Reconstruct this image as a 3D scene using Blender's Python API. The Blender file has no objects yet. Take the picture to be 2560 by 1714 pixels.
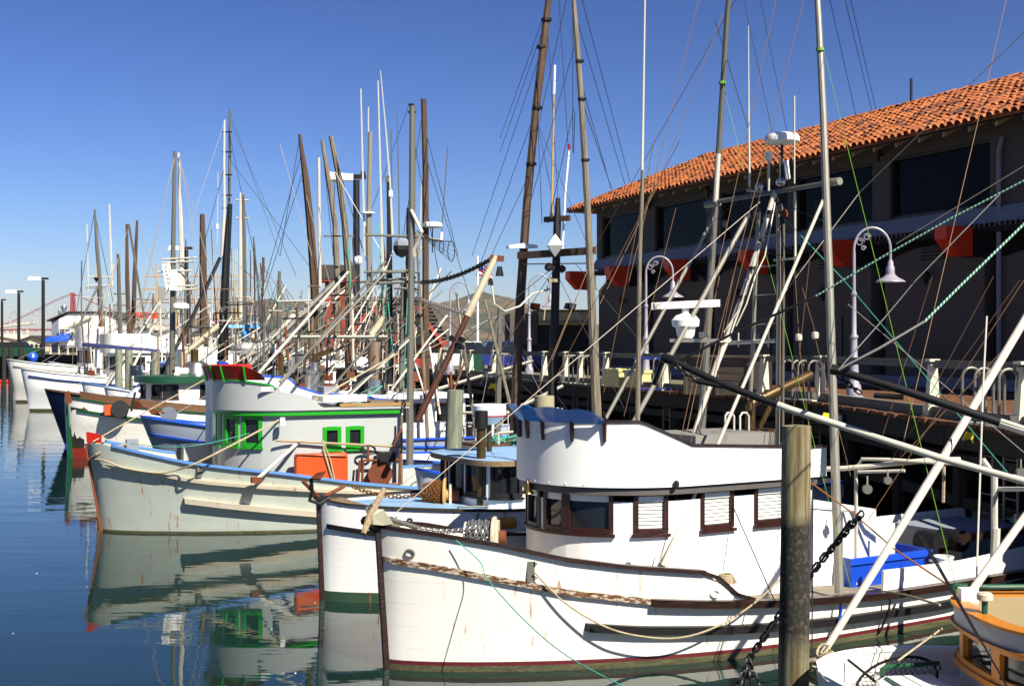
import bpy, math, random
from mathutils import Vector, Matrix
random.seed(7)
R = math.radians
S = bpy.context.scene
C = S.collection

# ------------------------------------------------------------------ camera, light
ZC, F, CX, CY = 4.0, 3100.0, 1280.0, 857.0      # eye height over the water; focal length of the photograph in its own pixels
cd = bpy.data.cameras.new('camera'); cam = bpy.data.objects.new('camera', cd); C.objects.link(cam)
cam.location = (0, 0, ZC); cam.rotation_euler = (R(90), 0, 0)
cd.sensor_width = 36; cd.lens = 36 * F / 2560; cd.clip_start = 0.1; cd.clip_end = 30000
S.camera = cam
SUN_EL, SUN_ROT = R(44), R(142)
w = bpy.data.worlds.new("World"); S.world = w; w.use_nodes = True
nt = w.node_tree; bg = nt.nodes['Background']
sky = nt.nodes.new('ShaderNodeTexSky'); sky.sky_type = 'NISHITA'; sky.sun_disc = False
sky.sun_elevation = SUN_EL; sky.sun_rotation = SUN_ROT; sky.air_density = 1.0; sky.dust_density = 0.2; sky.ozone_density = 6.0
gm = nt.nodes.new('ShaderNodeGamma'); gm.inputs[1].default_value = 1.65          # deeper, clearer blue than the plain model, alike all round
sc_ = nt.nodes.new('ShaderNodeVectorMath'); sc_.operation = 'MULTIPLY'; sc_.inputs[1].default_value = (0.255, 0.218, 0.245)
nt.links.new(sky.outputs[0], gm.inputs[0]); nt.links.new(gm.outputs[0], sc_.inputs[0]); nt.links.new(sc_.outputs[0], bg.inputs[0]); bg.inputs[1].default_value = 0.062
sd = bpy.data.lights.new('sun', 'SUN'); sd.energy = 5.0; sd.angle = R(0.5); sd.color = (1.0, 0.945, 0.84)
sun = bpy.data.objects.new('sun', sd); C.objects.link(sun)
sdir = Vector((math.sin(SUN_ROT) * math.cos(SUN_EL), math.cos(SUN_ROT) * math.cos(SUN_EL), math.sin(SUN_EL)))
sun.rotation_euler = sdir.to_track_quat('Z', 'Y').to_euler()
S.view_settings.view_transform = 'Standard'; S.view_settings.look = 'None'
S.view_settings.exposure = 1.0; S.view_settings.gamma = 1.0; S.view_settings.use_curve_mapping = False
S.render.engine = 'CYCLES'
S.cycles.max_bounces = 6; S.cycles.diffuse_bounces = 3; S.cycles.glossy_bounces = 4; S.cycles.transparent_max_bounces = 16
S.cycles.use_denoising = True; S.cycles.volume_bounces = 0

# ------------------------------------------------------------------ materials
def lin(h):
    h = h.lstrip('#'); v = [int(h[i:i+2], 16) / 255 for i in (0, 2, 4)]
    return tuple(((c / 12.92) if c < .04045 else ((c + .055) / 1.055) ** 2.4) for c in v)
MATS = {}
class NT:
    def __init__(s, name):
        s.m = bpy.data.materials.new(name); s.m.use_nodes = True; s.t = s.m.node_tree
        s.b = s.t.nodes['Principled BSDF']; s.out = s.t.nodes['Material Output']
        s.tc = s.n('ShaderNodeTexCoord')
    def n(s, typ, **kw):
        nd = s.t.nodes.new(typ)
        for k, v in kw.items(): setattr(nd, k, v)
        return nd
    def l(s, a, b): s.t.links.new(a, b)
    def mapping(s, scale, rot=(0, 0, 0), coord='Object'):
        mp = s.n('ShaderNodeMapping'); mp.inputs['Scale'].default_value = scale; mp.inputs['Rotation'].default_value = rot
        s.l(s.tc.outputs[coord], mp.inputs['Vector']); return mp.outputs[0]
    def noise(s, vec, scale, detail=4, rough=.55, dist=0):
        nd = s.n('ShaderNodeTexNoise'); nd.inputs['Scale'].default_value = scale; nd.inputs['Detail'].default_value = detail
        nd.inputs['Roughness'].default_value = rough; nd.inputs['Distortion'].default_value = dist
        s.l(vec, nd.inputs['Vector']); return nd.outputs['Fac']
    def ramp(s, fac, a, b, lo=0.0, hi=1.0):
        mr = s.n('ShaderNodeMapRange'); mr.inputs['From Min'].default_value = a; mr.inputs['From Max'].default_value = b
        mr.inputs['To Min'].default_value = lo; mr.inputs['To Max'].default_value = hi; mr.clamp = True
        s.l(fac, mr.inputs['Value']); return mr.outputs[0]
    def mix(s, fac, a, b):
        mx = s.n('ShaderNodeMix', data_type='RGBA')
        if isinstance(fac, float): mx.inputs[0].default_value = fac
        else: s.l(fac, mx.inputs[0])
        for v, k in ((a, 6), (b, 7)):
            if isinstance(v, tuple): mx.inputs[k].default_value = (*v, 1)
            else: s.l(v, mx.inputs[k])
        return mx.outputs[2]
    def math(s, op, a, b=0.0):
        nd = s.n('ShaderNodeMath', operation=op)
        for v, k in ((a, 0), (b, 1)):
            if isinstance(v, (int, float)): nd.inputs[k].default_value = v
            else: s.l(v, nd.inputs[k])
        return nd.outputs[0]
    def bump(s, h, strength=.3, dist=.01):
        b = s.n('ShaderNodeBump'); b.inputs['Strength'].default_value = strength; b.inputs['Distance'].default_value = dist
        s.l(h, b.inputs['Height']); s.l(b.outputs[0], s.b.inputs['Normal'])
    def color(s, c):
        if isinstance(c, tuple): s.b.inputs['Base Color'].default_value = (*c, 1)
        else: s.l(c, s.b.inputs['Base Color'])

def paint(name, hexc, rough=.4, rust=0.0, dirt=.25, planks=False, island=0.0, metal=0.0, k=1.0):
    """weathered paint: blotches, grime, optional rust runs and plank seams"""
    if name in MATS: return MATS[name]
    t = NT(name); c = tuple(x * k for x in lin(hexc))
    v = t.mapping((1, 1, 1)); n1 = t.noise(v, 2.3, 6, .65); n2 = t.noise(v, 28, 5, .6)
    d = tuple(x * .62 for x in c)
    col = t.mix(t.math('MULTIPLY', t.ramp(n1, .42, .75), dirt), c, (d[0] * 1.0, d[1] * .95, d[2] * .82))
    col = t.mix(t.math('MULTIPLY', t.ramp(n2, .5, .8), dirt * .8), col, d)
    if rust > 0:
        vs = t.mapping((5.0, 5.0, .55)); r1 = t.noise(vs, 2.2, 3, .5, .2); r2 = t.noise(t.mapping((1, 1, 1)), 1.1, 3, .6)
        r3 = t.noise(v, 40, 3, .7)
        f = t.math('MULTIPLY', t.ramp(r1, .655 - rust * .05, .72), t.ramp(r2, .44, .58))
        f = t.math('MULTIPLY', f, t.ramp(r3, .2, .6, .35, 1.0))
        col = t.mix(f, col, lin('#9a5518'))
    if island > 0:
        g = t.n('ShaderNodeNewGeometry'); oi = t.n('ShaderNodeObjectInfo')
        rnd = t.math('FRACT', t.math('ADD', g.outputs['Random Per Island'], oi.outputs['Random']))
        col = t.mix(t.math('MULTIPLY', rnd, island), col, tuple(x * .35 for x in c))
    t.color(col)
    h = n2
    if planks:
        wv = t.n('ShaderNodeTexWave', wave_type='BANDS', bands_direction='Z', wave_profile='SAW')
        wv.inputs['Scale'].default_value = 1.15; wv.inputs['Distortion'].default_value = .35; wv.inputs['Detail'].default_value = 1.0; wv.inputs['Detail Scale'].default_value = .2
        t.l(t.mapping((.12, .12, 1)), wv.inputs['Vector'])
        seam = t.ramp(wv.outputs['Fac'], 0, .05, 0, 1)
        h = t.math('ADD', t.math('MULTIPLY', n2, .12), seam)
        h = t.math('ADD', h, t.math('MULTIPLY', t.noise(t.mapping((.6, .6, 2.2)), 2.0, 2), .8))
        t.bump(h, .12, .008)
    else: t.bump(h, .12, .01)
    t.b.inputs['Roughness'].default_value = rough; t.b.inputs['Metallic'].default_value = metal
    MATS[name] = t.m; return t.m

def wood(name, c1, c2, axis=2, rough=.75, scale=1.0, wet=None, peel=None):
    if name in MATS: return MATS[name]
    t = NT(name); sc = [14, 14, 14]; sc[axis] = .8
    v = t.mapping(tuple(x * scale for x in sc)); g = t.noise(v, 1.6, 6, .65, .3); f = t.noise(v, 5.0, 4, .7)
    n1 = t.noise(t.mapping((1, 1, 1)), 1.7, 4, .6)
    col = t.mix(t.ramp(g, .35, .68), lin(c1), lin(c2))
    col = t.mix(t.math('MULTIPLY', t.ramp(f, .52, .72), .65), col, tuple(x * .35 for x in lin(c1)))
    col = t.mix(t.math('MULTIPLY', t.ramp(n1, .5, .75), .4), col, tuple(x * .5 for x in lin(c2)))
    if peel: col = t.mix(t.ramp(t.noise(t.mapping((9, 9, 30)), 1.0, 5, .7), .5, .56), col, lin(peel))
    if wet is not None:
        sx = t.n('ShaderNodeSeparateXYZ'); t.l(t.tc.outputs['Object'], sx.inputs[0])
        z = t.math('ADD', sx.outputs[2], t.math('MULTIPLY', n1, .25))
        mask = t.math('MULTIPLY', t.ramp(z, wet, wet + .12, 1.0, 0.0), t.ramp(z, wet - 1.25, wet - .95, .25, 1.0))
        wc = t.mix(t.ramp(t.noise(t.mapping((1, 1, 1)), 22, 4, .7), .5, .72), lin('#1d1a14'), lin('#565040'))
        col = t.mix(mask, col, wc)
    t.color(col); t.b.inputs['Roughness'].default_value = rough
    t.bump(t.math('ADD', g, t.math('MULTIPLY', f, .6)), .5, .015)
    MATS[name] = t.m; return t.m

def plain(name, hexc, rough=.5, metal=0.0, spec=.5, emit=0.0, k=1.0, bumps=0.0):
    if name in MATS: return MATS[name]
    t = NT(name); c = tuple(x * k for x in lin(hexc))
    n = t.noise(t.mapping((1, 1, 1)), 9, 4, .6)
    t.color(t.mix(t.ramp(n, .35, .8, 0, .35), c, tuple(x * .6 for x in c)))
    t.b.inputs['Roughness'].default_value = rough; t.b.inputs['Metallic'].default_value = metal
    if emit: t.b.inputs['Emission Color'].default_value = (*c, 1); t.b.inputs['Emission Strength'].default_value = emit
    if bumps: t.bump(t.noise(t.mapping((1, 1, 1)), 30, 3), bumps, .01)
    MATS[name] = t.m; return t.m

M_white = paint('white_paint', '#e9e8e2', .35, dirt=.12)
M_whull = paint('white_hull_paint', '#e2ded1', .42, rust=.6, dirt=.18, planks=True)
M_whull2 = paint('white_hull_rusty', '#eceae2', .42, rust=.75, dirt=.15, planks=True)
M_ghull = paint('grey_hull_paint', '#aab1a5', .4, rust=.8, dirt=.28, planks=True)
M_ghouse = paint('grey_house_paint', '#a7aaa6', .3, dirt=.10)
M_cream = paint('cream_paint', '#bfb59f', .5, rust=.55, dirt=.3)
M_green = paint('bright_green_paint', '#1f8f1a', .3, dirt=.15)
M_red = paint('red_paint', '#96150c', .35, dirt=.2)
M_darkred = paint('dark_red_boot_paint', '#5b1a20', .5, dirt=.4)
M_black = paint('black_paint', '#0b0909', .6, dirt=.3)
M_brown = wood('brown_varnished_trim', '#1e110d', '#352018', axis=0, rough=.35)
M_weath = wood('weathered_brown_guard', '#4b2e14', '#7a4f25', axis=0, rough=.8, peel='#b9ad98')
M_mahog = wood('mahogany_frame', '#22100b', '#3d1a10', axis=0, rough=.35)
M_grime = wood('waterline_grime', '#3d3a20', '#5c5a3c', axis=0, rough=.6)
M_ltblue = paint('light_blue_paint', '#5a86c4', .45, dirt=.3)
M_deckblue = paint('blue_deck_paint', '#84a6c6', .5, dirt=.35)
M_blue = paint('blue_plastic', '#1245b8', .35, dirt=.15)
M_navy = paint('navy_paint', '#14206a', .35, dirt=.2)
M_glass = NT('dark_window_glass'); M_glass.color((.012, .014, .016)); M_glass.b.inputs['Roughness'].default_value = .04; M_glass = M_glass.m
M_bglass = NT('blue_tinted_visor'); M_bglass.color((.03, .22, .72)); M_bglass.b.inputs['Roughness'].default_value = .12
M_bglass.b.inputs['Alpha'].default_value = .82; M_bglass = M_bglass.m
M_alu = plain('grey_metal_pole', '#918c7e', .42, .35)
M_bpane = NT('building_window_glass'); M_bpane.color((.006, .007, .009)); M_bpane.b.inputs['Roughness'].default_value = .06; M_bpane.b.inputs['Specular IOR Level'].default_value = .04; M_bpane = M_bpane.m
M_galv = plain('galvanised_pole', '#706e64', .5, .4)
M_wpole = paint('white_painted_pole', '#c0baaa', .35, dirt=.3)
M_steel = plain('stainless_steel', '#b9b7b0', .25, .9)
M_brass = plain('brown_exhaust_metal', '#574425', .42, .6)
M_rust = paint('rusty_metal', '#6b3416', .85, dirt=.7)
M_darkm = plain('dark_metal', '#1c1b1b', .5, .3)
M_mastwood = wood('mast_wood', '#3a2a1d', '#5e4733', rough=.8)
M_greywood = wood('grey_mast_wood', '#5b5243', '#8a7f6b', rough=.85)
M_pile = wood('pile_wood', '#5a4426', '#8f8d6c', rough=.9, wet=2.42, scale=.6)
M_pile2 = wood('green_pile_wood', '#646a58', '#8d8f79', rough=.9, scale=.6)
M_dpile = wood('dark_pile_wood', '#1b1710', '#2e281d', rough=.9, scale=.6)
M_wire = plain('steel_wire', '#3f4048', .5, .3)
M_lwire = plain('light_wire', '#a99f92', .5, .3)
M_cable = plain('rusty_wire', '#6e5236', .7, .2)
M_rope = wood('tan_rope', '#8f8163', '#b9ab8a', axis=0, rough=.95)
M_teal = plain('teal_rope', '#3f9a80', .8)
_t = NT('twisted_rope'); _w = _t.n('ShaderNodeTexWave', wave_type='BANDS', bands_direction='X'); _w.inputs['Scale'].default_value = 13.0
_t.l(_t.mapping((1, .3, .3)), _w.inputs['Vector']); _t.color(_t.mix(_t.ramp(_w.outputs['Fac'], .45, .6), lin('#1f6b4c'), lin('#a9c9b4'))); _t.b.inputs['Roughness'].default_value = .85; M_twist = _t.m
M_lime = plain('lime_line', '#6c9c22', .6)
M_orange = paint('orange_plastic', '#c24a16', .4, dirt=.3)
M_orope = plain('orange_brown_rope', '#a9681e', .8)
M_blind = paint('window_blind', '#d8d6cc', .7, dirt=.2)
M_chain = plain('galvanised_chain', '#8b8c8c', .45, .7)
M_rchain = plain('rusty_chain', '#70481f', .8, .4)
M_yel = paint('yellow_paint', '#b86f0a', .4, dirt=.25)
M_dgreen = paint('dark_green_paint', '#16462c', .4, dirt=.3)
M_deck = wood('deck_boards', '#6a6050', '#8d8370', axis=0, rough=.8)
M_cover = plain('canvas_cover', '#33343a', .9)

# ------------------------------------------------------------------ mesh builder
class MB:
    def __init__(s): s.v = []; s.f = []
    def add(s, vs, fs):
        o = len(s.v); s.v += [Vector(p) for p in vs]; s.f += [tuple(i + o for i in f) for f in fs]; return s
    def box(s, c, d, rz=0.0, M=None):
        c = Vector(c); hx, hy, hz = d[0] / 2, d[1] / 2, d[2] / 2
        rot = M or Matrix.Rotation(rz, 3, 'Z')
        vs = [c + rot @ Vector((x * hx, y * hy, z * hz)) for z in (-1, 1) for x, y in ((-1, -1), (1, -1), (1, 1), (-1, 1))]
        return s.add(vs, [(3, 2, 1, 0), (4, 5, 6, 7), (0, 1, 5, 4), (1, 2, 6, 5), (2, 3, 7, 6), (3, 0, 4, 7)])
    def beam(s, a, b, w, h, up=(0, 0, 1)):
        a, b = Vector(a), Vector(b); d = (b - a); L = d.length
        if L < 1e-6: return s
        x = d.normalized(); u = Vector(up)
        if abs(x.dot(u)) > .98: u = Vector((0, 1, 0))
        y = u.cross(x).normalized(); z = x.cross(y)
        return s.box((a + b) / 2, (L, w, h), M=Matrix((x, y, z)).transposed())
    def tube(s, pts, r, n=8, cap=True):
        pts = [Vector(p) for p in pts]; m = len(pts)
        rs = r if isinstance(r, (list, tuple)) else [r] * m
        o = len(s.v); u = None
        for i, p in enumerate(pts):
            t = (pts[min(i + 1, m - 1)] - pts[max(i - 1, 0)])
            t = t.normalized() if t.length > 1e-9 else Vector((0, 0, 1))
            if u is None:
                u = t.cross(Vector((0, 0, 1)) if abs(t.z) < .9 else Vector((1, 0, 0))).normalized()
            else:
                u = (u - t * u.dot(t)); u = u.normalized() if u.length > 1e-6 else t.orthogonal().normalized()
            w_ = t.cross(u)
            for k in range(n):
                a = 2 * math.pi * k / n; s.v.append(p + (u * math.cos(a) + w_ * math.sin(a)) * rs[i])
        for i in range(m - 1):
            for k in range(n):
                a, b = o + i * n + k, o + i * n + (k + 1) % n; s.f.append((a, b, b + n, a + n))
        if cap:
            s.f.append(tuple(o + k for k in reversed(range(n)))); s.f.append(tuple(o + (m - 1) * n + k for k in range(n)))
        return s
    def lathe(s, prof, at=(0, 0, 0), n=16, M=None):
        at = Vector(at); M = M or Matrix.Identity(3); o = len(s.v)
        for r_, z in prof:
            for k in range(n):
                a = 2 * math.pi * k / n; s.v.append(at + M @ Vector((max(r_, 1e-4) * math.cos(a), max(r_, 1e-4) * math.sin(a), z)))
        for i in range(len(prof) - 1):
            for k in range(n):
                a, b = o + i * n + k, o + i * n + (k + 1) % n; s.f.append((a, b, b + n, a + n))
        s.f.append(tuple(o + k for k in reversed(range(n)))); s.f.append(tuple(o + (len(prof) - 1) * n + k for k in range(n)))
        return s
    def prism(s, poly, off):
        """poly: list of 3D points; extruded by vector off"""
        n = len(poly); off = Vector(off); vs = [Vector(p) for p in poly] + [Vector(p) + off for p in poly]
        fs = [tuple(reversed(range(n))), tuple(range(n, 2 * n))] + [(i, (i + 1) % n, (i + 1) % n + n, i + n) for i in range(n)]
        return s.add(vs, fs)
    def grid(s, rows, closed=False):
        o = len(s.v); n = len(rows[0])
        for r_ in rows: s.v += [Vector(p) for p in r_]
        for i in range(len(rows) - 1):
            for k in range(n if closed else n - 1):
                a, b = o + i * n + k, o + i * n + (k + 1) % n; s.f.append((a, b, b + n, a + n))
        return s
    def ribbon(s, secs):
        """secs: list of 4-point sections (closed box-section sweep)"""
        o = len(s.v)
        for q in secs: s.v += [Vector(p) for p in q]
        for i in range(len(secs) - 1):
            for k in range(4):
                a, b = o + i * 4 + k, o + i * 4 + (k + 1) % 4; s.f.append((a, b, b + 4, a + 4))
        s.f.append((o + 3, o + 2, o + 1, o)); e = o + 4 * (len(secs) - 1); s.f.append((e, e + 1, e + 2, e + 3))
        return s
    def mesh(s, name, smooth=None):
        me = bpy.data.meshes.new(name); me.from_pydata([tuple(v) for v in s.v], [], s.f); me.update()
        if smooth is not None:
            me.polygons.foreach_set('use_smooth', [True] * len(me.polygons))
            try: me.set_sharp_from_angle(angle=R(smooth))
            except Exception: pass
        return me
    def build(s, name, mat, parent=None, smooth=35):
        o = bpy.data.objects.new(name, s.mesh(name, smooth)); o.data.materials.append(mat); C.objects.link(o)
        if parent is not None: o.parent = parent
        return o

def thing(name, label, cat, loc=(0, 0, 0), rz=0.0, group=None):
    o = bpy.data.objects.new(name, None); C.objects.link(o); o.location = loc; o.rotation_euler = (0, 0, rz)
    o.empty_display_size = .2; o['label'] = label; o['category'] = cat
    if group: o['group'] = group
    return o
def tag(o, label, cat, group=None, kind=None):
    if label: o['label'] = label
    if cat: o['category'] = cat
    if group: o['group'] = group
    if kind: o['kind'] = kind
    return o
def struct(o): o['kind'] = 'structure'; return o
def inst(me, name, parent, loc=(0, 0, 0), rot=None, scale=None):
    o = bpy.data.objects.new(name, me); C.objects.link(o); o.location = loc
    if rot is not None: o.rotation_euler = rot
    if scale is not None: o.scale = scale
    if parent is not None: o.parent = parent
    return o
def copy_tree(o, parent=None):
    c = o.copy(); C.objects.link(c)
    if parent is not None: c.parent = parent
    for ch in list(o.children): copy_tree(ch, c)
    return c
def P(px, py, Y): return Vector(((px - CX) / F * Y, Y, ZC + (CY - py) / F * Y))      # photo pixel at a known distance -> point in the place
def deckpt(px, py, z=2.6): return P(px, py, (ZC - z) * F / (py - CY))
def sag(a, b, d=0.0, n=12):
    a, b = Vector(a), Vector(b)
    return [a.lerp(b, i / n) - Vector((0, 0, d * 4 * (i / n) * (1 - i / n))) for i in range(n + 1)]
def chain_links(mb, pts, L=.06, r=.009, w=.022):
    """separate interlocked links along a polyline"""
    pts = [Vector(p) for p in pts]; seg = []; pos = 0.0
    lens = [(pts[i + 1] - pts[i]).length for i in range(len(pts) - 1)]; tot = sum(lens); n = max(2, int(tot / (L * .78)))
    def at(d):
        for i, l in enumerate(lens):
            if d <= l or i == len(lens) - 1: return pts[i].lerp(pts[i + 1], min(1, d / max(l, 1e-6))), (pts[i + 1] - pts[i]).normalized()
            d -= l
    for k in range(n):
        p, t = at(tot * (k + .5) / n); u = t.cross(Vector((0, 0, 1)) if abs(t.z) < .9 else Vector((1, 0, 0))).normalized(); v = t.cross(u)
        s_ = u if k % 2 else v; h = L / 2 - w / 2
        ring = []
        for j in range(10):
            a = 2 * math.pi * j / 10; ring.append(p + t * (math.cos(a) * w * .9 + (h if math.cos(a) > 0 else -h)) + s_ * math.sin(a) * w)
        mb.tube(ring + [ring[0]], r, 4, False)
    return mb
def text(name, s, size, loc, rot, mat, parent=None, ext=.002):
    cu = bpy.data.curves.new(name, 'FONT'); cu.body = s; cu.size = size; cu.extrude = ext; cu.align_x = 'CENTER'; cu.align_y = 'CENTER'
    o = bpy.data.objects.new(name, cu); C.objects.link(o); o.location = loc; o.rotation_euler = rot; cu.materials.append(mat)
    if parent is not None: o.parent = parent
    bpy.context.view_layer.update()
    me = bpy.data.meshes.new_from_object(o.evaluated_get(bpy.context.evaluated_depsgraph_get())); n_ = o.name; bpy.data.objects.remove(o)
    q = bpy.data.objects.new(n_, me); C.objects.link(q); q.location = loc; q.rotation_euler = rot
    if not me.materials: me.materials.append(mat)
    if parent is not None: q.parent = parent
    return q

# ------------------------------------------------------------------ boats
class Path:
    """outline of a deck house in plan, walked from the near rear corner round the front to the far rear corner"""
    def __init__(s, B, xf, c, W, xr, off=0.0, e=2.0):
        s.B = B; xf -= off; W += off; c_ = c + off; xr += off; pts = []
        N = 40
        for i in range(N + 1): pts.append((xr + (xf + c_ - xr) * i / N, -W))
        for i in range(1, 48):
            a = math.pi * i / 48; ca, sa = math.cos(a), math.sin(a)
            pts.append((xf + c_ - c_ * (abs(sa) ** (2 / e)), -W * (1 if ca > 0 else -1) * abs(ca) ** (2 / e)))
        for i in range(N + 1): pts.append((xf + c_ + (xr - xf - c_) * i / N, W))
        s.p = [Vector((x, y)) for x, y in pts]; s.L = [0.0]
        for i in range(1, len(s.p)): s.L.append(s.L[-1] + (s.p[i] - s.p[i - 1]).length)
        s.tot = s.L[-1]; s.iw = N; s.uw = s.L[N]; s.uf = s.tot / 2
    def at(s, u):
        u = min(max(u, 0), s.tot); lo, hi = 0, len(s.L) - 1
        while hi - lo > 1:
            m = (lo + hi) // 2
            if s.L[m] <= u: lo = m
            else: hi = m
        f = (u - s.L[lo]) / max(s.L[hi] - s.L[lo], 1e-9); p = s.p[lo].lerp(s.p[hi], f); t = (s.p[hi] - s.p[lo]).normalized()
        return p, Vector((t.y, -t.x)) * -1.0 * s.sgn()
    def sgn(s): return 1.0
    def pt(s, u, z, off=0.0):
        p, n = s.at(u); return Vector((p.x + n.x * off, p.y + n.y * off, z))
    def u_px(s, px):
        """the place on the near side that stands at this column of the photograph"""
        best = None; n = 240; prev = None
        for i in range(n + 1):
            u = s.uf * 1.25 * i / n; q = s.B.proj(s.pt(u, 1.0))[0]
            if prev is not None and (prev[1] - px) * (q - px) <= 0:
                f = (px - prev[1]) / ((q - prev[1]) or 1e-9); return prev[0] + (u - prev[0]) * f
            prev = (u, q)
        return 0.0 if abs(s.B.proj(s.pt(0, 1))[0] - px) < abs(prev[1] - px) else s.uf
    def z_py(s, u, py): return s.B.z_py(s.pt(u, 1.0), py)
    def band(s, mb, u0, u1, z0, z1, o0, o1, step=.12):
        if u1 < u0: u0, u1 = u1, u0
        n = max(1, int((u1 - u0) / step)); secs = []
        for i in range(n + 1):
            u = u0 + (u1 - u0) * i / n
            a = z0(u) if callable(z0) else z0; b = z1(u) if callable(z1) else z1
            secs.append((s.pt(u, a, o0), s.pt(u, a, o1), s.pt(u, b, o1), s.pt(u, b, o0)))
        mb.ribbon(secs); return mb
def solve_xf(B, c, W, px, xr, off=0.0, e=2.0):
    lo, hi = .3, 6.0
    for _ in range(22):
        m = (lo + hi) / 2; p = Path(B, m, c, W, xr if xr > m + c else m + c + 2, off, e)
        q = min(B.proj(p.pt(p.uf + (k - 12) * .12, 1.5))[0] for k in range(25))
        if q < px: lo = m
        else: hi = m
    return (lo + hi) / 2
def interp(tab):
    tab = sorted(tab)
    def f(x):
        if x <= tab[0][0]: return tab[0][1]
        for (a, p), (b, q) in zip(tab, tab[1:]):
            if x <= b: return p + (q - p) * (x - a) / max(b - a, 1e-9)
        return tab[-1][1]
    return f

class Boat:
    def __init__(s, name, label, loc, th, L=12.0, B=1.75, Bw=1.55, zb=1.75, rake=.35, um=.42, pd=.62, pw=.95, taper=.25, zd=1.0, cat='fishing boat', group=None):
        s.root = thing(name, label, cat, (loc[0], loc[1], 0), R(th), group)
        s.M = Matrix.Translation((loc[0], loc[1], 0)) @ Matrix.Rotation(R(th), 4, 'Z'); s.Mi = s.M.inverted()
        s.L, s.Bm, s.Bw, s.zb, s.rake, s.um, s.pd, s.pw, s.taper, s.zd = L, B, Bw, zb, rake, um, pd, pw, taper, zd
        s.T = lambda u: zb; s.D = lambda u: zb - .5
    def proj(s, p):
        q = s.M @ Vector(p); return CX + F * q.x / q.y, CY - F * (q.z - ZC) / q.y
    def z_py(s, p, py): q = s.M @ Vector(p); return ZC + (CY - py) / F * q.y
    def w(s, px, py, Y): return s.Mi @ P(px, py, Y)
    def ray(s, px, py):
        c = s.Mi @ Vector((0, 0, ZC)); d = s.Mi.to_3x3() @ Vector(((px - CX) / F, 1, (CY - py) / F)); return c, d
    def y(s, px, py, yl): c, d = s.ray(px, py); t = (yl - c.y) / d.y; return c + d * t
    def x(s, px, py, xl): c, d = s.ray(px, py); t = (xl - c.x) / d.x; return c + d * t
    def prof(s, u, p):
        a = math.sin(math.pi / 2 * min(max(u, 0) / s.um, 1)) ** p if u > 0 else 0.0
        return a * (1 - s.taper * (max(0, u - s.um) / (1 - s.um)) ** 2)
    def S(s, u, z, side=-1, off=0.0):
        xs = -s.rake * (max(z, -.3) / s.zb); f = min(max(z / s.zd, 0), 1.3) ** 1.15
        a, b = s.Bw * s.prof(u, s.pw), s.Bm * s.prof(u, s.pd); h = a + (b - a) * min(f, 1.15)
        if z < 0: h = a * math.sqrt(max(0, 1 - (z / -1.0) ** 2))
        return Vector((xs + (s.L - xs) * u, side * (h + off), z))
    def hit(s, px, py):
        z, u = 1.0, .3
        for _ in range(10):
            lo, hi = 0.0, 1.0
            for _ in range(24):
                m = (lo + hi) / 2
                if s.proj(s.S(m, z))[0] < px: lo = m
                else: hi = m
            u = (lo + hi) / 2; z = z * .3 + .7 * s.z_py(s.S(u, z), py)
        return u, z
    def hull(s, mat, T, D, deckm, name='hull', inner=None, boot=None, nz=9, thick=.07):
        """T: top edge tab (u,z); D: deck height"""
        s.T, s.D = T, D; us = [0, .004, .01, .018, .028, .04, .055, .07, .085, .1, .115, .13, .15, .17, .19, .21, .23, .255, .28, .3, .32, .36, .4, .45, .5, .55, .6, .65, .7, .75, .8, .85, .9, .95, 1.0]
        mb = MB()
        for sd_ in (-1, 1):
            rows = []
            for u in us:
                t = T(u); zs = [-.8, -.4] + [t * k / nz for k in range(nz + 1)]
                rows.append([s.S(u, z, sd_) for z in zs])
            if sd_ > 0: rows.reverse()
            mb.grid(rows)
            rows = []
            for u in us[1:]:
                t = T(u); rows.append([s.S(u, t, sd_), s.S(u, t, sd_, -thick), s.S(u, min(D(u), t) - .01, sd_, -thick)])
            if sd_ > 0: rows.reverse()
            mb.grid(rows)
        t = T(1); zs = [-.8, -.4] + [t * k / nz for k in range(nz + 1)]
        mb.grid([[s.S(1, z, 1) for z in zs], [s.S(1, z, -1) for z in zs]])
        h = mb.build(name, mat, s.root, 40)
        dk = MB(); dk.grid([[s.S(u, D(u), -1, -.03), (s.S(u, D(u)).x, 0, D(u) + .05), s.S(u, D(u), 1, -.03)] for u in us[2:]])
        dk.build('deck', deckm, s.root)
        if boot:
            for z0, z1, m, nm in boot:
                b = MB()
                for sd_ in (-1, 1):
                    rows = [[s.S(u, z0, sd_, .006), s.S(u, z1, sd_, .006)] for u in [0] + us[1:]]
                    b.grid(rows if sd_ < 0 else rows[::-1])
                b.build(nm, m, s.root)
        return h
    def rail(s, name, mat, tab, h=.08, t=.06, both=True, top=False, u0=None, u1=None, inn=.0):
        """strip along the hull side; tab (u,z)"""
        f = interp(tab); a = tab[0][0] if u0 is None else u0; b = tab[-1][0] if u1 is None else u1
        n = 36; mb = MB()
        for sd_ in ((-1, 1) if both else (-1,)):
            secs = []
            for i in range(n + 1):
                u = a + (b - a) * (i / n) ** 1.3; z = f(u)
                if top: p = [s.S(u, z, sd_, -.085 - inn), s.S(u, z, sd_, t), s.S(u, z, sd_, t) + Vector((0, 0, h)), s.S(u, z, sd_, -.085 - inn) + Vector((0, 0, h))]
                else:
                    q0, q1 = s.S(u, z - h / 2, sd_), s.S(u, z + h / 2, sd_)
                    p = [q0 + Vector((0, -sd_ * .02, 0)), q0 + Vector((0, sd_ * t, 0)), q1 + Vector((0, sd_ * t, 0)), q1 + Vector((0, -sd_ * .02, 0))]
                secs.append(p)
            mb.ribbon(secs)
        return mb.build(name, mat, s.root)
    def tab(s, pts): return [s.hit(*p) for p in pts]
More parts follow.
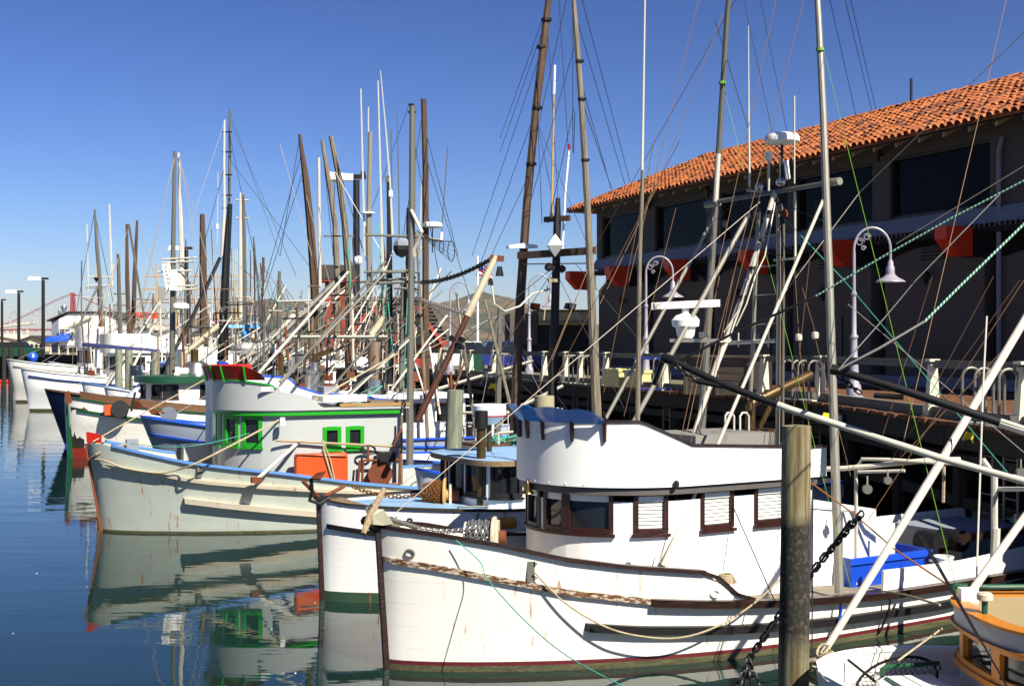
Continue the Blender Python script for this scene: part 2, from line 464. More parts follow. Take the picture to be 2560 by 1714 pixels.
    def stem(s, mat, w_=.07):
        mb = MB(); ps = [s.S(0, z) for z in [-.3] + [s.T(0) * k / 8 for k in range(9)]]
        mb.ribbon([(p + Vector((-.05, -w_ / 2, 0)), p + Vector((.10, -w_ * .8, 0)), p + Vector((.10, w_ * .8, 0)), p + Vector((-.05, w_ / 2, 0))) for p in ps])
        return mb.build('stem', mat, s.root)
    def part(s, name, mat, mb, smooth=35, parent=None): return mb.build(name, mat, parent or s.root, smooth)
    def pole(s, name, mat, pts, r, n=8): return MB().tube(pts, r, n).build(name, mat, s.root)
    def house(s, path, wins, z0, z1, matw, matf, panem=None, fr=.05, frames=True, blind=(), name='wheelhouse_wall', th=.05, sill=.03):
        """walls with real openings; wins: (u0,u1,zlo,zhi)"""
        wins = sorted(wins); mb = MB(); u = 0.0
        for i, (a, b, c, d) in enumerate(wins):
            a, b = min(a, b), max(a, b)
            if a > u: path.band(mb, u, a, z0, z1, -th, 0)
            path.band(mb, a, b, z0, c, -th, 0); path.band(mb, a, b, d, z1, -th, 0); u = b
        path.band(mb, u, path.tot, z0, z1, -th, 0)
        wall = mb.build(name, matw, s.root)
        for i, (a, b, c, d) in enumerate(wins):
            a, b = min(a, b), max(a, b)
            f = MB(); e = .02
            path.band(f, a - .01, a + fr, c, d, -th - .005, e); path.band(f, b - fr, b + .01, c, d, -th - .005, e)
            path.band(f, a + fr, b - fr, d - fr, d + .01, -th - .005, e + .003); path.band(f, a + fr, b - fr, c - .01, c + fr, -th - .005, e + .003)
            path.band(f, a - .03, b + .03, c - .05, c - .012, -.01, e + sill)
            wf = f.build('window_frame', matf, s.root)
            g = MB(); path.band(g, a + fr - .01, b - fr + .01, c + fr - .01, d - fr + .01, -.035, -.028); g.build('pane', panem or M_glass, wf)
            if i in blind:
                k = 9; hh = (d - c - 2 * fr) / k
                bl = MB()
                for j in range(k): 
                    zz = c + fr + hh * j
                    path.band(bl, a + fr, b - fr, zz + hh * .12, zz + hh * .9, -.026, -.018)
                bl.build('blind', M_blind, wf)
        return wall
def lid(s, path, z, mat, name='roof', th=.05, cam=.04, off=0.0):
    """a slab filling a house outline (fan to the centre line)"""
    mb = MB(); us = [path.tot * i / 64 for i in range(65)]
    pts = [path.pt(u, z(u) if callable(z) else z, off) for u in us]; cx = sum(p.x for p in pts) / len(pts); cz = sum(p.z for p in pts) / len(pts)
    c = Vector((cx, 0, cz + cam)); vs = [c] + pts + [p - Vector((0, 0, th)) for p in pts] + [c - Vector((0, 0, th + cam))]
    n = len(pts); fs = []
    for i in range(n):
        j = (i + 1) % n; fs.append((0, 1 + j, 1 + i)); fs.append((1 + i, 1 + j, 1 + n + j, 1 + n + i)); fs.append((1 + 2 * n, 1 + n + i, 1 + n + j))
    mb.add(vs, fs); return mb.build(name, mat, s.root)
# ================================================================== water, land, air
t = NT('harbour_water'); t.color((.006, .020, .015))
t.b.inputs['Roughness'].default_value = .015; t.b.inputs['IOR'].default_value = 1.42; t.b.inputs['Specular IOR Level'].default_value = .44
v1 = t.mapping((.35, 1.0, 1), (0, 0, R(12))); v2 = t.mapping((.5, 1.6, 1), (0, 0, R(-20)))
h = t.math('ADD', t.math('MULTIPLY', t.noise(v1, 1.1, 2, .5, .4), 1.0), t.math('MULTIPLY', t.noise(v2, 4.5, 2, .45), .14))
far = t.n('ShaderNodeSeparateXYZ'); t.l(t.tc.outputs['Object'], far.inputs[0])
amp = t.ramp(far.outputs[1], 12, 70, .10, .42)
b_ = t.n('ShaderNodeBump'); b_.inputs['Distance'].default_value = .045; t.l(amp, b_.inputs['Strength']); t.l(h, b_.inputs['Height']); t.l(b_.outputs[0], t.b.inputs['Normal'])
M_water = t.m
mb = MB(); mb.add([(-9000, -60, 0), (9000, -60, 0), (9000, 12000, 0), (-9000, 12000, 0)], [(0, 1, 2, 3)])
wt = struct(mb.build('water', M_water, None, None)); wt['label'] = 'calm dark teal harbour water with wavy reflections'
mb = MB(); mb.add([(-9200, -80, -1.9), (9200, -80, -1.9), (9200, 12100, -1.9), (-9200, 12100, -1.9)], [(0, 1, 2, 3)])
struct(mb.build('ground', plain('seabed_mud', '#3a352a', .9), None, None))

# far hills across the bay: real terrain four to six kilometres off
t = NT('hill_grass'); n1 = t.noise(t.mapping((1, 1, 1)), .006, 6, .65); n2 = t.noise(t.mapping((1, 1, 1)), .03, 4, .7)
c = t.mix(t.ramp(n1, .38, .62), lin('#2c3820'), lin('#6b5538')); c = t.mix(t.math('MULTIPLY', t.ramp(n2, .5, .65), .7), c, lin('#1b2717'))
t.color(c); t.b.inputs['Roughness'].default_value = 1; M_hill = t.m
from mathutils import noise as mn
def hills(name, Y, ridge, depth, seed):
    mb = MB(); rows = []
    f = interp(ridge); x0, x1 = ridge[0][0], ridge[-1][0]; n = 90
    for j in range(13):
        v = j / 12; row = []
        for i in range(n + 1):
            px = x0 + (x1 - x0) * i / n; zt = max(0.5, (CY - f(px)) / F * Y + ZC - 2)
            yy = Y - depth * (1 - v); s = math.sin(v * math.pi / 2) ** 1.25
            X = (px - CX) / F * Y
            nz = mn.fractal(Vector((X * .004 + seed, yy * .004, 0)), .8, 2.1, 5) * zt * .16 * (1 if 0 < v < 1 else .25)
            row.append((X, yy, max(-1, zt * s + nz * (1 if v > 0 else 0)) if v > 0 else -1.5))
        rows.append(row)
    rows.append([(p[0], p[1] + 900, -1.5) for p in rows[-1]])
    return struct(mb.grid(rows).build(name, M_hill, None, 80))
hills('hills', 5200, [(420, 858), (500, 836), (560, 800), (612, 775), (645, 764), (672, 752), (700, 748), (738, 747), (770, 755), (810, 762), (850, 768), (890, 780), (950, 790), (1010, 782), (1060, 770), (1095, 764), (1130, 757), (1165, 746), (1200, 739), (1240, 741), (1275, 743), (1310, 757), (1345, 770), (1380, 790), (1430, 800), (1500, 812), (1600, 830), (1700, 858)], 1300, 3.1)
hills('shore_hills', 3700, [(560, 858), (640, 846), (720, 838), (820, 842), (920, 846), (1010, 838), (1090, 828), (1160, 826), (1230, 834), (1290, 836), (1400, 843), (1500, 858)], 500, 9.4)

# the suspension bridge, about five and a half kilometres away
M_bridge = plain('bridge_red_paint', '#8f2f25', .7)
YB = 5500; K = YB / F
def bz(py): return ZC + (CY - py) * K
def bxp(px): return (px - CX) * K
br = thing('suspension_bridge', 'red suspension bridge tower with long sagging cables, far across the bay', 'bridge', (bxp(182), YB, 0))
def bl(px, py, dy=0): return Vector((bxp(px) - bxp(182), dy, bz(py)))
tw = MB()
for dy in (-14, 14):
    for z0, z1, w_ in ((0, 67, 16), (67, 120, 14), (120, 170, 12.5), (170, 226, 11)): tw.box((0, dy, (z0 + z1) / 2), (w_, 8, z1 - z0))
for z in (72, 110, 150, 190, 218): tw.box((0, 0, z), (9, 28, 9))
tw.build('tower', M_bridge, br)
for dy in (-14, 14):
    main = [(-60, 857), (0, 815), (40, 800), (90, 775), (140, 750), (182, 733)]
    cab = MB(); L1 = [bl(-400, 823, dy)] + [bl(x, y, dy) for x, y in ((-200, 822), (0, 815), (45, 797), (95, 773), (140, 750), (182, 733))]
    cab.tube(L1, 1.3, 5); L2 = [bl(x, y, dy) for x, y in ((182, 733), (230, 755), (280, 775), (340, 796), (420, 815), (520, 822), (640, 815))]; cab.tube(L2, 1.3, 5)
    cab.build('main_cable', M_bridge, br)
mb = MB(); mb.beam(bl(-400, 824), bl(700, 824), 28, 7)
for i in range(40): mb.beam(bl(-100 + i * 20, 822), bl(-90 + i * 20, 827), 26, 1.2); 
mb.build('deck', M_bridge, br)
hg = MB(); fa = interp([(-400, 823), (-200, 822), (0, 815), (45, 797), (95, 773), (140, 750), (182, 733), (230, 755), (280, 775), (340, 796), (420, 815), (520, 822), (640, 815)])
for i in range(90):
    px = -60 + i * 6.5; hg.tube([bl(px, 824, -14), bl(px, fa(px), -14)], .35, 3, False)
hg.build('suspender_cables', M_bridge, br)['kind'] = 'stuff'
# low concrete causeway pier in front of the bridge (far left)
# ================================================================== wharf
EDGE = [(9.0, 8), (8.6, 14), (8.2, 19.9), (7.8, 22.5), (7.4, 28), (7.2, 30), (5.0, 35.2), (2.6, 41.7), (-2.2, 54.9), (-5.2, 60), (-14.2, 79), (-30, 112), (-70, 174), (-110, 230)]
EV = [Vector(p) for p in EDGE]; EL = [0.0]
for a, b in zip(EV, EV[1:]): EL.append(EL[-1] + (b - a).length)
def edge(s, off=0.0):
    for i in range(len(EV) - 1):
        if s <= EL[i + 1] or i == len(EV) - 2: break
    d = (EV[i + 1] - EV[i]).normalized(); n = Vector((d.y, -d.x)); p = EV[i] + d * (s - EL[i]) + n * off
    return p, d, n
def edge_px(px, off=0.25):
    """distance along the wharf edge of the point that this column of the photograph shows"""
    lo, hi = EL[1], EL[-1]
    for _ in range(40):
        m = (lo + hi) / 2; p = edge(m, off)[0]
        if CX + F * p.x / p.y > px: lo = m
        else: hi = m
    return (lo + hi) / 2
ZD = 2.6
M_wdeck = wood('wharf_deck_boards', '#4f2e18', '#744826', axis=0, rough=.85)
M_wfar = wood('wharf_deck_grey', '#58503f', '#7c725d', axis=0, rough=.9)
poly = [(*edge(s, .4)[0], 2.34) for s in [EL[i] for i in range(len(EL))]] + [(-110, 420, 2.34), (260, 420, 2.34), (260, 8, 2.34)]
wd = struct(MB().prism([Vector(p) for p in poly][::-1], (0, 0, .17)).build('wharf_deck', M_wfar, None, None))
# planks: one object each, laid square to the edge, nearest stretch of the wharf
pk = MB().box((4.5, 0, 0), (9, 1, .075)); pk_me = pk.mesh('plank'); pk_me.materials.append(M_wdeck)
s = EL[1] + 3; s_end = edge_px(1500); i = 0
while s < s_end and i < 280:
    wdt = random.uniform(.22, .3); p, d, n = edge(s, -.05 - random.random() * .07)
    o = inst(pk_me, 'plank', wd, (p.x, p.y, 2.56 + random.uniform(-.008, .008)), (0, 0, math.atan2(n.y, n.x)), (1, wdt - .02, 1)); s += wdt; i += 1
mb = MB()
while s < EL[-1]:
    p, d, n = edge(s, -.06); p2 = edge(s, 9)[0]; wdt = 1.0 + (s - 30) * .01
    mb.beam((p.x, p.y, 2.565), (p2.x, p2.y, 2.565), wdt - .03, .075); s += wdt
o = mb.build('planks', M_wfar, wd); o['kind'] = 'stuff'
# wide back deck behind the plank strip
poly = [(*edge(s, 9.02)[0], 2.52) for s in EL] + [(-110, 420, 2.52), (260, 420, 2.52), (260, 8, 2.52)]
struct(MB().prism([Vector(p) for p in poly][::-1], (0, 0, .07)).build('promenade', paint('promenade_paving', '#8a7d6a', .9, dirt=.5), None, None))
# fascia, stringers, under-wharf piles and back wall
mb = MB(); pts = [EL[i] for i in range(1, len(EL))]
for a, b in zip(pts, pts[1:]):
    n_ = max(1, int((b - a) / 6))
    for k in range(n_):
        p, q = edge(a + (b - a) * k / n_ + .02, .12)[0], edge(a + (b - a) * (k + 1) / n_ - .02, .12)[0]
        z = 2.33 + random.uniform(-.02, .02); mb.beam((p.x, p.y, z), (q.x, q.y, z), .16, .38)
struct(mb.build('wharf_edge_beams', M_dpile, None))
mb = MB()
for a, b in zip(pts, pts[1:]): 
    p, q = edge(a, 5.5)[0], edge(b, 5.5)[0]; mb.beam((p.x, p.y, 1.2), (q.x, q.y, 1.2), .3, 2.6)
struct(mb.build('wharf_back_wall', plain('under_wharf_shade', '#0d0c0a', .9), None))  # near-black wall: the shade under the wharf is put into its colour
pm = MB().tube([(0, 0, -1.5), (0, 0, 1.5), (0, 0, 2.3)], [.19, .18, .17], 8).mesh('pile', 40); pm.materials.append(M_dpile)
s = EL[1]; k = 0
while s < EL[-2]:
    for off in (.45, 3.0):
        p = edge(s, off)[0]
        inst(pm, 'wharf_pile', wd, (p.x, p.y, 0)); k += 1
    s += 2.9 if s < 70 else 6.5
for z, off in ((1.1, .45), (1.9, .3)):
    mb = MB()
    for a, b in zip(pts, pts[1:]):
        p, q = edge(a, off)[0], edge(b, off)[0]; mb.beam((p.x, p.y, z), (q.x, q.y, z), .12, .2)
    mb.build('bracing_beam', M_dpile, wd)

# railing along the wharf: one thing with rail boards and posts as parts
M_rail = wood('grey_rail_board', '#55524a', '#7d796c', axis=0, rough=.85)
M_post = paint('cream_post_paint', '#cfc9ae', .5, rust=.2, dirt=.35)
rl = thing('wharf_railing', 'long timber railing on tapered cream posts along the wharf edge', 'railing', (*edge(edge_px(2100), .3)[0], ZD))
rl_i = Matrix.Translation(rl.location).inverted()
post_px = [2555, 2330, 2052, 1909, 1660, 1514, 1451, 1413, 1360, 1294, 1234, 1177, 1154, 1102, 1060, 1020]
post_s = [edge_px(p, .3) for p in post_px]; s = post_s[-1] + 2.6
while s < EL[-2] + 50: post_s.append(s); s += 2.6 if s < 150 else 4.5
post_s = [EL[1] + 1.2] + post_s
def railpost():
    mb = MB()
    for (y0, y1) in ((-.09, .09),):
        mb.ribbon([((-.11, y0, 0), (.13, y0, 0), (.13, y1, 0), (-.11, y1, 0)), ((-.05, y0, 1.0), (.07, y0, 1.0), (.07, y1, 1.0), (-.05, y1, 1.0))])
    mb.box((0, 0, .012), (.34, .3, .024)); mb.box((.01, 0, 1.07), (.2, .24, .05)); mb.box((-.1, 0, .12), (.06, .26, .16))
    return mb
pmz = railpost().mesh('post', 30); pmz.materials.append(M_post)
for s in post_s[:90]:
    p, d, n = edge(s, .3); inst(pmz, 'post', rl, rl_i @ Vector((p.x, p.y, ZD)), (0, 0, math.atan2(n.y, n.x)))
for a, b in zip(post_s, post_s[1:]):
    p, q = edge(a, .33)[0], edge(b, .33)[0]; mb = MB()
    mb.beam(rl_i @ Vector((p.x, p.y, ZD + 1.0)), rl_i @ Vector((q.x, q.y, ZD + 1.0)), .05, .15)
    mb.build('rail', M_rail, rl)
for a, b in zip(post_s[:22], post_s[1:23]):
    p, q = edge(a + .15, .3)[0], edge(b - .15, .3)[0]
    MB().beam(rl_i @ Vector((p.x, p.y, ZD + .1)), rl_i @ Vector((q.x, q.y, ZD + .1)), .16, .2).build('kerb_board', M_rail, rl)

# hooped grab rails of the boarding ladders
def hoop_ladder(px, lab, w_=.42):
    s_ = edge_px(px, .05); p, d, n = edge(s_, .05)
    r_ = thing('ladder', lab, 'ladder', (p.x, p.y, ZD), math.atan2(d.y, d.x), 'hooped boarding ladders')
    for e in (-w_ / 2, w_ / 2):
        pts = [(e, .14, 0), (e, .14, .8)] + [(e, .14 - .17 + .17 * math.cos(a), .8 + .17 * math.sin(a)) for a in [math.pi * k / 8 for k in range(1, 9)]] + [(e, -.2, .3), (e, -.2, -2.4)]
        MB().tube(pts, .027, 8).build('hoop_rail', M_galv, r_)
    for k in range(7): MB().tube([(-w_ / 2, -.2, -2.2 + k * .33), (w_ / 2, -.2, -2.2 + k * .33)], .016, 6).build('rung', M_galv, r_)
    MB().box((0, 0, .015), (w_ + .3, .3, .03)).build('foot_plate', M_wpole, r_)
for px, lab in ((2500, 'steel hoop ladder at the right edge, beside the nearest cream railing post'), (2440, 'steel hoop ladder left of the nearest cream railing post, behind the white boom'), (2020, 'pair of steel hoops left of the cream post behind the thick grey mast'),
                (1980, 'steel hoops standing behind the brown exhaust elbow'), (1652, 'steel hoop ladder between the ribbed street lamp and the timber box'), (1462, 'steel hoops left of the wooden mast and cream fish bin'), (1425, 'steel hoops just right of the black central mast'), (1262, 'steel hoops left of the third street lamp'),
                (1108, 'steel hoops beside the green bin on the wharf')): hoop_ladder(px, lab)

# arched street lamps
M_lamp = paint('lavender_lamp_paint', '#8f8b95', .4, dirt=.15)
def street_lamp_parts(r_):
    z = 0
    MB().lathe([(.24, 0), (.24, .12), (.18, .16), (.16, .4), (.12, .46), (.1, .9), (.14, .93), (.14, .98), (.085, 1.08), (.075, 1.5), (.1, 1.52), (.1, 1.56), (.06, 1.62), (.048, 2.5), (.07, 2.53), (.07, 2.58), (.04, 2.62), (.036, 3.55)], (0, 0, 0), 14).build('post', M_lamp, r_)
    arc = [(0, 0, 3.5)] + [(.42 - .42 * math.cos(a), 0, 3.62 + .5 * math.sin(a)) for a in [math.pi * k / 14 for k in range(15)]] + [(.84, 0, 3.35)]
    MB().tube(arc, .03, 8).build('arm', M_lamp, r_)
    sc = MB()
    for cx, cz, rr in ((.14, 3.78, .1), (.3, 3.9, .09), (.22, 3.64, .06)):
        sc.tube([(cx + rr * math.cos(a) * (1 - k / 26), 0, cz + rr * math.sin(a) * (1 - k / 26)) for k, a in enumerate([2 * math.pi * j / 12 for j in range(17)])], .012, 5)
    sc.build('scrollwork', M_lamp, r_)
    fl = []
    MB().lathe([(.03, 3.36), (.07, 3.3), (.07, 3.22), (.095, 3.18), (.10, 3.02), (.17, 2.95), (.33, 2.86), (.34, 2.83), (.32, 2.845), (.14, 2.91), (.05, 2.93)], (.84, 0, 0), 24).build('shade', M_lamp, r_)
lamp_def = [(2135, 1005, 'tall arched street lamp nearest the camera, right of the thick grey mast'), (1615, 968, 'arched street lamp in front of the first dark window of the building'), (1323, 945, 'arched street lamp between the two wooden masts'),
            (1125, 935, 'arched street lamp left of the flagpole, beside the rusty derrick'), (706, 905, 'arched street lamp left of the red tower, lamp turned right, taller of its pair'), (665, 905, 'arched street lamp with lower arm between the grey mast and red tower'), (642, 903, 'small arched street lamp just right of the thin grey mast'), (745, 905, 'arched street lamp nearest the red tower')]
base = None; l0 = None
for i, (px, py, lab) in enumerate(lamp_def):
    p = deckpt(px, py); 
    if i == 0:
        l0 = thing('street_lamp', lab, 'street lamp', p, R(-6), 'arched street lamps on the wharf'); street_lamp_parts(l0); o = l0
    else:
        o = copy_tree(l0); o.location = p; o['label'] = lab; o.rotation_euler = (0, 0, R(random.uniform(-8, 8)))
    if px in (642, 665): o.rotation_euler = (0, 0, R(180))
for px, py, Y, lab in ((47, 880, 165, 'arched street lamp beside the middle black light pole at far left'), (107, 885, 150, 'arched street lamp beside the tallest black light pole at far left')):
    o = copy_tree(l0); o.location = P(px, py, Y); o.location.z = 2.6; o['label'] = lab; o.scale = (1.35, 1.35, 1.35)
    o.rotation_euler = (0, 0, R(180))

# black parking-lot light poles
def light_pole(px, ytop, Y, zb, lab, w_=.14, two=False, flip=-1):
    p = P(px, ytop, Y); r_ = thing('light_pole', lab, 'light pole', (p.x, p.y, zb), 0, 'black poles with white lamp heads'); H = p.z - zb
    MB().tube([(0, 0, 0), (0, 0, H)], [w_, w_ * .85], 10).build('pole', M_darkm, r_)
    k = w_ / .14
    MB().ribbon([((flip * .1 * k, -.18 * k, H - .05), (flip * .1 * k, .18 * k, H - .05), (flip * .1 * k, .18 * k, H + .2 * k), (flip * .1 * k, -.18 * k, H + .2 * k)), ((flip * 1.1 * k, -.22 * k, H), (flip * 1.1 * k, .22 * k, H), (flip * 1.0 * k, .18 * k, H + .28 * k), (flip * 1.0 * k, -.18 * k, H + .28 * k))]).build('lamp_head', M_white, r_)
    MB().box((-flip * .1 * k, 0, H + .12 * k), (.5 * k, .3 * k, .14 * k)).build('bracket', M_darkm, r_)
    if two:
        MB().ribbon([((flip * 1.1, -.2, H - .1), (flip * 1.1, .2, H - .1), (flip * 1.1, .2, H + .25), (flip * 1.1, -.2, H + .25)), ((flip * 1.7, -.2, H - .15), (flip * 1.7, .2, H - .15), (flip * 1.7, .2, H + .2), (flip * 1.7, -.2, H + .2))]).build('lamp_head', M_white, r_)
        MB().box((.45, 0, H + .45), (.3, .3, .3)).build('camera_box', M_darkm, r_)
light_pole(108, 700, 120, 2.6, 'tall black light pole with white lamp head, third and tallest at far left', .18)
light_pole(47, 732, 150, 2.6, 'black light pole with white lamp head, middle of the three at far left', .2)
light_pole(5, 752, 180, 2.6, 'black light pole with white lamp head at the left frame edge', .2)
light_pole(891, 450, 85, 2.6, 'thick black light pole with twin white lamp heads above the red tower', .26, True)
light_pole(466, 625, 110, 2.6, 'black light pole with white lamp head left of the black mast', .2)

# ================================================================== the tiled building
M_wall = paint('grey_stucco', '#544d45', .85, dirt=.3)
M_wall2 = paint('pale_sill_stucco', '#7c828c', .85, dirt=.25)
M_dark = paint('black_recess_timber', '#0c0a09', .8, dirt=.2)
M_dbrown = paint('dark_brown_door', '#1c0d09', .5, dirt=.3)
M_corb = paint('red_corbel', '#d2360f', .5, dirt=.2)
u_ = Vector((.397, -.918)); n_ = Vector((.918, .397))
bld = thing('tiled_roof_building', 'large two storey stucco building with dark windows and orange clay tile roof', 'building', (4.1, 60, ZD), math.atan2(u_.y, u_.x))
BM = Matrix.Translation((4.1, 60, ZD)) @ Matrix.Rotation(math.atan2(u_.y, u_.x), 4, 'Z'); BI = BM.inverted()
def bxz(px, py, yl=0.0):
    c = BI @ Vector((0, 0, ZC)); d = BI.to_3x3() @ Vector(((px - CX) / F, 1, (CY - py) / F)); t_ = (yl - c.y) / d.y; return c + d * t_
def bx(px, yl=0.0): return bxz(px, CY, yl).x
XR = 42.0; HB, HS, HW, HE = 4.9, 5.45, 7.45, 8.0     # beam underside, sill, window head, eave (above the deck)
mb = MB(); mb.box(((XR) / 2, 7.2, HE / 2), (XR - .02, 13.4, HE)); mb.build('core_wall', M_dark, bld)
# lower wall panels
for a, b in ((1497, 1618), (1634, 1766), (1786, 1966), (1983, 2177), (2213, 2461), (2500, 2750)):
    x0, x1 = bx(a), bx(b)
    if b > 2600: x1 = XR
    m_ = MB(); n = 12; top = [(x0 + (x1 - x0) * k / n, 3.9 + .55 * math.sin(math.pi * k / n) ** .6) for k in range(n + 1)]
    m_.prism([(x0, 0, .35)] + [(x1, 0, .35)] + [(x, 0, z) for x, z in reversed(top)], (0, .5, 0)); m_.build('wall_panel', M_wall, bld)
m_ = MB(); m_.box((XR / 2, .2, .17), (XR, .5, .34)); m_.build('plinth', M_wall2, bld)
# upper storey
wpx = [(1505, 1605), (1637, 1765), (1802, 1968), (1990, 2181), (2224, 2475)]
xs = [(bx(a), bx(b)) for a, b in wpx]; e = 0.0; m_ = MB(); prev = 0.0
for a, b in xs: m_.box(((prev + a) / 2, .2, (HS + HW) / 2), (a - prev, .4, HW - HS)); prev = b
m_.box(((prev + XR) / 2, .2, (HS + HW) / 2), (XR - prev, .4, HW - HS))
m_.box((XR / 2, .2, (HW + HE) / 2), (XR, .4, HE - HW))
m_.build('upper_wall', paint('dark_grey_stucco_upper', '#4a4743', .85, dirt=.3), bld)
m_ = MB(); m_.prism([(0, -.02, HS - .02), (0, -.35, HB + .02), (0, .4, HB + .02), (0, .4, HS - .02)], (XR - 3, 0, 0)); m_.build('sill_band', M_wall2, bld)
for a, b in xs:
    m_ = MB(); fw = .09
    m_.box(((a + b) / 2, .2, HS + fw / 2), (b - a, .2, fw)); m_.box(((a + b) / 2, .2, HW - fw / 2), (b - a, .2, fw))
    m_.box((a + fw / 2, .2, (HS + HW) / 2), (fw, .2, HW - HS - 2 * fw)); m_.box((b - fw / 2, .2, (HS + HW) / 2), (fw, .2, HW - HS - 2 * fw))
    wf = m_.build('window', M_dbrown, bld)
    MB().box(((a + b) / 2, .24, (HS + HW) / 2), (b - a - 2 * fw, .02, HW - HS - 2 * fw)).build('pane', M_bpane, wf)
# spikes under the sill band
m_ = MB(); k = 0; x = .1
while x < XR - 3.2: m_.box((x, -.37, HB + .0), (.025, .02, .2)); x += .2
o = m_.build('bird_spikes', M_wall2, bld); o['kind'] = 'stuff'
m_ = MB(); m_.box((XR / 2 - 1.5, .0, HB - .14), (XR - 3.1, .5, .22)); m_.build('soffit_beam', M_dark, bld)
# red corbels
for px in (1432, 1562, 1713, 1905, 2122, 2410):
    x = bx(px, -.5); w_ = .5
    if px == 1432: x = -.35
    MB().prism([(x - w_ / 2, -.4, HB - .05), (x - w_ / 2, -1.4, HB - .05), (x - w_ / 2, -1.4, HB - .42), (x - w_ / 2, -.9, HB - .92), (x - w_ / 2, -.4, HB - .92)], (w_, 0, 0)).build('corbel', M_corb, bld, None)
    MB().box((x, -.2, HB - .5), (w_ - .02, .39, .86)).build('corbel_root', M_dark, bld)
# doors, louvres, lanterns
for a, b, zt in ((1868, 1928, 2.25), (2036, 2107, 2.3)):
    x0, x1 = bx(a), bx(b); MB().box(((x0 + x1) / 2, -.02, .35 + (zt - .35) / 2), (x1 - x0, .06, zt - .35)).build('door', M_dbrown, bld)
x = bx(1896); MB().box((x, -.06, 1.6), (.34, .02, .34)).build('notice', M_wall2, bld)
for a, b, y0, y1 in ((2305, 2364, 622, 646), (2050, 2096, 645, 668)):
    p, q = bxz(a, y0), bxz(b, y1); lv = MB().box(((p.x + q.x) / 2, -.01, (p.z + q.z) / 2), (q.x - p.x, .06, p.z - q.z)).build('louvre', M_dark, bld)
    for k in range(3): MB().box(((p.x + q.x) / 2, -.055, q.z + (p.z - q.z) * (k + .6) / 3.2), (q.x - p.x - .05, .03, .06)).build('slat', M_wall, lv)
def lantern(px, py):
    p = bxz(px, py, -.2); r_ = MB().lathe([(.02, -.22), (.07, -.16), (.13, .12), (.15, .15), (.05, .22), (.015, .36)], (p.x, -.22, p.z), 6).box((p.x, -.08, p.z + .05), (.06, .2, .06)).build('lantern', M_darkm, bld)
for px, py in ((2315, 695), (2058, 738), (1555, 755), (1694, 748), (1845, 735), (1622, 512), (1770, 482), (2195, 390), (2490, 300)): lantern(px, py)
# box gutter pipe at the right and soffit
MB().tube([(bx(2512), -.1, HE - .6), (bx(2505), -.12, HE - 1.0), (bx(2505), -.12, .4)], .07, 8).build('drain_pipe', M_wall2, bld)
OV = 1.15; PT = R(25); RW = 4.8; zE = HE - .28
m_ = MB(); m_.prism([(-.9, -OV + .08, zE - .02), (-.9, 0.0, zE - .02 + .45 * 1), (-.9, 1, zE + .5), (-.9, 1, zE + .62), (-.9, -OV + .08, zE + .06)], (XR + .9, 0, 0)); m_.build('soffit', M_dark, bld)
k = 0; x = .2
rt = MB().prism([(0, -OV + .25, zE - .14), (0, 0, zE - .14 + .42), (0, 0, zE + .28), (0, -OV + .25, zE - .0)], (.1, 0, 0)).mesh('rafter'); rt.materials.append(paint('cream_rafter', '#b3a078', .7, dirt=.3))
while x < XR: inst(rt, 'rafter', bld, (x, 0, 0)); x += 1.05
# clay barrel tiles
M_tile = NT('clay_tile'); g = M_tile.n('ShaderNodeNewGeometry'); oi = M_tile.n('ShaderNodeObjectInfo')
rnd = M_tile.math('FRACT', M_tile.math('ADD', M_tile.math('MULTIPLY', g.outputs['Random Per Island'], 3.7), M_tile.math('MULTIPLY', oi.outputs['Random'], 5.3)))
nn = M_tile.noise(M_tile.mapping((1, 1, 1)), 7, 5, .7)
cc = M_tile.mix(M_tile.ramp(rnd, 0, 1), lin('#8a4419'), lin('#bb6c2e')); cc = M_tile.mix(M_tile.ramp(rnd, .72, .95), cc, lin('#4a2416'))
cc = M_tile.mix(M_tile.ramp(nn, .5, .68), cc, lin('#3a2218')); M_tile.color(cc); M_tile.b.inputs['Roughness'].default_value = .75; M_tile = M_tile.m
TW, TL, EX = .31, .50, .40
def tile_mb(mb, M4, up=True):
    n = 6; o = len(mb.v)
    for y, r_ in ((0, .125), (TL, .1)):
        for rr in (r_, r_ - .022):
            for k in range(n + 1):
                a = math.pi * k / n; mb.v.append(M4 @ Vector((rr * math.cos(a), y, (rr * math.sin(a)) if up else (.1 - rr * math.sin(a)))))
    A, B_, C_, D_ = 0, n + 1, 2 * (n + 1), 3 * (n + 1)
    for k in range(n):
        mb.f += [(o + A + k, o + A + k + 1, o + C_ + k + 1, o + C_ + k), (o + A + k + 1, o + A + k, o + B_ + k, o + B_ + k + 1), (o + B_ + k + 1, o + B_ + k, o + D_ + k, o + D_ + k + 1)]
tme = MB(); tile_mb(tme, Matrix.Identity(4)); tme = tme.mesh('roof_tile', 60); tme.materials.append(M_tile)
cols = int((XR + 1.0) / TW); rows_ = int(RW / math.cos(PT) / EX) + 1; rest = MB(); cand = []
for c_ in range(cols):
    x = -.95 + TW * (c_ + .5)
    for r_ in range(rows_):
        y = -OV + r_ * EX * math.cos(PT); z = zE + .1 + r_ * EX * math.sin(PT) + .015
        if y - (-OV) > (x + 1.2) * 1.0: continue       # hip at the far corner
        cand.append((x, y, z, r_))
cand.sort(key=lambda q: (BM @ Vector(q[:3])).y * (1.0 + .02 * q[3]) if CX + F * (BM @ Vector(q[:3])).x / (BM @ Vector(q[:3])).y < 2580 else 1e6)
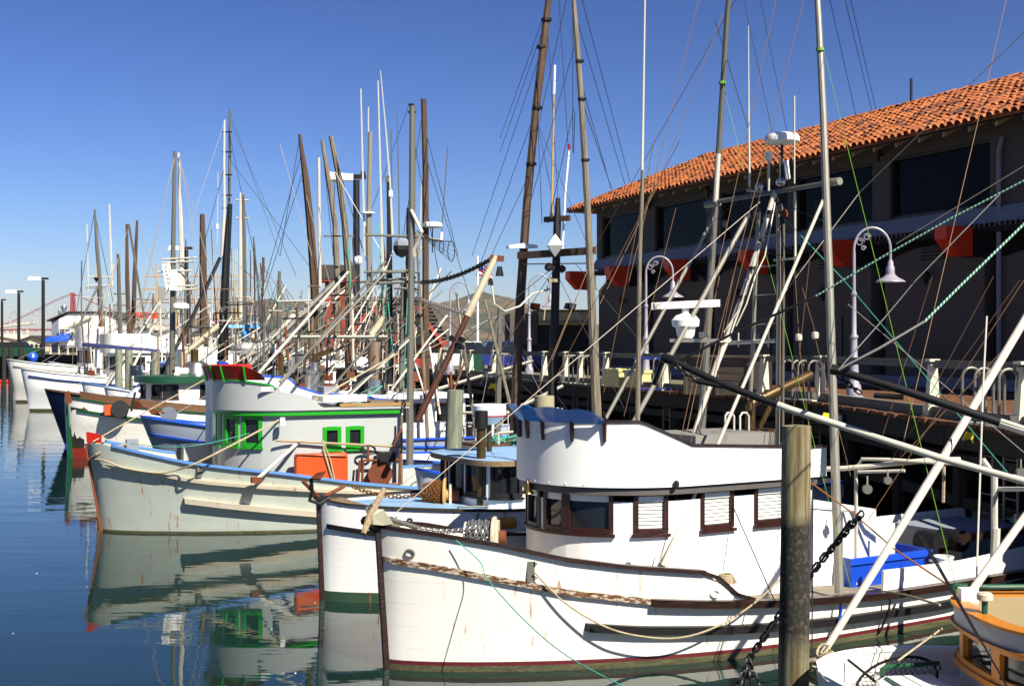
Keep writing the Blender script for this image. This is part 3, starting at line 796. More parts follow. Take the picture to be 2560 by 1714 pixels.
for i, (x, y, z, r_) in enumerate(cand):
    rx = PT - .05 + random.uniform(-.06, .05); rz = random.uniform(-.09, .09); dz = random.uniform(-.018, .02)
    if i < 298: inst(tme, 'roof_tile', bld, (x, y, z + dz), (rx, 0, rz))
    else: tile_mb(rest, Matrix.Translation((x, y, z + dz)) @ Matrix.Rotation(rz, 4, 'Z') @ Matrix.Rotation(rx, 4, 'X'))
for c_ in range(cols):
    x = -.95 + TW * c_
    rest.ribbon([((x - .1, -OV - .02 + q * math.cos(PT), zE + .06 + q * math.sin(PT)), (x + .1, -OV - .02 + q * math.cos(PT), zE + .06 + q * math.sin(PT)), (x + .1, -OV + q * math.cos(PT), zE + .09 + q * math.sin(PT)), (x - .1, -OV + q * math.cos(PT), zE + .09 + q * math.sin(PT))) for q in (0, min(RW / math.cos(PT), max(.1, (x + 1.2) / math.cos(PT))))])
o = rest.build('roof_tiles', M_tile, bld, 60); o['kind'] = 'stuff'
m_ = MB(); zr = zE + RW * math.tan(PT)
m_.prism([(-1.0, -OV, zE + .03), (XR, -OV, zE + .03), (XR, -OV + RW, zr), (-1.0 + RW, -OV + RW, zr)], (0, 0, .03))
m_.prism([(-1.0, -OV, zE + .03), (-1.0 + RW, -OV + RW, zr), (XR, -OV + RW, zr), (XR, 14, zE), (-1.0, 14, zE)], (0, 0, .03))
m_.build('roof_deck', M_tile, bld)
rdg = MB(); x = RW - 1.0
while x < XR:
    tile_mb(rdg, Matrix.Translation((x, -OV + RW, zr + .05)) @ Matrix.Rotation(-math.pi / 2, 4, 'Z') @ Matrix.Scale(1.3, 4)); x += .5
o = rdg.build('ridge_tiles', M_tile, bld, 60); o['kind'] = 'stuff'
p = bxz(2278, 260, -OV + RW); MB().tube([(p.x, -OV + RW, zr), (p.x, -OV + RW, zr + 1.05)], .05, 8).build('vent_pipe', M_darkm, bld)

# ================================================================== other buildings
M_shin = paint('dark_shingle', '#3a3430', .9, dirt=.6, island=.5); M_redw = paint('red_board_wall', '#8e2c16', .7, dirt=.3)
def local(r_, p): return Vector(p) - r_.location
# red chapel-like hut with shingled gables and tower, about 75 m off
Yr = 75; rr = thing('red_wooden_hut', 'dark shingle roofed red wooden hall with a square tower behind the masts', 'building', (P(1000, 900, Yr).x, Yr, ZD), R(14))
def g_box(name, x0, x1, y0, y1, z0, z1, m, parent): return MB().box(((x0 + x1) / 2, (y0 + y1) / 2, (z0 + z1) / 2), (x1 - x0, y1 - y0, z1 - z0)).build(name, m, parent)
s_ = Yr / F
def rx(px): return (px - 1000) * s_
def rz_(py): return (CY - py) * s_ + 1.4
g_box('wall', rx(860), rx(1108), 0, 5, 0, rz_(850), M_redw, rr)
ze, zt = rz_(852), rz_(742)
m_ = MB(); m_.prism([(rx(852), -.5, ze), (rx(1120), -.5, ze), (rx(1083), 2.6, zt), (rx(878), 2.6, zt)], (0, 0, .08)); m_.prism([(rx(852), 5.6, ze), (rx(1120), 5.6, ze), (rx(1083), 2.6, zt), (rx(878), 2.6, zt)], (0, 0, .08))
m_.prism([(rx(1120), -.5, ze), (rx(1120), 5.6, ze), (rx(1083), 2.6, zt)], (0, 0, .08)); m_.prism([(rx(852), -.5, ze), (rx(852), 5.6, ze), (rx(878), 2.6, zt)], (0, 0, .08)); roof = m_.build('roof', M_shin, rr)
for k in range(11):
    z = ze + (zt - ze) * k / 11; f_ = k / 11
    MB().beam((rx(852 + 26 * f_), -.5 + 3.1 * f_, z + .13), (rx(1120 - 37 * f_), -.5 + 3.1 * f_, z + .13), .3, .035).build('shingle_course', M_shin, roof)
MB().beam((rx(852), -.55, ze - .08), (rx(1120), -.55, ze - .08), .08, .2).build('eave_board', M_redw, rr)
for cx in (925, 1035):                                                      # cross gables with red barge boards
    m_ = MB(); zg = rz_(772); hw = 1.6
    m_.prism([(rx(cx) - hw, -.8, ze - .2), (rx(cx) + hw, -.8, ze - .2), (rx(cx), -.8, zg)], (0, 2.6, 0)); m_.build('gable', M_dark, rr)
    m_ = MB(); m_.beam((rx(cx) - hw - .1, -.9, ze - .3), (rx(cx), -.9, zg + .1), .08, .22); m_.beam((rx(cx) + hw + .1, -.9, ze - .3), (rx(cx), -.9, zg + .1), .08, .22); m_.build('barge_board', M_redw, rr)
tw = thing('red_tower', 'slim red wooden tower with small dark hipped cap beside the shingled hall', 'tower', (P(840, 900, Yr - 3).x, Yr - 3, ZD), R(10))
g_box('shaft', -.62, .62, -.6, .6, 0, rz_(712), M_redw, tw); zc0, zc1 = rz_(711), rz_(672)
MB().prism([(-1.15, -1.1, zc0), (1.15, -1.1, zc0), (1.15, 1.1, zc0), (-1.15, 1.1, zc0)], (0, 0, .12)).build('trim', M_redw, tw)
MB().ribbon([((-1.2, -1.15, zc0 + .12), (1.2, -1.15, zc0 + .12), (1.2, 1.15, zc0 + .12), (-1.2, 1.15, zc0 + .12)), ((-1.0, -.9, zc1), (1.0, -.9, zc1), (1.0, .9, zc1), (-1.0, .9, zc1))]).build('cap_roof', M_shin, tw, None)
lv = g_box('louvre', -.2, .2, -.64, -.6, rz_(775), rz_(745), M_dark, tw)
for k in range(8): MB().box((0, -.66, rz_(775) + .1 + k * .085), (.36, .03, .03)).build('slat', M_redw, lv)
# low flat roofed shed with scalloped shade line
Ys = 62; sh = thing('flat_roofed_shed', 'low dark shed with pale yellow parapet next to the tiled building', 'building', (P(1380, 900, Ys).x, Ys, ZD), R(4)); s_ = Ys / F
def sx(px): return (px - 1380) * s_
def sz(py): return (CY - py) * s_ + 1.4
g_box('wall', sx(1274), sx(1486), 0, 4, 0, sz(800), paint('dark_shed_wall', '#2d2925', .8, dirt=.3), sh)
g_box('parapet', sx(1345), sx(1486), -.25, 4.1, sz(812), sz(780), paint('pale_yellow_wall', '#c9b98a', .7, dirt=.3), sh)
g_box('coping', sx(1343), sx(1488), -.32, 4.2, sz(780), sz(774), paint('mossy_coping', '#77762f', .8, dirt=.4), sh)
g_box('side_wall', sx(1274), sx(1342), -.3, 4, sz(860), sz(782), M_wall, sh)
aw = MB(); n = 26
rows = [[(sx(1345) + (sx(1486) - sx(1345)) * k / n, -.3 - j * .4, sz(800) - j * .05 - (.09 * abs(math.sin(math.pi * k * 11 / n)) if j == 1 else 0)) for k in range(n + 1)] for j in range(2)]
aw.grid(rows).build('scalloped_awning', paint('awning_canvas', '#bdb083', .8, dirt=.2), sh)
for px in (1335, 1425):
    q = thing('floodlight', 'black box floodlight on the shed roof, %s one' % ('left' if px == 1335 else 'right'), 'floodlight', P(px, 775, Ys - .3), R(20)); 
    MB().tube([(0, 0, -.05), (0, 0, .12)], .04, 6).build('stand', M_darkm, q)
    MB().prism([(-.25, -.2, .08), (.2, -.2, .02), (.28, -.2, .3), (-.15, -.2, .36)], (0, .45, 0)).build('housing', M_darkm, q, None)
    MB().box((.05, -.21, .2), (.3, .02, .2)).build('lens', M_orange if px == 1335 else M_white, q)
# flagpole
def flag(px, y0, y1, Y, fy, fx, lab, sc=1.0, zb=ZD):
    a = P(px, y1, Y); a.z = zb; top = P(px, y0, Y).z - zb; r_ = thing('flagpole', lab, 'flagpole', a)
    MB().tube([(0, 0, 0), (0, 0, top)], [.08, .05], 8).build('pole', M_white, r_)
    M_fl = MATS.get('fl')
    w_, h_ = 1.3 * sc, .85 * sc; z1 = P(px, fy, Y).z - zb; rows = []
    def pt(i, j): s = i / 14; return Vector((s * w_ * .75, .12 * math.sin(s * 7), z1 - j / 7 * h_ - s * s * .9 * sc))
    for j in range(7):
        m_ = MB().grid([[pt(i, j) for i in range(15)], [pt(i, j + 1) for i in range(15)]]); m_.build('stripe', M_red if j % 2 == 0 else M_white, r_)
    MB().grid([[pt(i, j) + Vector((0, -.012, 0)) for i in range(6)] for j in (0, 1, 2, 3, 4)]).build('canton', M_navy, r_)
    return r_
flag(1194, 640, 868, 68, 655, 1, 'tall white flagpole with drooping striped flag right of the rusty derrick', .85)
flag(526, 780, 868, 120, 785, 1, 'small striped flag on a staff left of the black mast', 1.1)

# sea air: one even box round the whole place
hz = bpy.data.materials.new('sea_haze'); hz.use_nodes = True; hn = hz.node_tree; hn.nodes.remove(hn.nodes['Principled BSDF'])
pv = hn.nodes.new('ShaderNodeVolumePrincipled'); pv.inputs['Color'].default_value = (.72, .84, 1.0, 1); pv.inputs['Density'].default_value = .000028; pv.inputs['Anisotropy'].default_value = .2
hn.links.new(pv.outputs[0], hn.nodes['Material Output'].inputs['Volume'])
o = MB().box((0, 6000, 230), (18600, 12400, 466)).build('haze', hz, None, None); o['kind'] = 'stuff'; o['label'] = 'thin sea haze over the bay'
# ================================================================== boat A: white troller with brown trim, nearest
A = Boat('fishing_boat', 'nearest white fishing boat with brown trim and blue visors on its bridge', (-1.53, 15.25), 30, L=13.0, B=1.95, Bw=1.85, zb=1.82, rake=.12, um=.40, pd=.64, pw=.74, taper=.3, zd=1.3)
gA = A.tab([(955, 1396), (1080, 1416), (1250, 1448), (1419, 1480), (1623, 1502), (1761, 1508), (1944, 1505), (2209, 1486), (2560, 1430)])
tA = A.tab([(943, 1319), (1100, 1342), (1250, 1368), (1419, 1404), (1560, 1421), (1760, 1434)])
uq = A.hit(1886, 1500)[0]; gf = interp(gA)
TA = interp([(0, tA[0][1])] + tA[1:] + [(tA[-1][0] + .015, tA[-1][1] - .07), ((tA[-1][0] + uq) / 2, gf((tA[-1][0] + uq) / 2) + .12), (uq, gf(uq) + .02)] + [(u, z + .02) for u, z in gA if u > uq] + [(1.0, gA[-1][1] + .06)])
A.hull(M_whull, TA, lambda u: gf(u) - .03, M_deck, boot=((.0, .075, M_grime, 'waterline_grime'), (.075, .125, M_darkred, 'boot_stripe')))
A.stem(M_brown, .05)
A.rail('cap_rail', M_brown, [(.0, TA(0))] + tA[1:], .05, .05, top=True)
A.rail('bulwark_trim', M_brown, [(u / 100, TA(u / 100)) for u in range(int(tA[-1][0] * 100), int(uq * 100) + 2, 2)], .05, .03, top=True)
A.rail('upper_guard', M_weath, [g for g in gA if g[0] < .36] + [A.hit(1623, 1502)], .075, .05)
A.rail('upper_guard', M_brown, [A.hit(1623, 1504)] + gA[5:] + [(1.0, gA[-1][1] + .08)], .095, .10)
A.rail('rub_rail', M_black, A.tab([(1463, 1566), (1600, 1573), (1800, 1572), (1944, 1563), (2100, 1548), (2350, 1510)]) + [(1.0, .62)], .10, .10)
# aft bulwark boards
aft = A.tab([(2213, 1426), (2400, 1402), (2560, 1368)]); mb = MB()
ff = interp(aft + [(1.0, aft[-1][1] + .1)])
for sd in (-1, 1):
    u0 = aft[0][0]; secs = []
    for k in range(13):
        u = u0 + (1 - u0) * k / 12; secs.append([A.S(u, gf(u) + .05, sd, -.06), A.S(u, gf(u) + .05, sd, -.02), A.S(u, ff(u), sd, -.02), A.S(u, ff(u), sd, -.06)])
    mb.ribbon(secs)
mb.build('aft_bulwark', M_white, A.root)
# wheelhouse
XRA = A.y(2032, 1300, -1.28).x
XFA = solve_xf(A, 1.5, 1.28, 1315, XRA)
pw = Path(A, XFA, 1.5, 1.28, XRA, 0, 2.0)
zdk = .72
u_a, u_b, u_c = pw.u_px(1532), pw.u_px(1420), pw.u_px(1360)
zs_, zh_ = pw.z_py(u_a, 1332), pw.z_py(u_a, 1228)
wins = [(u_a, u_b + .02, zs_, zh_), (pw.u_px(1414), pw.u_px(1362), zs_, zh_), (pw.u_px(1351), pw.u_px(1322), zs_, zh_)]
uq_ = pw.u_px(1322) + .1
wins += [(uq_, uq_ + .55, zs_, zh_), (uq_ + .65, uq_ + 1.2, zs_, zh_)]
bl = []
for a, b in ((1586, 1668), (1752, 1832), (1886, 1962)):
    ua, ub = pw.u_px(b), pw.u_px(a); wins.append((ua, ub, zs_ + .0, zh_ - .01)); bl.append(min(ua, ub))
far_w = [(pw.tot - b, pw.tot - a, c, d) for a, b, c, d in wins[5:]]
wins += far_w; ws = sorted(wins); bli = [i for i, q in enumerate(ws) if min(q[0], q[1]) in bl]
A.house(pw, wins, zdk - .1, 1.98, M_white, M_mahog, blind=bli)
lid(A, pw, 1.99, M_cover, 'ceiling', .05, .03, -.05)
# overhanging dark band and flared bridge bulwark
pf = Path(A, XFA, 1.5, 1.28, XRA, .13, 2.0)
ub = [pf.u_px(x) for x in (2033, 1730, 1605, 1440, 1340)]
zb_lo = pf.z_py(pf.u_px(1600), 1219)
zt_f = interp([(0, pf.z_py(ub[0], 1117)), (ub[0], pf.z_py(ub[0], 1117)), (ub[1], pf.z_py(ub[1], 1113)), (ub[2], pf.z_py(ub[2], 1055)), (ub[3], pf.z_py(ub[3], 1053)), (pf.uf, pf.z_py(ub[4], 1046))])
def zt_sym(u): return zt_f(min(u, pf.tot - u))
mb = MB(); pf.band(mb, 0, pf.tot, zb_lo, zt_sym, -.05, 0, .08); mb.build('bridge_bulwark', M_white, A.root)
mb = MB(); pf.band(mb, 0, pf.tot, lambda u: zt_sym(u) - .01, lambda u: zt_sym(u) + .02, -.07, .02, .08); mb.build('bridge_cap_rail', M_brown, A.root)
lid(A, pf, zb_lo + .03, M_cover, 'bridge_deck', .05, .02, -.03)
mb = MB(); pf.band(mb, 0, pf.tot, zb_lo - .10, zb_lo - .002, -.12, -.04, .1); mb.build('eyebrow_band', paint('grey_brown_band', '#54504c', .5, dirt=.3), A.root)
# tinted visors with brackets
vx = [1289, 1326, 1368, 1432, 1508]; zv = pf.z_py(pf.u_px(1432), 1053)
us = [pf.uf + .25, pf.u_px(1322), pf.u_px(1360), pf.u_px(1432), pf.u_px(1512)]
vh = [.17, .17, .16, .15, .05]
for i_, (a, b) in enumerate(zip(us, us[1:])):
    h1_, h2_ = vh[i_], vh[i_ + 1]
    g_ = MB(); n = 8
    g_.ribbon([(pf.pt(a + (b - a) * k / n, zv - .02, .03), pf.pt(a + (b - a) * k / n, zv - .02, .045), pf.pt(a + (b - a) * k / n, zv + h1_ + (h2_ - h1_) * (k / n) ** 2 + .03 * math.sin(math.pi * k / n), .19), pf.pt(a + (b - a) * k / n, zv + h1_ + (h2_ - h1_) * (k / n) ** 2 + .03 * math.sin(math.pi * k / n), .175)) for k in range(n + 1)])
    g_.build('windscreen_visor', M_bglass, A.root)
for u in us:
    MB().tube([pf.pt(u, zv - .25, .02), pf.pt(u, zv, .035), pf.pt(u, zv + .14, .14)], [.022, .03, .012], 6).build('visor_bracket', M_mahog, A.root)
for u in (pf.tot - us[2], pf.tot - us[3]): MB().tube([pf.pt(u, zv - .25, .02), pf.pt(u, zv, .035), pf.pt(u, zv + .14, .14)], [.022, .03, .012], 6).build('visor_bracket', M_mahog, A.root)
# aft house and hatch
g_ = MB(); 
def qbox(B, name, x0, x1, y0, y1, z0, z1, m, parent=None, rz=0): return MB().box(((x0 + x1) / 2, (y0 + y1) / 2, (z0 + z1) / 2), (x1 - x0, y1 - y0, z1 - z0)).build(name, m, parent or B.root)
pa = A.y(2190, 1285, -.95); xr0 = 9.2
qbox(A, 'aft_house', XRA + .02, A.y(2190, 1285, -1.0).x, -1.0, 1.15, .5, A.y(2100, 1280, -1.0).z, M_white)
p = A.y(2220, 1312, -1.0); qbox(A, 'locker', p.x - .35, p.x + .25, -.9, .4, .5, p.z, M_white)
qbox(A, 'hatch', 9.6, 11.2, -.6, .8, .5, 1.0, M_wall2)
p0, p1 = A.y(2265, 1330, -.9), A.y(2495, 1322, -.9)
MB().beam((9.0, -1.0, 1.02), (11.8, -1.0, 1.06), .12, .1).build('rail_board', M_brown, A.root)
MB().beam((10.3, -1.05, 1.18), (12.2, -1.05, 1.24), .05, .26).build('fish_board', wood('white_peeling_board', '#b5ad9c', '#d5d0c2', axis=0, peel='#8d8470'), A.root)
for xx in (9.0, 9.5):
    MB().tube([(xx, -.7, .9), (xx, -.3, .9)], .17, 14).build('gurdy_spool', M_darkm, A.root)
# fittings on the bow
def anchor(B, at, s=1.0, rz=0, lab='anchor', tilt=0):
    M_ = Matrix.Translation(at) @ Matrix.Rotation(rz, 4, 'Z') @ Matrix.Rotation(tilt, 4, 'Y')
    a = MB(); a.tube([M_ @ Vector((0, 0, 0)), M_ @ Vector((1.0 * s, 0, .12 * s))], .028 * s, 8)
    r_ = a.build(lab, M_galv, B.root)
    k = MB(); k.prism([M_ @ Vector(q) for q in ((-.05 * s, -.02, -.02), (.1 * s, -.22 * s, -.12 * s), (.22 * s, -.16 * s, -.32 * s), (-.02 * s, -.02, -.42 * s))], (M_.to_3x3() @ Vector((0, .02, 0)))); 
    k.prism([M_ @ Vector(q) for q in ((-.05 * s, .02, -.02), (.1 * s, .22 * s, -.12 * s), (.22 * s, .16 * s, -.32 * s), (-.02 * s, .02, -.42 * s))], (M_.to_3x3() @ Vector((0, -.02, 0))))
    k.build('fluke', M_galv, r_, None); return r_
bt = A.S(0, TA(0))
M_stock = wood('anchor_stock_wood', '#7b684c', '#a08c6c', axis=2, rough=.85)
def WA(px, py, Y): return A.w(px, py, Y)
an = MB().tube([WA(1042, 1318, 15.35), WA(985, 1300, 15.1), WA(930, 1282, 14.9)], .03, 8).build('anchor_shank', M_galv, A.root)
MB().tube([WA(908, 1334, 14.55), WA(925, 1290, 14.75), WA(960, 1222, 15.1)], [.03, .05, .032], 8).build('anchor_stock', M_stock, an)
MB().prism([WA(925, 1310, 14.72), WA(922, 1288, 14.74), WA(936, 1271, 14.8), WA(950, 1272, 14.82), WA(975, 1308, 14.9), WA(950, 1312, 14.8)], (.03, -.04, 0)).build('fluke', paint('galvanised_fluke', '#8d8a74', .55, dirt=.35), an, None)
MB().prism([WA(978, 1290, 15.2), WA(998, 1303, 15.3), WA(999, 1322, 15.35), WA(980, 1325, 15.3)], (.03, .04, 0)).build('fluke', paint('galvanised_fluke', '#8d8a74', .55, dirt=.35), an, None)
MB().tube([WA(950, 1330, 15.3), WA(912, 1300, 14.95)], .06, 8).build('bow_roller', M_darkm, A.root)
MB().tube([WA(925, 1292, 14.75), WA(915, 1270, 14.8), WA(930, 1258, 14.85), WA(942, 1280, 14.8)], .02, 6).build('shackle', M_galv, A.root)
# windlass reel wrapped in chain
rc = WA(1208, 1343, 16.4); ax = Vector((0, 1, 0)); rc = Vector((rc.x, rc.y, rc.z))
an_ = R(-35); axd = Vector((math.cos(an_), math.sin(an_), 0))
Mr = axd.to_track_quat('Z', 'Y').to_matrix()
wl = MB().lathe([(.07, -.25), (.2, -.25), (.21, -.24), (.2, -.22), (.12, -.22), (.12, .12), (.27, .12), (.28, .14), (.28, .17), (.22, .18), (.09, .18), (.09, .26), (.03, .3)], rc, 22, Mr).build('windlass', M_cream, A.root)
ch = MB()
for k in range(7):
    off = axd * (-.19 + k * .045); rr_ = .20 + (.02 if k % 2 else 0)
    ring = [rc + off + (Mr @ Vector((math.cos(a) * rr_, math.sin(a) * rr_, 0))) for a in [2 * math.pi * j / 20 for j in range(21)]]
    chain_links(ch, ring, .062, .009, .021)
o = ch.build('wound_chain', M_chain, wl); o['kind'] = 'stuff'
MB().box((rc.x, rc.y, rc.z - .32), (.35, .3, .3)).build('winch_stand', M_cream, wl)
MB().prism([rc + Mr @ Vector((-.12, .22, .18)), rc + Mr @ Vector((.12, .22, .18)), rc + Mr @ Vector((.2, -.4, .18)), rc + Mr @ Vector((-.2, -.4, .18))], Mr @ Vector((0, 0, .03))).build('side_plate', M_cream, wl)
MB().tube([rc + axd * .2, rc + axd * .3], .1, 12).build('rope_drum', M_rust, wl)
chain_links(c_ := MB(), sag(WA(1042, 1318, 15.4), rc + Vector((-.05, -.05, .17)), .06), .07, .009, .023); c_.build('anchor_chain', M_chain, A.root)['kind'] = 'stuff'
# hawse pipe, bronze plate with cleats, small fittings on the hull side
def side_pt(B, px, py, off): u, z = B.hit(px, py); return B.S(u, z, -1, off), B.S(min(u + .01, 1), z, -1, off) - B.S(max(u - .01, 0), z, -1, off)
def side_ring(B, px, py, r_, tr, m, name='hawse_ring', sx_=1.3):
    p, t_ = side_pt(B, px, py, .01); t_ = t_.normalized()
    return MB().tube([p + t_ * math.cos(a) * r_ * sx_ + Vector((0, 0, math.sin(a) * r_)) for a in [2 * math.pi * k / 16 for k in range(17)]], tr, 6).build(name, m, B.root)
side_ring(A, 1023, 1383, .045, .014, M_galv); side_ring(A, 1787, 1482, .045, .016, M_white)
p, t_ = side_pt(A, 1326, 1430, .012); t_ = t_.normalized(); o = MB().beam(p + Vector((0, 0, -.15)), p + Vector((0, 0, .15)), .09, .015, up=Vector((t_.y, -t_.x, 0))).build('cleat_plate', M_galv, A.root)
for dz in (-.06, .11): MB().tube([p + t_ * .03 + Vector((0, 0, dz + .02)), p + t_ * .03 + Vector((.02, -.05, dz)), p + t_ * .03 + Vector((0, 0, dz - .03))], .009, 6).build('hook', M_darkm, o)
# spotlight, cleats and nav bits on the house side
p = pw.pt(pw.u_px(1577), pw.z_py(pw.u_px(1577), 1400), .07); MB().tube([p + Vector((0, 0, -.0)), p + Vector((0, -.02, .06))], [.05, .02], 8).build('fairlead', M_white, A.root)
p = pf.pt(pf.u_px(1688), pf.z_py(pf.u_px(1688), 1209), .03); MB().lathe([(.01, -.05), (.04, -.02), (.035, .03), (.012, .05)], p, 10).build('horn', M_darkm, A.root)
p = pw.pt(pw.u_px(1342), pw.z_py(pw.u_px(1342), 1218), .14); MB().lathe([(.09, -.07), (.085, -.055), (.055, -.03), (.05, .05), (.02, .08), (.008, .12)], p, 14).build('brass_bell', plain('bell_brass', '#8a6b45', .3, .9), A.root)
MB().tube([p + Vector((0, 0, .1)), p + Vector((.1, 0, .16))], .008, 6).build('bell_bracket', M_darkm, A.root)
# gear on the house top
zr = zb_lo + .03
a0, a1 = A.y(1672, 1113, 0), A.y(1866, 1113, 0)
MB().box(((a0.x + a1.x) / 2, -.05, (zr + A.y(1770, 1078, 0).z) / 2), (a1.x - a0.x, 1.1, A.y(1770, 1078, 0).z - zr)).build('deck_box', paint('grey_deck_box', '#7d7a72', .6, dirt=.3), A.root)
e0 = A.y(1893, 1110, -.1); MB().box((e0.x, -.1, e0.z + .02), (.34, .4, .42)).build('exhaust_box', M_brass, A.root)
pe = [A.y(1876, 1090, -.1), A.y(1876, 1013, -.1), A.y(1881, 1006, -.1), A.y(1960, 968, -.1), A.y(2026, 937, -.1)]
ex = MB().tube(pe, [.072, .072, .072, .07, .07], 14).build('exhaust_pipe', M_brass, A.root)
MB().tube([A.y(1990, 955, -.1), A.y(2026, 937, -.1)], .078, 14).build('pipe_collar', M_brass, ex); MB().tube([A.y(1876, 1072, -.1), A.y(1876, 1066, -.1)], .08, 14).build('pipe_collar', M_brass, ex)
MB().beam(A.y(1893, 1080, -.1), A.y(1925, 1016, -.1), .03, .07).build('pipe_brace', M_brass, A.root)
for x in (1825, 1862):
    q = [A.y(x - 12, 1075, -.3), A.y(x - 12, 1040, -.3), A.y(x - 6, 1031, -.3), A.y(x + 4, 1031, -.3), A.y(x + 10, 1040, -.3), A.y(x + 10, 1075, -.3)]; MB().tube(q, .015, 6).build('grab_hoop', M_wpole, A.root)
# spars. cross bar square to the boat at x = 6.3, poles stepped on the side decks
XM = 6.25
def AX(px, py, x=XM): return A.x(px, py, x)
MB().tube([AX(1776, 507), AX(2060, 459)], .035, 8).build('cross_bar', M_galv, A.root)
for q in ((1765, 512, 1797, 507), (2058, 459, 2100, 453)): MB().tube([AX(q[0], q[1]), AX(q[2], q[3])], .055, 10).build('bar_end', M_alu, A.root)
t1 = [A.w(1826, -40, 19.0), A.w(1818, 30, 19.1), A.w(1796, 388, 19.6), A.w(1776, 702, 19.75), A.w(1751, 1110, 19.8)]
MB().tube(t1, [.036, .04, .047, .06, .07], 10).build('trolling_pole', M_galv, A.root)
t2 = [A.w(2040, -60, 17.6), A.w(2047, 60, 17.5), A.w(2058, 287, 17.4), A.w(2073, 700, 17.1), A.w(2098, 1482, 16.6)]
MB().tube(t2, [.042, .045, .05, .057, .063], 10).build('trolling_pole', M_alu, A.root)
MB().tube([A.w(1796, 385, 19.5), A.w(1789, 505, 19.5)], .038, 8).build('white_pole_sleeve', M_wpole, A.root)
for q in ((2050, 124, 17.45), (1806, 207, 19.3)): p = A.w(*q); MB().tube([p + Vector((0, 0, -.02)), p + Vector((0, 0, .02))], .058, 10).build('lime_lashing', M_lime, A.root)
# A-frame legs, ladder mast, mid bar
A.pole('mast_leg', M_alu, [A.x(1872, 536, 6.0), A.x(1582, 1058, 4.1)], .036)
A.pole('mast_leg', M_alu, [AX(1780, 552), A.x(1515, 1045, 4.4)], .03)
A.pole('mast', M_wpole, [AX(1938, 480), A.x(1864, 718, 5.7), A.x(1815, 853, 5.35), A.x(1793, 907, 5.2), A.x(1751, 1038, 4.8), A.x(1729, 1108, 4.6)], .042, 10)
A.pole('mast_cable', M_wpole, [AX(1932, 500), A.x(1850, 770, 5.5), A.x(1810, 830, 5.35)], .012, 6)
l1 = [AX(1896, 530), AX(1888, 710), AX(1883, 853), AX(1874, 1030)]; l2 = [AX(1945, 514), AX(1947, 710), AX(1944, 1110)]
A.pole('ladder_leg', M_alu, l1, .03); A.pole('ladder_leg', M_alu, l2, .033)
for y in (588, 664, 735, 808): A.pole('rung', M_alu, [AX(1890, y + 4), AX(1946, y - 2)], .011, 6)
A.pole('lower_bar', M_wpole, [AX(1815, 857), AX(1940, 851)], .03); 
for x in (1846, 1921): A.pole('belaying_pin', M_wpole, [AX(x, 825), AX(x, 868)], .012, 6)
A.pole('mast_shroud_pole', M_galv, [AX(1960, 560), AX(1958, 1105)], .015, 6)
MB().beam(A.x(1690, 851, 5.0), A.x(1815, 851, 5.3), .35, .05).build('radar_platform', M_wpole, A.root)
A.pole('platform_brace', M_darkm, [A.x(1697, 853, 5.0), A.x(1665, 905, 4.7)], .03)
def radar(B, c, L_, rz, mat=None, tilt=0.0, s=1.0, name='radar_scanner'):
    r_ = MB().ribbon([(c + Matrix.Rotation(rz, 3, 'Z') @ Vector((x, -.09 * s * k, .5 * s + x * tilt - .05 * s)), c + Matrix.Rotation(rz, 3, 'Z') @ Vector((x, .09 * s * k, .5 * s + x * tilt - .05 * s)), c + Matrix.Rotation(rz, 3, 'Z') @ Vector((x, .06 * s * k, .5 * s + x * tilt + .055 * s)), c + Matrix.Rotation(rz, 3, 'Z') @ Vector((x, -.06 * s * k, .5 * s + x * tilt + .055 * s))) for x, k in ((-L_ / 2, .7), (-L_ / 2 + .04, 1), (L_ / 2 - .04, 1), (L_ / 2, .7))]).build(name, mat or M_white, B.root)
    MB().lathe([(.1 * s, 0), (.13 * s, .04 * s), (.15 * s, .16 * s), (.2 * s, .18 * s), (.21 * s, .27 * s), (.15 * s, .34 * s), (.06 * s, .37 * s), (.05 * s, .47 * s)], c, 18).build('radar_pedestal', mat or M_white, r_)
    return r_
radar(A, A.x(1714, 845, 5.05), 1.0, R(-40), tilt=.04, s=.98)
A.pole('searchlight', M_steel, [A.x(1752, 842, 5.05), A.x(1768, 838, 5.1)], [.07, .05], 12)
def dome(B, c, r_, h, m=None, name='radome', st=None):
    o = MB().lathe([(r_ * .3, -.3 * h), (r_ * .85, -.15 * h), (r_, .0), (r_, .5 * h), (r_ * .9, .8 * h), (r_ * .55, h), (.01, 1.04 * h)], c, 24).build(name, m or M_white, B.root)
    if st: MB().tube([c - Vector((0, 0, .3 * h)), c - Vector((0, 0, .3 * h + st))], .02, 8).build('radome_stem', M_darkm, o)
    return o
dome(A, AX(1955, 355), .255, .13, st=.65)
for q, r_ in (((1898, 468), .065), ((1952, 456), .072)): MB().lathe([(r_ * math.sin(a), -r_ * math.cos(a)) for a in [math.pi * k / 10 for k in range(11)]], AX(*q), 16).build('mirror_ball', M_steel, A.root)
A.pole('whip_antenna', M_wpole, [AX(1874, 473), AX(1872, 300), AX(1871, 64)], [.02, .014, .006], 6); A.pole('antenna_base', M_yel, [AX(1874, 476), AX(1874, 466)], .022)
A.pole('whip_antenna', M_wpole, [AX(1986, 240), AX(1986, 459)], .012, 6); A.pole('whip_antenna', M_wpole, [AX(1987, 480), AX(1988, 640)], .019, 6)
A.pole('antenna_can', M_white, [AX(1922, 380), AX(1922, 402)], .055, 12); A.pole('antenna_stalk', M_wpole, [AX(1922, 402), AX(1921, 478)], .02, 8)
A.pole('antenna_can', M_white, [AX(1965, 402), AX(1970, 448)], .036, 12); A.pole('antenna_stalk', M_wpole, [AX(1953, 398), AX(1952, 450)], .024, 8)
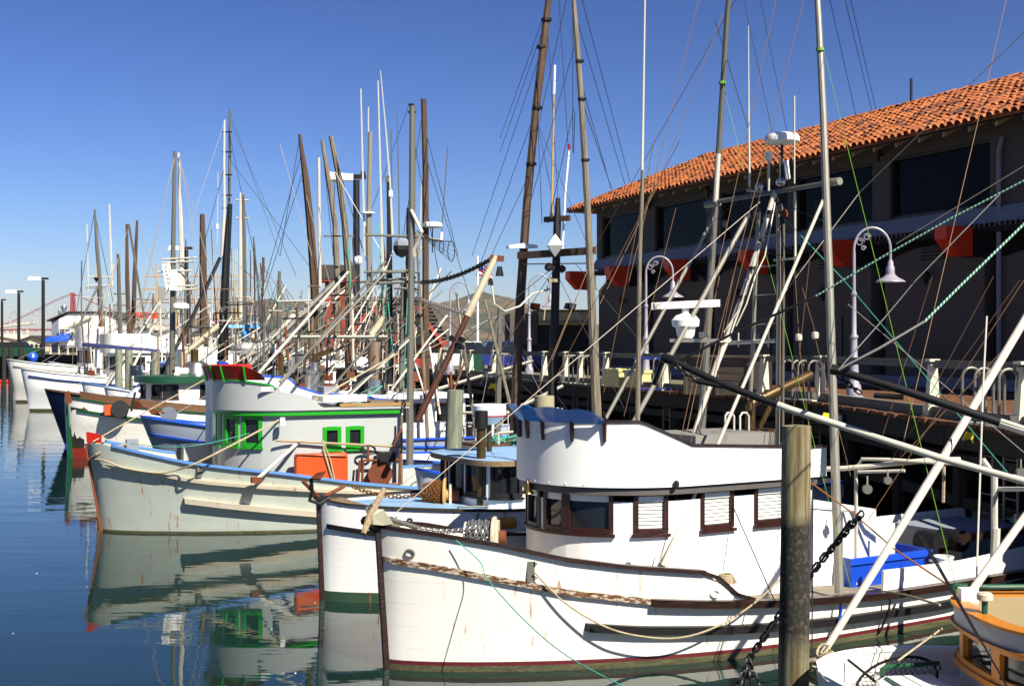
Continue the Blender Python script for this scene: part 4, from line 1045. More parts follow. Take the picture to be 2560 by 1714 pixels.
A.pole('antenna_bracket', M_wpole, [AX(1868, 476), AX(1918, 482)], .02, 6); A.pole('antenna_bracket', M_wpole, [AX(1935, 650), AX(1996, 645)], .02, 6)
# the tall whip antenna on its wooden pole
A.pole('antenna_pole', M_greywood, [A.x(1607, 425, 3.9), A.x(1599, 656, 3.9), A.x(1594, 1055, 3.9)], [.025, .03, .034], 8)
A.pole('whip_antenna', M_wpole, [A.x(1613, -60, 3.9), A.x(1609, 200, 3.9), A.x(1605, 425, 3.9)], [.012, .015, .022], 8)
# near boom struts: white diagonal from the rail fitting to the pole
A.pole('stay_pole', M_wpole, [A.w(1656, 1412, 15.7), A.w(1790, 1120, 16.3), A.w(2058, 500, 17.25)], .024, 8)
p = A.w(1653, 1425, 15.75); MB().box(p, (.07, .08, .14)).build('pole_socket', M_galv, A.root)
for q in (((1648, 1420), (1690, 1290), (1830, 740), (2030, -10)),): pass
# boat A wires
def wires(B, mat, lst, r_=.006, name='stay_wire'):
    for (a, b) in lst: MB().tube([B.w(*a), B.w(*b)], r_, 4, False).build(name, mat, B.root)
wires(A, M_cable, [((1645, 1425, 15.75), (2015, -20, 17.2)), ((1630, 1425, 15.75), (1945, -20, 17.5)), ((1568, 720, 17.5), (1752, -20, 19)), ((1500, 760, 17.8), (1640, 470, 18.5)), ((1640, 470, 18.5), (1810, 30, 19.1)), ((1742, 1108, 17.4), (1905, 470, 18)), ((2560, 820, 15), (2250, 1145, 15)), ((2560, 700, 15.5), (2170, 1300, 15.5)), ((2250, 1140, 15), (2520, -20, 18))], .0055)
wires(A, M_lwire, [((2150, 480, 18), (2560, 80, 15)), ((985, 1285, 15.0), (1900, 505, 18.0)), ((1940, 760, 17.6), (2150, 480, 18)), ((2560, 1130, 13), (2120, 760, 17)), ((2560, 415, 15), (2240, 610, 16))], .006)
wires(A, M_lime, [((2060, 130, 17.45), (2395, 1490, 12.6)), ((1808, 215, 19.3), (2130, 1480, 16))], .0038, 'lime_line')
wires(A, M_wire, [((1787, 50, 19.1), (1870, 320, 22)), ((1898, -20, 19), (1985, 420, 20)), ((1855, -20, 19), (1950, 420, 20)), ((2070, -20, 18), (2140, 290, 24)), ((2108, -20, 18), (2180, 280, 24)), ((2122, -20, 18), (2190, 275, 24))], .005)
wires(A, M_teal, [((1968, 553, 18), (2110, 700, 17)), ((2110, 700, 17), (2540, 1205, 13.5))], .006, 'teal_line')
wires(A, M_darkm, [((2540, -5, 15), (1690, 1440, 15.6)),], .001) if False else None
for a, b in (((1743, 1063, 17.3), (1936, 1500, 15.3)),): MB().tube([A.w(*a), A.w(*b)], .008, 5, False).build('dark_stay', M_darkm, A.root)
# chainplates over the guard, blue strap
for q in ((2085, 1500, 2066, 1598), (2208, 1490, 2192, 1582)):
    a, _ = side_pt(A, q[0], q[1], .13); b, _ = side_pt(A, q[2], q[3], .03); c, _ = side_pt(A, q[0] - 4, q[1] + 40, .12); MB().tube([a, c, b], .016, 6).build('chainplate', M_darkm, A.root)
a, _ = side_pt(A, 2084, 1510, .15); b, _ = side_pt(A, 2077, 1556, .13); MB().tube([a, b], .02, 6).build('blue_strap', M_blue, A.root)

# ================================================================== boat B: white with light blue roof, second
Bb = Boat('fishing_boat', 'white fishing boat with pale blue roof, big white radome and a rusty chain reel forward', (-2.94, 19.3), 28, L=8.3, B=1.75, Bw=1.65, zb=1.6, rake=.06, um=.55, pd=.6, pw=.7, taper=.25, zd=1.1)
tB = Bb.tab([(802, 1248), (860, 1262), (950, 1270), (1087, 1276), (1190, 1278), (1282, 1278)]); tB = [(0, tB[0][1])] + tB[1:] + [(1, tB[-1][1] + .1)]; TB = interp(tB)
Bb.hull(M_whull2, TB, lambda u: TB(u) - .05, M_deckblue, boot=((.0, .16, paint('green_boot_paint', '#2f4a35', .6, rust=.5, dirt=.7), 'boot_stripe'),))
Bb.stem(M_brown, .06); Bb.rail('cap_rail', M_dpile, tB, .03, .04, top=True)
Bb.rail('rub_rail', M_black, Bb.tab([(817, 1314), (940, 1333), (1100, 1345), (1310, 1349)]) + [(1, .9)], .075, .06)
Bb.rail('low_trim', M_black, Bb.tab([(1100, 1372), (1310, 1376)]) + [(1, .75)], .03, .03)
wB = wood('old_bow_deck', '#6e5a3f', '#8c7657', axis=0); MB().add([Bb.S(.02, TB(.02) + .02, -1, -.08), Bb.S(.07, TB(.07) + .02, -1, -.1), Bb.S(.07, TB(.07) + .02, 1, -.1), Bb.S(.02, TB(.02) + .02, 1, -.08)], [(0, 1, 2, 3)]).build('bow_deck_board', wB, Bb.root)
XFB = solve_xf(Bb, .9, 1.1, 1104, 6.5, 0, 3.6)
pB = Path(Bb, XFB, .9, 1.1, 6.5, 0, 3.6)
zR = Bb.w(1200, 1135, 20.6).z; zl, zh = Bb.w(1100, 1218, 20.9).z, Bb.w(1100, 1142, 20.9).z
ww = []
for k in range(5):
    a = pB.uf - 1.45 + k * .6; ww.append((a, a + .5, zl, zh))
u2 = pB.uw - .3
ww += [(u2 - .62, u2 - .1, zl - .02, zh), (u2 - 1.25, u2 - .78, zl - .02, zh), (u2 - 2.2, u2 - 1.4, zl - .02, zh)]
Bb.house(pB, ww, TB(.3) - .1, zR - .03, M_white, M_black, fr=.05)
pBr = Path(Bb, XFB, .9, 1.1, 6.7, .14, 4.0); lid(Bb, pBr, zR + .0, M_deckblue, 'roof', .05, .08)
mb = MB(); pBr.band(mb, 0, pBr.tot, zR - .09, zR - .005, -.05, .01); mb.build('roof_edge', wB, Bb.root)
# brown stack and radome
q = Bb.w(1203, 1275, 19.8); MB().tube([(q.x, q.y, TB(.3)), (q.x, q.y, Bb.w(1203, 1045, 19.8).z)], .075, 14).build('exhaust_stack', M_brass, Bb.root)
z1, z2 = Bb.w(1203, 1045, 19.8).z, Bb.w(1203, 1070, 19.8).z; MB().tube([(q.x, q.y, z2), (q.x, q.y, z1 + .12)], .11, 14).build('stack_cap', M_darkm, Bb.root)
q = Bb.w(1223, 1025, 20.8); o = MB().lathe([(.06, -.24), (.12, -.23), (.26, -.12), (.285, -.09), (.285, .08), (.27, .1), (.01, .115)], q, 28).build('radome', M_white, Bb.root)
MB().lathe([(.285, -.1), (.292, -.095), (.292, -.08), (.285, -.075)], q, 28).build('red_band', M_red, o)
MB().tube([(q.x, q.y, q.z - .2), (q.x, q.y, zR)], .045, 12).build('radome_pole', M_brass, o)
# rusty chain reel on B's foredeck
rc = Bb.w(1100, 1236, 20.2); axd = Vector((math.cos(R(-30)), math.sin(R(-30)), 0)); Mr = axd.to_track_quat('Z', 'Y').to_matrix()
wl = MB().lathe([(.05, -.3), (.11, -.28), (.11, .06), (.27, .06), (.28, .08), (.27, .1), (.1, .1), (.1, .2)], rc, 22, Mr).build('windlass', paint('tan_winch', '#b98f55', .6, rust=.8, dirt=.3), Bb.root)
ch = MB()
for k in range(8):
    off = axd * (-.25 + k * .04); rr_ = .23 - abs(k - 5) * .012
    chain_links(ch, [rc + off + (Mr @ Vector((math.cos(a) * rr_, math.sin(a) * rr_, 0))) for a in [2 * math.pi * j / 22 for j in range(23)]], .055, .008, .02)
ch.build('wound_chain', M_rchain, wl)['kind'] = 'stuff'
MB().tube([rc + axd * -.22, rc + axd * .04], .19, 16).build('chain_core', M_rust, wl)
MB().box((rc.x, rc.y, rc.z - .25), (.3, .35, .25)).build('winch_stand', M_rust, wl)
MB().prism([rc + Mr @ Vector((-.1, .18, .16)), rc + Mr @ Vector((.1, .18, .16)), rc + Mr @ Vector((.16, -.34, .16)), rc + Mr @ Vector((-.16, -.34, .16))], Mr @ Vector((0, 0, .04))).build('side_plate', M_cream, wl)
MB().tube([rc + axd * .2, rc + axd * .32], .13, 10).build('gear', M_rust, wl)
c_ = MB(); chain_links(c_, sag(rc + Vector((-.1, -.1, .1)), Bb.w(883, 1215, 19.8), .14), .075, .01, .026); c_.build('anchor_chain', M_rchain, Bb.root)['kind'] = 'stuff'
# black anchor on B's bow
an = MB().tube([Bb.w(757, 1202, 18.9), Bb.w(800, 1246, 19.2), Bb.w(860, 1215, 19.6)], .03, 6).build('anchor', M_rust, Bb.root)
MB().prism([Bb.w(775, 1197, 18.9), Bb.w(790, 1184, 18.9), Bb.w(815, 1179, 18.95), Bb.w(800, 1200, 18.95)], (0, -.03, .02)).build('fluke', M_rust, an, None)
MB().tube([Bb.w(778, 1196, 18.95), Bb.w(780, 1230, 19.0), Bb.w(774, 1250, 19.0), Bb.w(798, 1258, 19.1), Bb.w(822, 1243, 19.2)], .03, 6).build('fluke', M_darkm, an)
MB().box(Bb.w(803, 1243, 19.25), (.2, .16, .06)).build('bow_fitting', M_darkm, Bb.root)
p, t_ = side_pt(Bb, 1024, 1306, .02); yaw = math.atan2(t_.y, t_.x)
text('name_letter', 'B', .2, p, (R(90), 0, yaw), M_black, Bb.root); p, t_ = side_pt(Bb, 983, 1302, .02); text('name_letter', 'Y', .2, p, (R(90), 0, yaw), M_black, Bb.root)
p = Bb.w(1245, 1307, 18.9); Bb.pole('bow_rail', M_galv, [Bb.w(1140, 1278, 19.4), Bb.w(1147, 1266, 19.4), Bb.w(1300, 1265, 20.0)], .018, 6)

# ================================================================== boat C: grey with green windows
Cb = Boat('fishing_boat', 'grey fishing boat with bright green window frames and red windscreen', (-8.72, 26.4), 24, L=14.0, B=2.25, Bw=2.05, zb=1.9, rake=.32, um=.42, pd=.6, pw=.7, taper=.2, zd=1.3)
tC = Cb.tab([(217, 1108), (249, 1108), (342, 1132), (462, 1158), (586, 1174), (700, 1185), (892, 1210), (1042, 1222)]); tC = [(0, tC[0][1])] + tC[1:] + [(1, tC[-1][1] + .15)]; TC = interp(tC)
Cb.hull(M_ghull, TC, lambda u: TC(u) - .55 if u > .1 else TC(u) - .3, M_deck, boot=((.0, .05, M_grime, 'waterline_grime'),))
Cb.stem(M_rust, .04)
Cb.rail('cap_rail', M_ltblue, [(.03, TC(.03))] + tC[2:], .05, .06, top=True)
gC = Cb.tab([(254, 1162), (330, 1175), (402, 1186), (500, 1204), (651, 1216), (774, 1224), (1032, 1234)]) + [(1.0, .95)]
Cb.rail('upper_guard', M_cream, gC, .07, .10); Cb.rail('upper_guard_lip', M_cream, [(u, z + .05) for u, z in gC[2:]], .03, .06)
Cb.rail('rub_rail', M_cream, Cb.tab([(459, 1250), (560, 1262), (700, 1276), (797, 1284), (1000, 1290)]) + [(1, .45)], .12, .14)
MB().prism([Cb.w(217, 1106, 26.25), Cb.w(252, 1107, 26.5), Cb.w(252, 1086, 26.5), Cb.w(215, 1079, 26.25)], (.02, .03, 0)).build('bow_flag_board', M_red, Cb.root, None)
# plates and cleats
for px in (498,):
    p, t_ = side_pt(Cb, px, 1172, .02); MB().beam(p + Vector((0, 0, -.17)), p + Vector((0, 0, .17)), .11, .02, up=(math.sin(.3), -math.cos(.3), 0)).build('chafe_plate', M_galv, Cb.root)
p = Cb.w(461, 1143, 28.3); MB().beam(p + Vector((0, 0, -.2)), p + Vector((0, 0, .12)), .1, .02).build('chafe_plate', M_galv, Cb.root)
XFC = solve_xf(Cb, 1.6, 1.5, 539, 9.4); XRC = Cb.y(1003, 1100, -1.5).x
pc = Path(Cb, XFC, 1.6, 1.5, XRC, 0, 2.0)
def zc(px, py): return pc.z_py(pc.u_px(px), py)
u1, u2_ = pc.u_px(655), pc.u_px(606); u3, u4 = pc.u_px(596), pc.u_px(562)
z0, z1 = zc(640, 1116), zc(640, 1040)
wC = [(u1, u2_, z0, z1), (u3, u4, z0, z1), (pc.u_px(553), pc.uf - .15, z0, z1), (pc.uf + .0, pc.uf + .6, z0, z1), (pc.uf + .8, pc.uf + 1.4, z0, z1)]
z0s, z1s = zc(850, 1121), zc(850, 1066); wC += [(pc.u_px(909), pc.u_px(866), z0s, z1s), (pc.u_px(852), pc.u_px(808), z0s, z1s)]
wC += [(pc.tot - b, pc.tot - a, c, d) for a, b, c, d in [(min(q[0], q[1]), max(q[0], q[1]), q[2], q[3]) for q in wC[5:]]]
ztop = zc(640, 1030)
Cb.house(pc, wC, .9, ztop, M_ghouse, M_green, fr=.075, sill=.05)
mb = MB(); pc.band(mb, 0, pc.tot, ztop - .07, ztop + .03, .0, .1); mb.build('green_eyebrow', M_green, Cb.root)
pc2 = Path(Cb, XFC, 1.6, 1.5, XRC, .14, 2.0)
def zc2(px, py): return pc2.z_py(pc2.u_px(px), py)
zlo = ztop + .04
pts_ = [(1000, 1058), (870, 1052), (854, 1041), (812, 1022), (793, 1008), (774, 993), (760, 989), (735, 983), (707, 979), (690, 972), (678, 963), (600, 952), (540, 942)]
tabC = [(0, zlo + .06)] + [(pc2.u_px(x), zc2(x, y)) for x, y in pts_] + [(pc2.uf, zc2(540, 941))]; fC = interp(tabC)
def fCs(u): return max(fC(min(u, pc2.tot - u)), zlo + .05)
mb = MB(); pc2.band(mb, 0, pc2.tot, zlo, fCs, -.05, 0, .08); mb.build('bridge_bulwark', M_ghouse, Cb.root)
us0 = pc2.u_px(690)
mb = MB(); pc2.band(mb, us0, pc2.tot - us0, lambda u: fCs(u) - .01, lambda u: fCs(u) + .025, -.06, .025, .08); mb.build('bridge_cap_rail', M_green, Cb.root)
lid(Cb, pc2, zlo + .02, M_ghouse, 'bridge_deck', .05, .02, -.03)
mb = MB(); pc2.band(mb, 0, pc2.u_px(850), zlo + .06, zlo + .13, -.06, .02); mb.build('roof_edge_board', wood('ochre_board', '#8a6a38', '#a8854b', axis=0), Cb.root)
# red windscreen panels with green ribs
usr = [pc2.u_px(664), pc2.u_px(616), pc2.u_px(563), pc2.u_px(540), pc2.uf + .3, pc2.uf + 1.2, pc2.uf + 2.2]; zz = fCs(pc2.u_px(600)) + .02
for i, (a, b) in enumerate(zip(usr, usr[1:])):
    h0 = .06 if i == 0 else .30; n = 8
    MB().ribbon([(pc2.pt(a + (b - a) * k / n, zz, .0), pc2.pt(a + (b - a) * k / n, zz, .02), pc2.pt(a + (b - a) * k / n, zz + h0 + (.30 - h0) * min(1, (k / n) ** .6), .13), pc2.pt(a + (b - a) * k / n, zz + h0 + (.30 - h0) * min(1, (k / n) ** .6), .11)) for k in range(n + 1)]).build('windscreen_panel', M_red, Cb.root)
for u in usr[1:-1]: MB().tube([pc2.pt(u, zz - .05, .03), pc2.pt(u, zz + .3, .14)], .022, 6).build('windscreen_rib', M_green, Cb.root)
p = pc2.pt(pc2.u_px(683), zc2(683, 972), .012); MB().box(p, (.5, .01, .1)).build('number_plate', M_white, Cb.root)
text('number', '1290', .11, p + Vector((.05, -.012, 0)), (R(90), 0, 0), M_black, Cb.root)
# hand rail, orange raft case, winch frame
Cb.pole('hand_rail', wood('weathered_rail', '#8a7455', '#b39d7c', axis=0), [pc.pt(pc.u_px(692), zc(692, 1099), .18), pc.pt(pc.u_px(1002), zc(1002, 1115), .18)], .028, 6)
a, b = Cb.y(736, 1134, -1.85), Cb.y(868, 1204, -1.85)
mb = MB(); mb.box(((a.x + b.x) / 2, -1.85, (a.z + b.z) / 2), (b.x - a.x, .22, a.z - b.z)); o = mb.build('orange_case', M_orange, Cb.root)
bv = o.modifiers.new('bevel', 'BEVEL'); bv.width = .07; bv.segments = 3
fr_ = []
def CY_(px, py, y=-1.75): return Cb.y(px, py, y)
for a, b in (((905, 1150), (1004, 1150)), ((908, 1150), (905, 1207)), ((1000, 1125), (998, 1212)), ((945, 1150), (945, 1208)), ((905, 1207), (1000, 1211)), ((985, 1115), (1003, 1070)), ((920, 1112), (920, 1150)), ((895, 1207), (900, 1150)), ((1004, 1040), (1004, 1210))):
    Cb.pole('winch_frame', M_rust if a != (1004, 1040) else M_greywood, [CY_(*a), CY_(*b)], .028, 6)
MB().tube([CY_(950, 1185, -1.8), CY_(952, 1183, -1.3)], .26, 18).build('winch_drum', M_rust, Cb.root)
MB().tube([CY_(920 + 18 * math.cos(t_), 1124 + 11 * math.sin(t_)) for t_ in [2 * math.pi * k / 14 for k in range(15)]], .025, 6).build('hose_coil', M_darkm, Cb.root)
MB().box(CY_(965, 1140), (.35, .3, .2)).build('winch_motor', M_darkm, Cb.root)
# things on C's roof
g1 = Cb.y(880, 1030, -.6); qbox(Cb, 'white_chest', Cb.y(808, 1000, -1.2).x, Cb.y(917, 1000, -1.2).x, -1.2, -.2, zlo + .15, Cb.y(860, 990, -1.2).z, M_white)
qbox(Cb, 'grey_bin', Cb.y(810, 970, -.3).x, Cb.y(850, 970, -.3).x, -.3, .3, zlo + .3, Cb.y(830, 967, -.3).z, M_wall2)
for x in (845, 872, 900, 925, 955, 985): Cb.pole('stanchion', M_rust, [Cb.y(x, 1045, -1.3), Cb.y(x, 1022, -1.3)], .02, 6)
Cb.pole('roof_rail', M_rust, [Cb.y(830, 1022, -1.3), Cb.y(1000, 1026, -1.3)], .022, 6)
nb = MB(); random.seed(3)
for k in range(26):
    c = Cb.y(882 + random.random() * 110, 1036 + random.random() * 8, -.9 + random.random() * .4)
    nb.tube([c + Vector((math.cos(a + k) * .22, math.sin(a) * .18, .07 * math.sin(2 * a + k))) for a in [2 * math.pi * j / 9 for j in range(10)]], .014, 4, False)
tag(nb.build('teal_net', M_teal, None), 'tangled teal net lying on the grey boat roof', 'fishing net').matrix_world = Cb.M
qbox(Cb, 'rear_box', Cb.y(920, 1000, .3).x, Cb.y(1008, 1000, .3).x, .1, .9, zlo, Cb.y(960, 1000, .3).z, paint('brown_grey_box', '#6a5c52', .7, dirt=.4))
# spotlight bracket on the side
p = pc2.pt(pc2.u_px(706), zc2(706, 1052), .1); MB().box(p, (.1, .1, .16)).build('side_light_box', M_white, Cb.root)
# masts and poles of C
Cb.pole('mast', M_galv, [Cb.w(1031, 265, 32), Cb.w(1030, 500, 32), Cb.w(1026, 900, 31.8), Cb.w(1024, 1200, 31.6)], [.07, .085, .09, .1], 10)
Cb.pole('mast_top_fitting', M_darkm, [Cb.w(1021, 262, 32), Cb.w(1035, 262, 32)], .04, 6); Cb.pole('mast_band', M_darkm, [Cb.w(1020, 280, 32), Cb.w(1040, 280, 32)], .03, 6)
Cb.pole('mast_strut', M_wpole, [Cb.w(1028, 525, 31.9), Cb.w(1055, 580, 31.7), Cb.w(1036, 620, 31.9), Cb.w(1020, 700, 31.9)], .045, 6)
Cb.pole('boom', M_wpole, [Cb.w(644, 1196, 25.6), Cb.w(724, 1125, 26.3), Cb.w(1020, 850, 31)], .04, 8)
Cb.pole('boom', M_galv, [Cb.w(724, 1125, 26.3), Cb.w(1022, 842, 31)], .028, 6)
p = Cb.w(640, 1199, 25.6); MB().box(p, (.2, .14, .12)).build('boom_foot', M_rust, Cb.root)
for a, b, m, r_ in (((700, 955, 29), (955, 690, 32), M_galv, .04), ((690, 975, 28.5), (975, 640, 33), M_galv, .03), ((640, 940, 28), (870, 680, 33), M_wpole, .035), ((820, 980, 29), (1000, 770, 33), M_galv, .03)): Cb.pole('trolling_pole', m, [Cb.w(*a), Cb.w(*b)], r_, 6)
Cb.pole('yard', M_galv, [Cb.w(914, 588, 32), Cb.w(1060, 592, 32)], .03, 6); Cb.pole('yard', M_galv, [Cb.w(910, 680, 32), Cb.w(1050, 680, 32)], .03, 6); Cb.pole('yard', M_galv, [Cb.w(730, 842, 31), Cb.w(968, 842, 32)], .05, 6); Cb.pole('yard', M_galv, [Cb.w(912, 710, 32), Cb.w(1045, 704, 32)], .04, 6)

# more running gear on boat A
wires(A, M_cable, [((1799, 690, 18.4), (1713, 1098, 17.2)), ((1834, 690, 18.2), (1780, 960, 17.6)), ((1958, 560, 18), (1955, 1114, 17.8)), ((2331, 690, 15), (2205, 1094, 15.4)), ((2484, 690, 14.6), (2327, 983, 15)), ((2549, 700, 14.4), (2228, 1148, 15.2)), ((1985, 640, 17.6), (1997, 836, 17.2)), ((1997, 850, 17.2), (2032, 1146, 16.6)), ((2006, 719, 17.2), (2038, 830, 17)), ((2038, 845, 17), (2127, 1190, 16.2)), ((1690, 520, 18.6), (1560, 1040, 18)), ((2040, 500, 17.4), (1975, 1110, 17.2))], .005)
wires(A, M_darkm, [((1776, 560, 19), (1870, 480, 18.2)), ((1800, 610, 18.8), (1960, 640, 18)), ((1935, 500, 18), (2075, 560, 17.3)), ((1948, 560, 18), (2090, 1200, 16.8)), ((1900, 520, 18), (1880, 860, 17.8))], .006)
for q in ((1997, 843, 17.2), (2038, 838, 17.0), (1640, 765, 17.8)): MB().lathe([(.02, -.05), (.045, -.04), (.05, 0), (.045, .04), (.02, .05)], A.w(*q), 10).build('wire_block', M_wpole, A.root)
for q in ((1778, 552), (1812, 560), (1938, 500), (1950, 520), (1962, 535), (1915, 545), (1880, 535), (2068, 480)):
    c_ = AX(*q); MB().lathe([(.01, -.05), (.04, -.04), (.05, .0), (.03, .05), (.01, .07)], c_, 8).build('shackle_block', random.choice([M_darkm, M_rust, M_galv]), A.root); MB().tube([c_, c_ + Vector((.02, .0, -.22))], .012, 5).build('pendant', M_darkm, A.root)
MB().tube([A.x(1938, 505, 6.2), A.x(1922, 590, 6.0), A.x(1912, 640, 5.9), A.x(1888, 690, 5.75), A.x(1866, 760, 5.5), A.x(1840, 815, 5.4)], .011, 6).build('cable_loop', M_wpole, A.root)
for q in ((1855, 742, 5.6), (1880, 670, 5.75), (1905, 600, 5.9), (1787, 930, 5.15), (1760, 1010, 4.9), (1735, 1090, 4.6), (1925, 530, 6.1)):
    c_ = A.x(*q); MB().tube([c_ - Vector((0, 0, .025)), c_ + Vector((0, 0, .025))], .05, 8).build('cable_clamp', M_black, A.root)
# ropes and small gear on the near side deck and aft deck
random.seed(44)
for (x, y, z, r_, m) in ((9.6, -1.1, .62, .2, M_rope), (7.4, -1.5, .62, .16, M_rope), (11.2, -.5, 1.06, .22, M_teal), (4.0, -1.6, .95, .14, M_rope)):
    cb = MB()
    for k in range(6): cb.tube([Vector((x + math.cos(a) * (r_ - .012 * k), y + math.sin(a) * (r_ - .012 * k) * .9, z + .018 * k)) for a in [2 * math.pi * j / 18 for j in range(19)]], .012, 5, False)
    cb.build('rope_coil', m, A.root)['kind'] = 'stuff'
for (x, y, m) in ((8.3, -1.35, M_white), (10.6, -1.2, M_orange), (11.6, -.9, M_wall2)):
    MB().lathe([(.12, .5), (.15, .8), (.16, .8), (.16, .82), (.13, .82), (.11, .54), (.01, .53)], (x, y, .05), 14).build('bucket', m, A.root)
# rust bleeding under fittings is in the paint; bolts along the bridge band
for k in range(26):
    u = pf.tot * .04 + k * .26
    if u < pf.uf: MB().tube([pf.pt(u, zb_lo + .03, .0), pf.pt(u, zb_lo + .03, .008)], .009, 6).build('bolt_head', M_white, A.root)
# gear on the grey boat's foredeck and side
for (px, py, Y, dx, dy, dz, m) in ((505, 1128, 28.5, .9, .5, .35, M_ghouse), (548, 1140, 28, .25, .25, .45, M_white), (460, 1130, 28.6, .3, .2, .3, M_galv), (330, 1112, 27.4, .25, .25, .25, M_wall2)): MB().box(Cb.w(px, py, Y), (dx, dy, dz)).build('deck_fitting', m, Cb.root)
Cb.pole('lashing', M_rope, [Cb.y(806, 1100, -1.9), Cb.y(812, 1135, -2.0), Cb.y(832, 1200, -2.0)], .02, 6); Cb.pole('lashing', M_rope, [Cb.y(808, 1100, -1.9), Cb.y(826, 1150, -2.0), Cb.y(838, 1205, -2.0)], .014, 6)
Cb.pole('case_trim', M_rust, [Cb.y(738, 1136, -1.98), Cb.y(866, 1141, -1.98)], .012, 5)
# ================================================================== the rest of the fleet
random.seed(21)
M_bluehull = paint('blue_grey_hull', '#8d97a3', .35, dirt=.15); M_rblue = paint('royal_blue_trim', '#2456c8', .35, dirt=.15)
M_dgrn = paint('deep_green_trim', '#0f4a24', .35, dirt=.2); M_nhull = paint('navy_hull', '#0c1130', .3, dirt=.2)
M_oldwood = wood('old_bulwark_wood', '#4a3019', '#6e4a2b', axis=0)
M_navytrim = paint('navy_trim', '#1c2a63', .35, dirt=.2)
def mast_px(B, name, mat, pts, r_, n=6): return MB().tube([B.w(*q) for q in pts], r_, n).build(name, mat, B.root)
def fleet(label, loc, th=28, L=12.5, Bm=1.9, zb=1.9, rake=.45, hullm=None, railm=None, guardm=None, bootm=None, house=None, sheer=None, decko=.5, stem=None):
    B = Boat('fishing_boat', label, loc, th, L=L, B=Bm, Bw=Bm * .9, zb=zb, rake=rake, um=.42, pd=.6, pw=.85, taper=.2, zd=1.2)
    tb = [(0, zb), (.12, zb - .28), (.3, zb - .55), (.5, zb - .75), (.75, zb - .78), (1, zb - .65)] if sheer is None else sheer
    T = interp(tb)
    B.hull(hullm or M_white, T, lambda u: T(u) - decko, M_deck, boot=((.0, .14, bootm or M_darkred, 'boot_stripe'),))
    B.rail('cap_rail', railm or M_brown, tb, .05, .06, top=True)
    if guardm: B.rail('guard', guardm, [(u, z - .38) for u, z in tb[0:]], .09, .08, u0=.02)
    if stem: B.stem(stem, .06)
    return B
def cabin(B, xf, ln, W, z0, h, roofm, nwin=3, wallm=None, framem=None, c=.9, bridge=0.0, roofth=.1, over=.18, wz=None, bm=None):
    """deck house with windows all round, a roof slab with thickness and optionally an open bridge above"""
    p = Path(B, xf, c, W, xf + ln, 0, 2.4); zl, zh = (z0 + h * .5, z0 + h * .88) if wz is None else wz
    sw = (ln - c) / (nwin + .4); ws = []
    for k in range(nwin):
        u = sw * (k + .35); ws.append((u, u + sw * .62, zl, zh)); ws.append((p.tot - u - sw * .62, p.tot - u, zl, zh))
    fr = p.tot - 2 * p.uw; nf = 4
    for k in range(nf): u = p.uw + fr * (k + .12) / nf; ws.append((u, u + fr * .76 / nf, zl, zh))
    B.house(p, ws, z0, z0 + h, wallm or M_white, framem or M_mahog, fr=.035)
    pr = Path(B, xf, c, W, xf + ln, over, 2.4); lid(B, pr, z0 + h + roofth, roofm, 'roof', roofth, .05)
    if bridge:
        mb = MB(); l2 = ln * .62; n = pr.tot
        f = lambda u: z0 + h + roofth + (bridge if n * .26 < u < n * .74 else max(.06, bridge * (1 - min(abs(u - n * .26), abs(u - n * .74)) / (n * .2))))
        pr.band(mb, n * .06, n * .94, z0 + h + .01, f, -.05, .01); mb.build('bridge_bulwark', bm or M_white, B.root)
    return p
def outfit(B, xm, H, rmat, n_pole=2, whips=2, seed=0, boom=True, lean=.05):
    """mast with shrouds, paired trolling poles, antennas, rails and odd gear"""
    rd = random.Random(seed); zd = B.D(.5)
    m = MB().tube([(xm, 0, zd), (xm + .1, 0, H)], [.11, .07], 8).build('mast', rmat, B.root)
    MB().tube([(xm, -.9, H * .62), (xm, .9, H * .62)], .04, 6).build('cross_tree', M_galv, B.root)
    for sd in (-1, 1):
        if n_pole: MB().tube([(xm + .2, sd * B.Bm * .9, zd), (xm + .1 + rd.uniform(-.8, .3), sd * B.Bm * rd.uniform(.35, .8), H * rd.uniform(.9, 1.25))], [.06, .035], 6).build('trolling_pole', rd.choice([M_galv, M_mastwood, M_greywood]), B.root)
        MB().tube([(xm + .1, 0, H * .97), (xm - 1.5, sd * B.Bm * .85, zd + .3)], .011, 4, False).build('shroud', M_wire, B.root)
        MB().tube([(xm + .1, 0, H * .97), (xm + 1.8, sd * B.Bm * .85, zd + .3)], .011, 4, False).build('shroud', M_wire, B.root)
    MB().tube([(xm, 0, H * .95), (.1, 0, B.zb)], .011, 4, False).build('forestay', M_lwire, B.root)
    MB().tube([(xm + .1, 0, H * .95), (B.L * .97, 0, zd + .8)], .011, 4, False).build('backstay', M_wire, B.root)
    if boom: MB().tube([(xm + .1, 0, zd + 1.6), (B.L * .9, .3, H * .55)], .06, 6).build('boom', M_galv, B.root)
    for k in range(whips):
        a = rd.uniform(-.8, .8); MB().tube([(xm - .8, a, zd + 3), (xm - .8 + rd.uniform(-.3, .3), a, H * rd.uniform(.8, 1.15))], [.025, .01], 5).build('whip_antenna', M_wpole, B.root)
    g = MB()
    for k in range(9):
        x = B.L * (.62 + .036 * k); u = x / B.L
        for sd in (-1, 1): p = B.S(u, B.T(u), sd, -.1); g.tube([p, p + Vector((0, 0, .75))], .018, 5)
    for sd in (-1, 1): g.tube([B.S(u, B.T(u) + .75, sd, -.1) for u in (.62, .7, .8, .9)], .018, 5)
    g.build('hand_rail', M_wpole, B.root)
    for k in range(4):
        x = B.L * rd.uniform(.66, .92); qbox(B, 'deck_box', x, x + rd.uniform(.3, .8), rd.uniform(-1, 0), rd.uniform(.2, 1), zd, zd + rd.uniform(.3, .9), rd.choice([M_white, M_wall2, M_cream, M_blue, M_steel]))

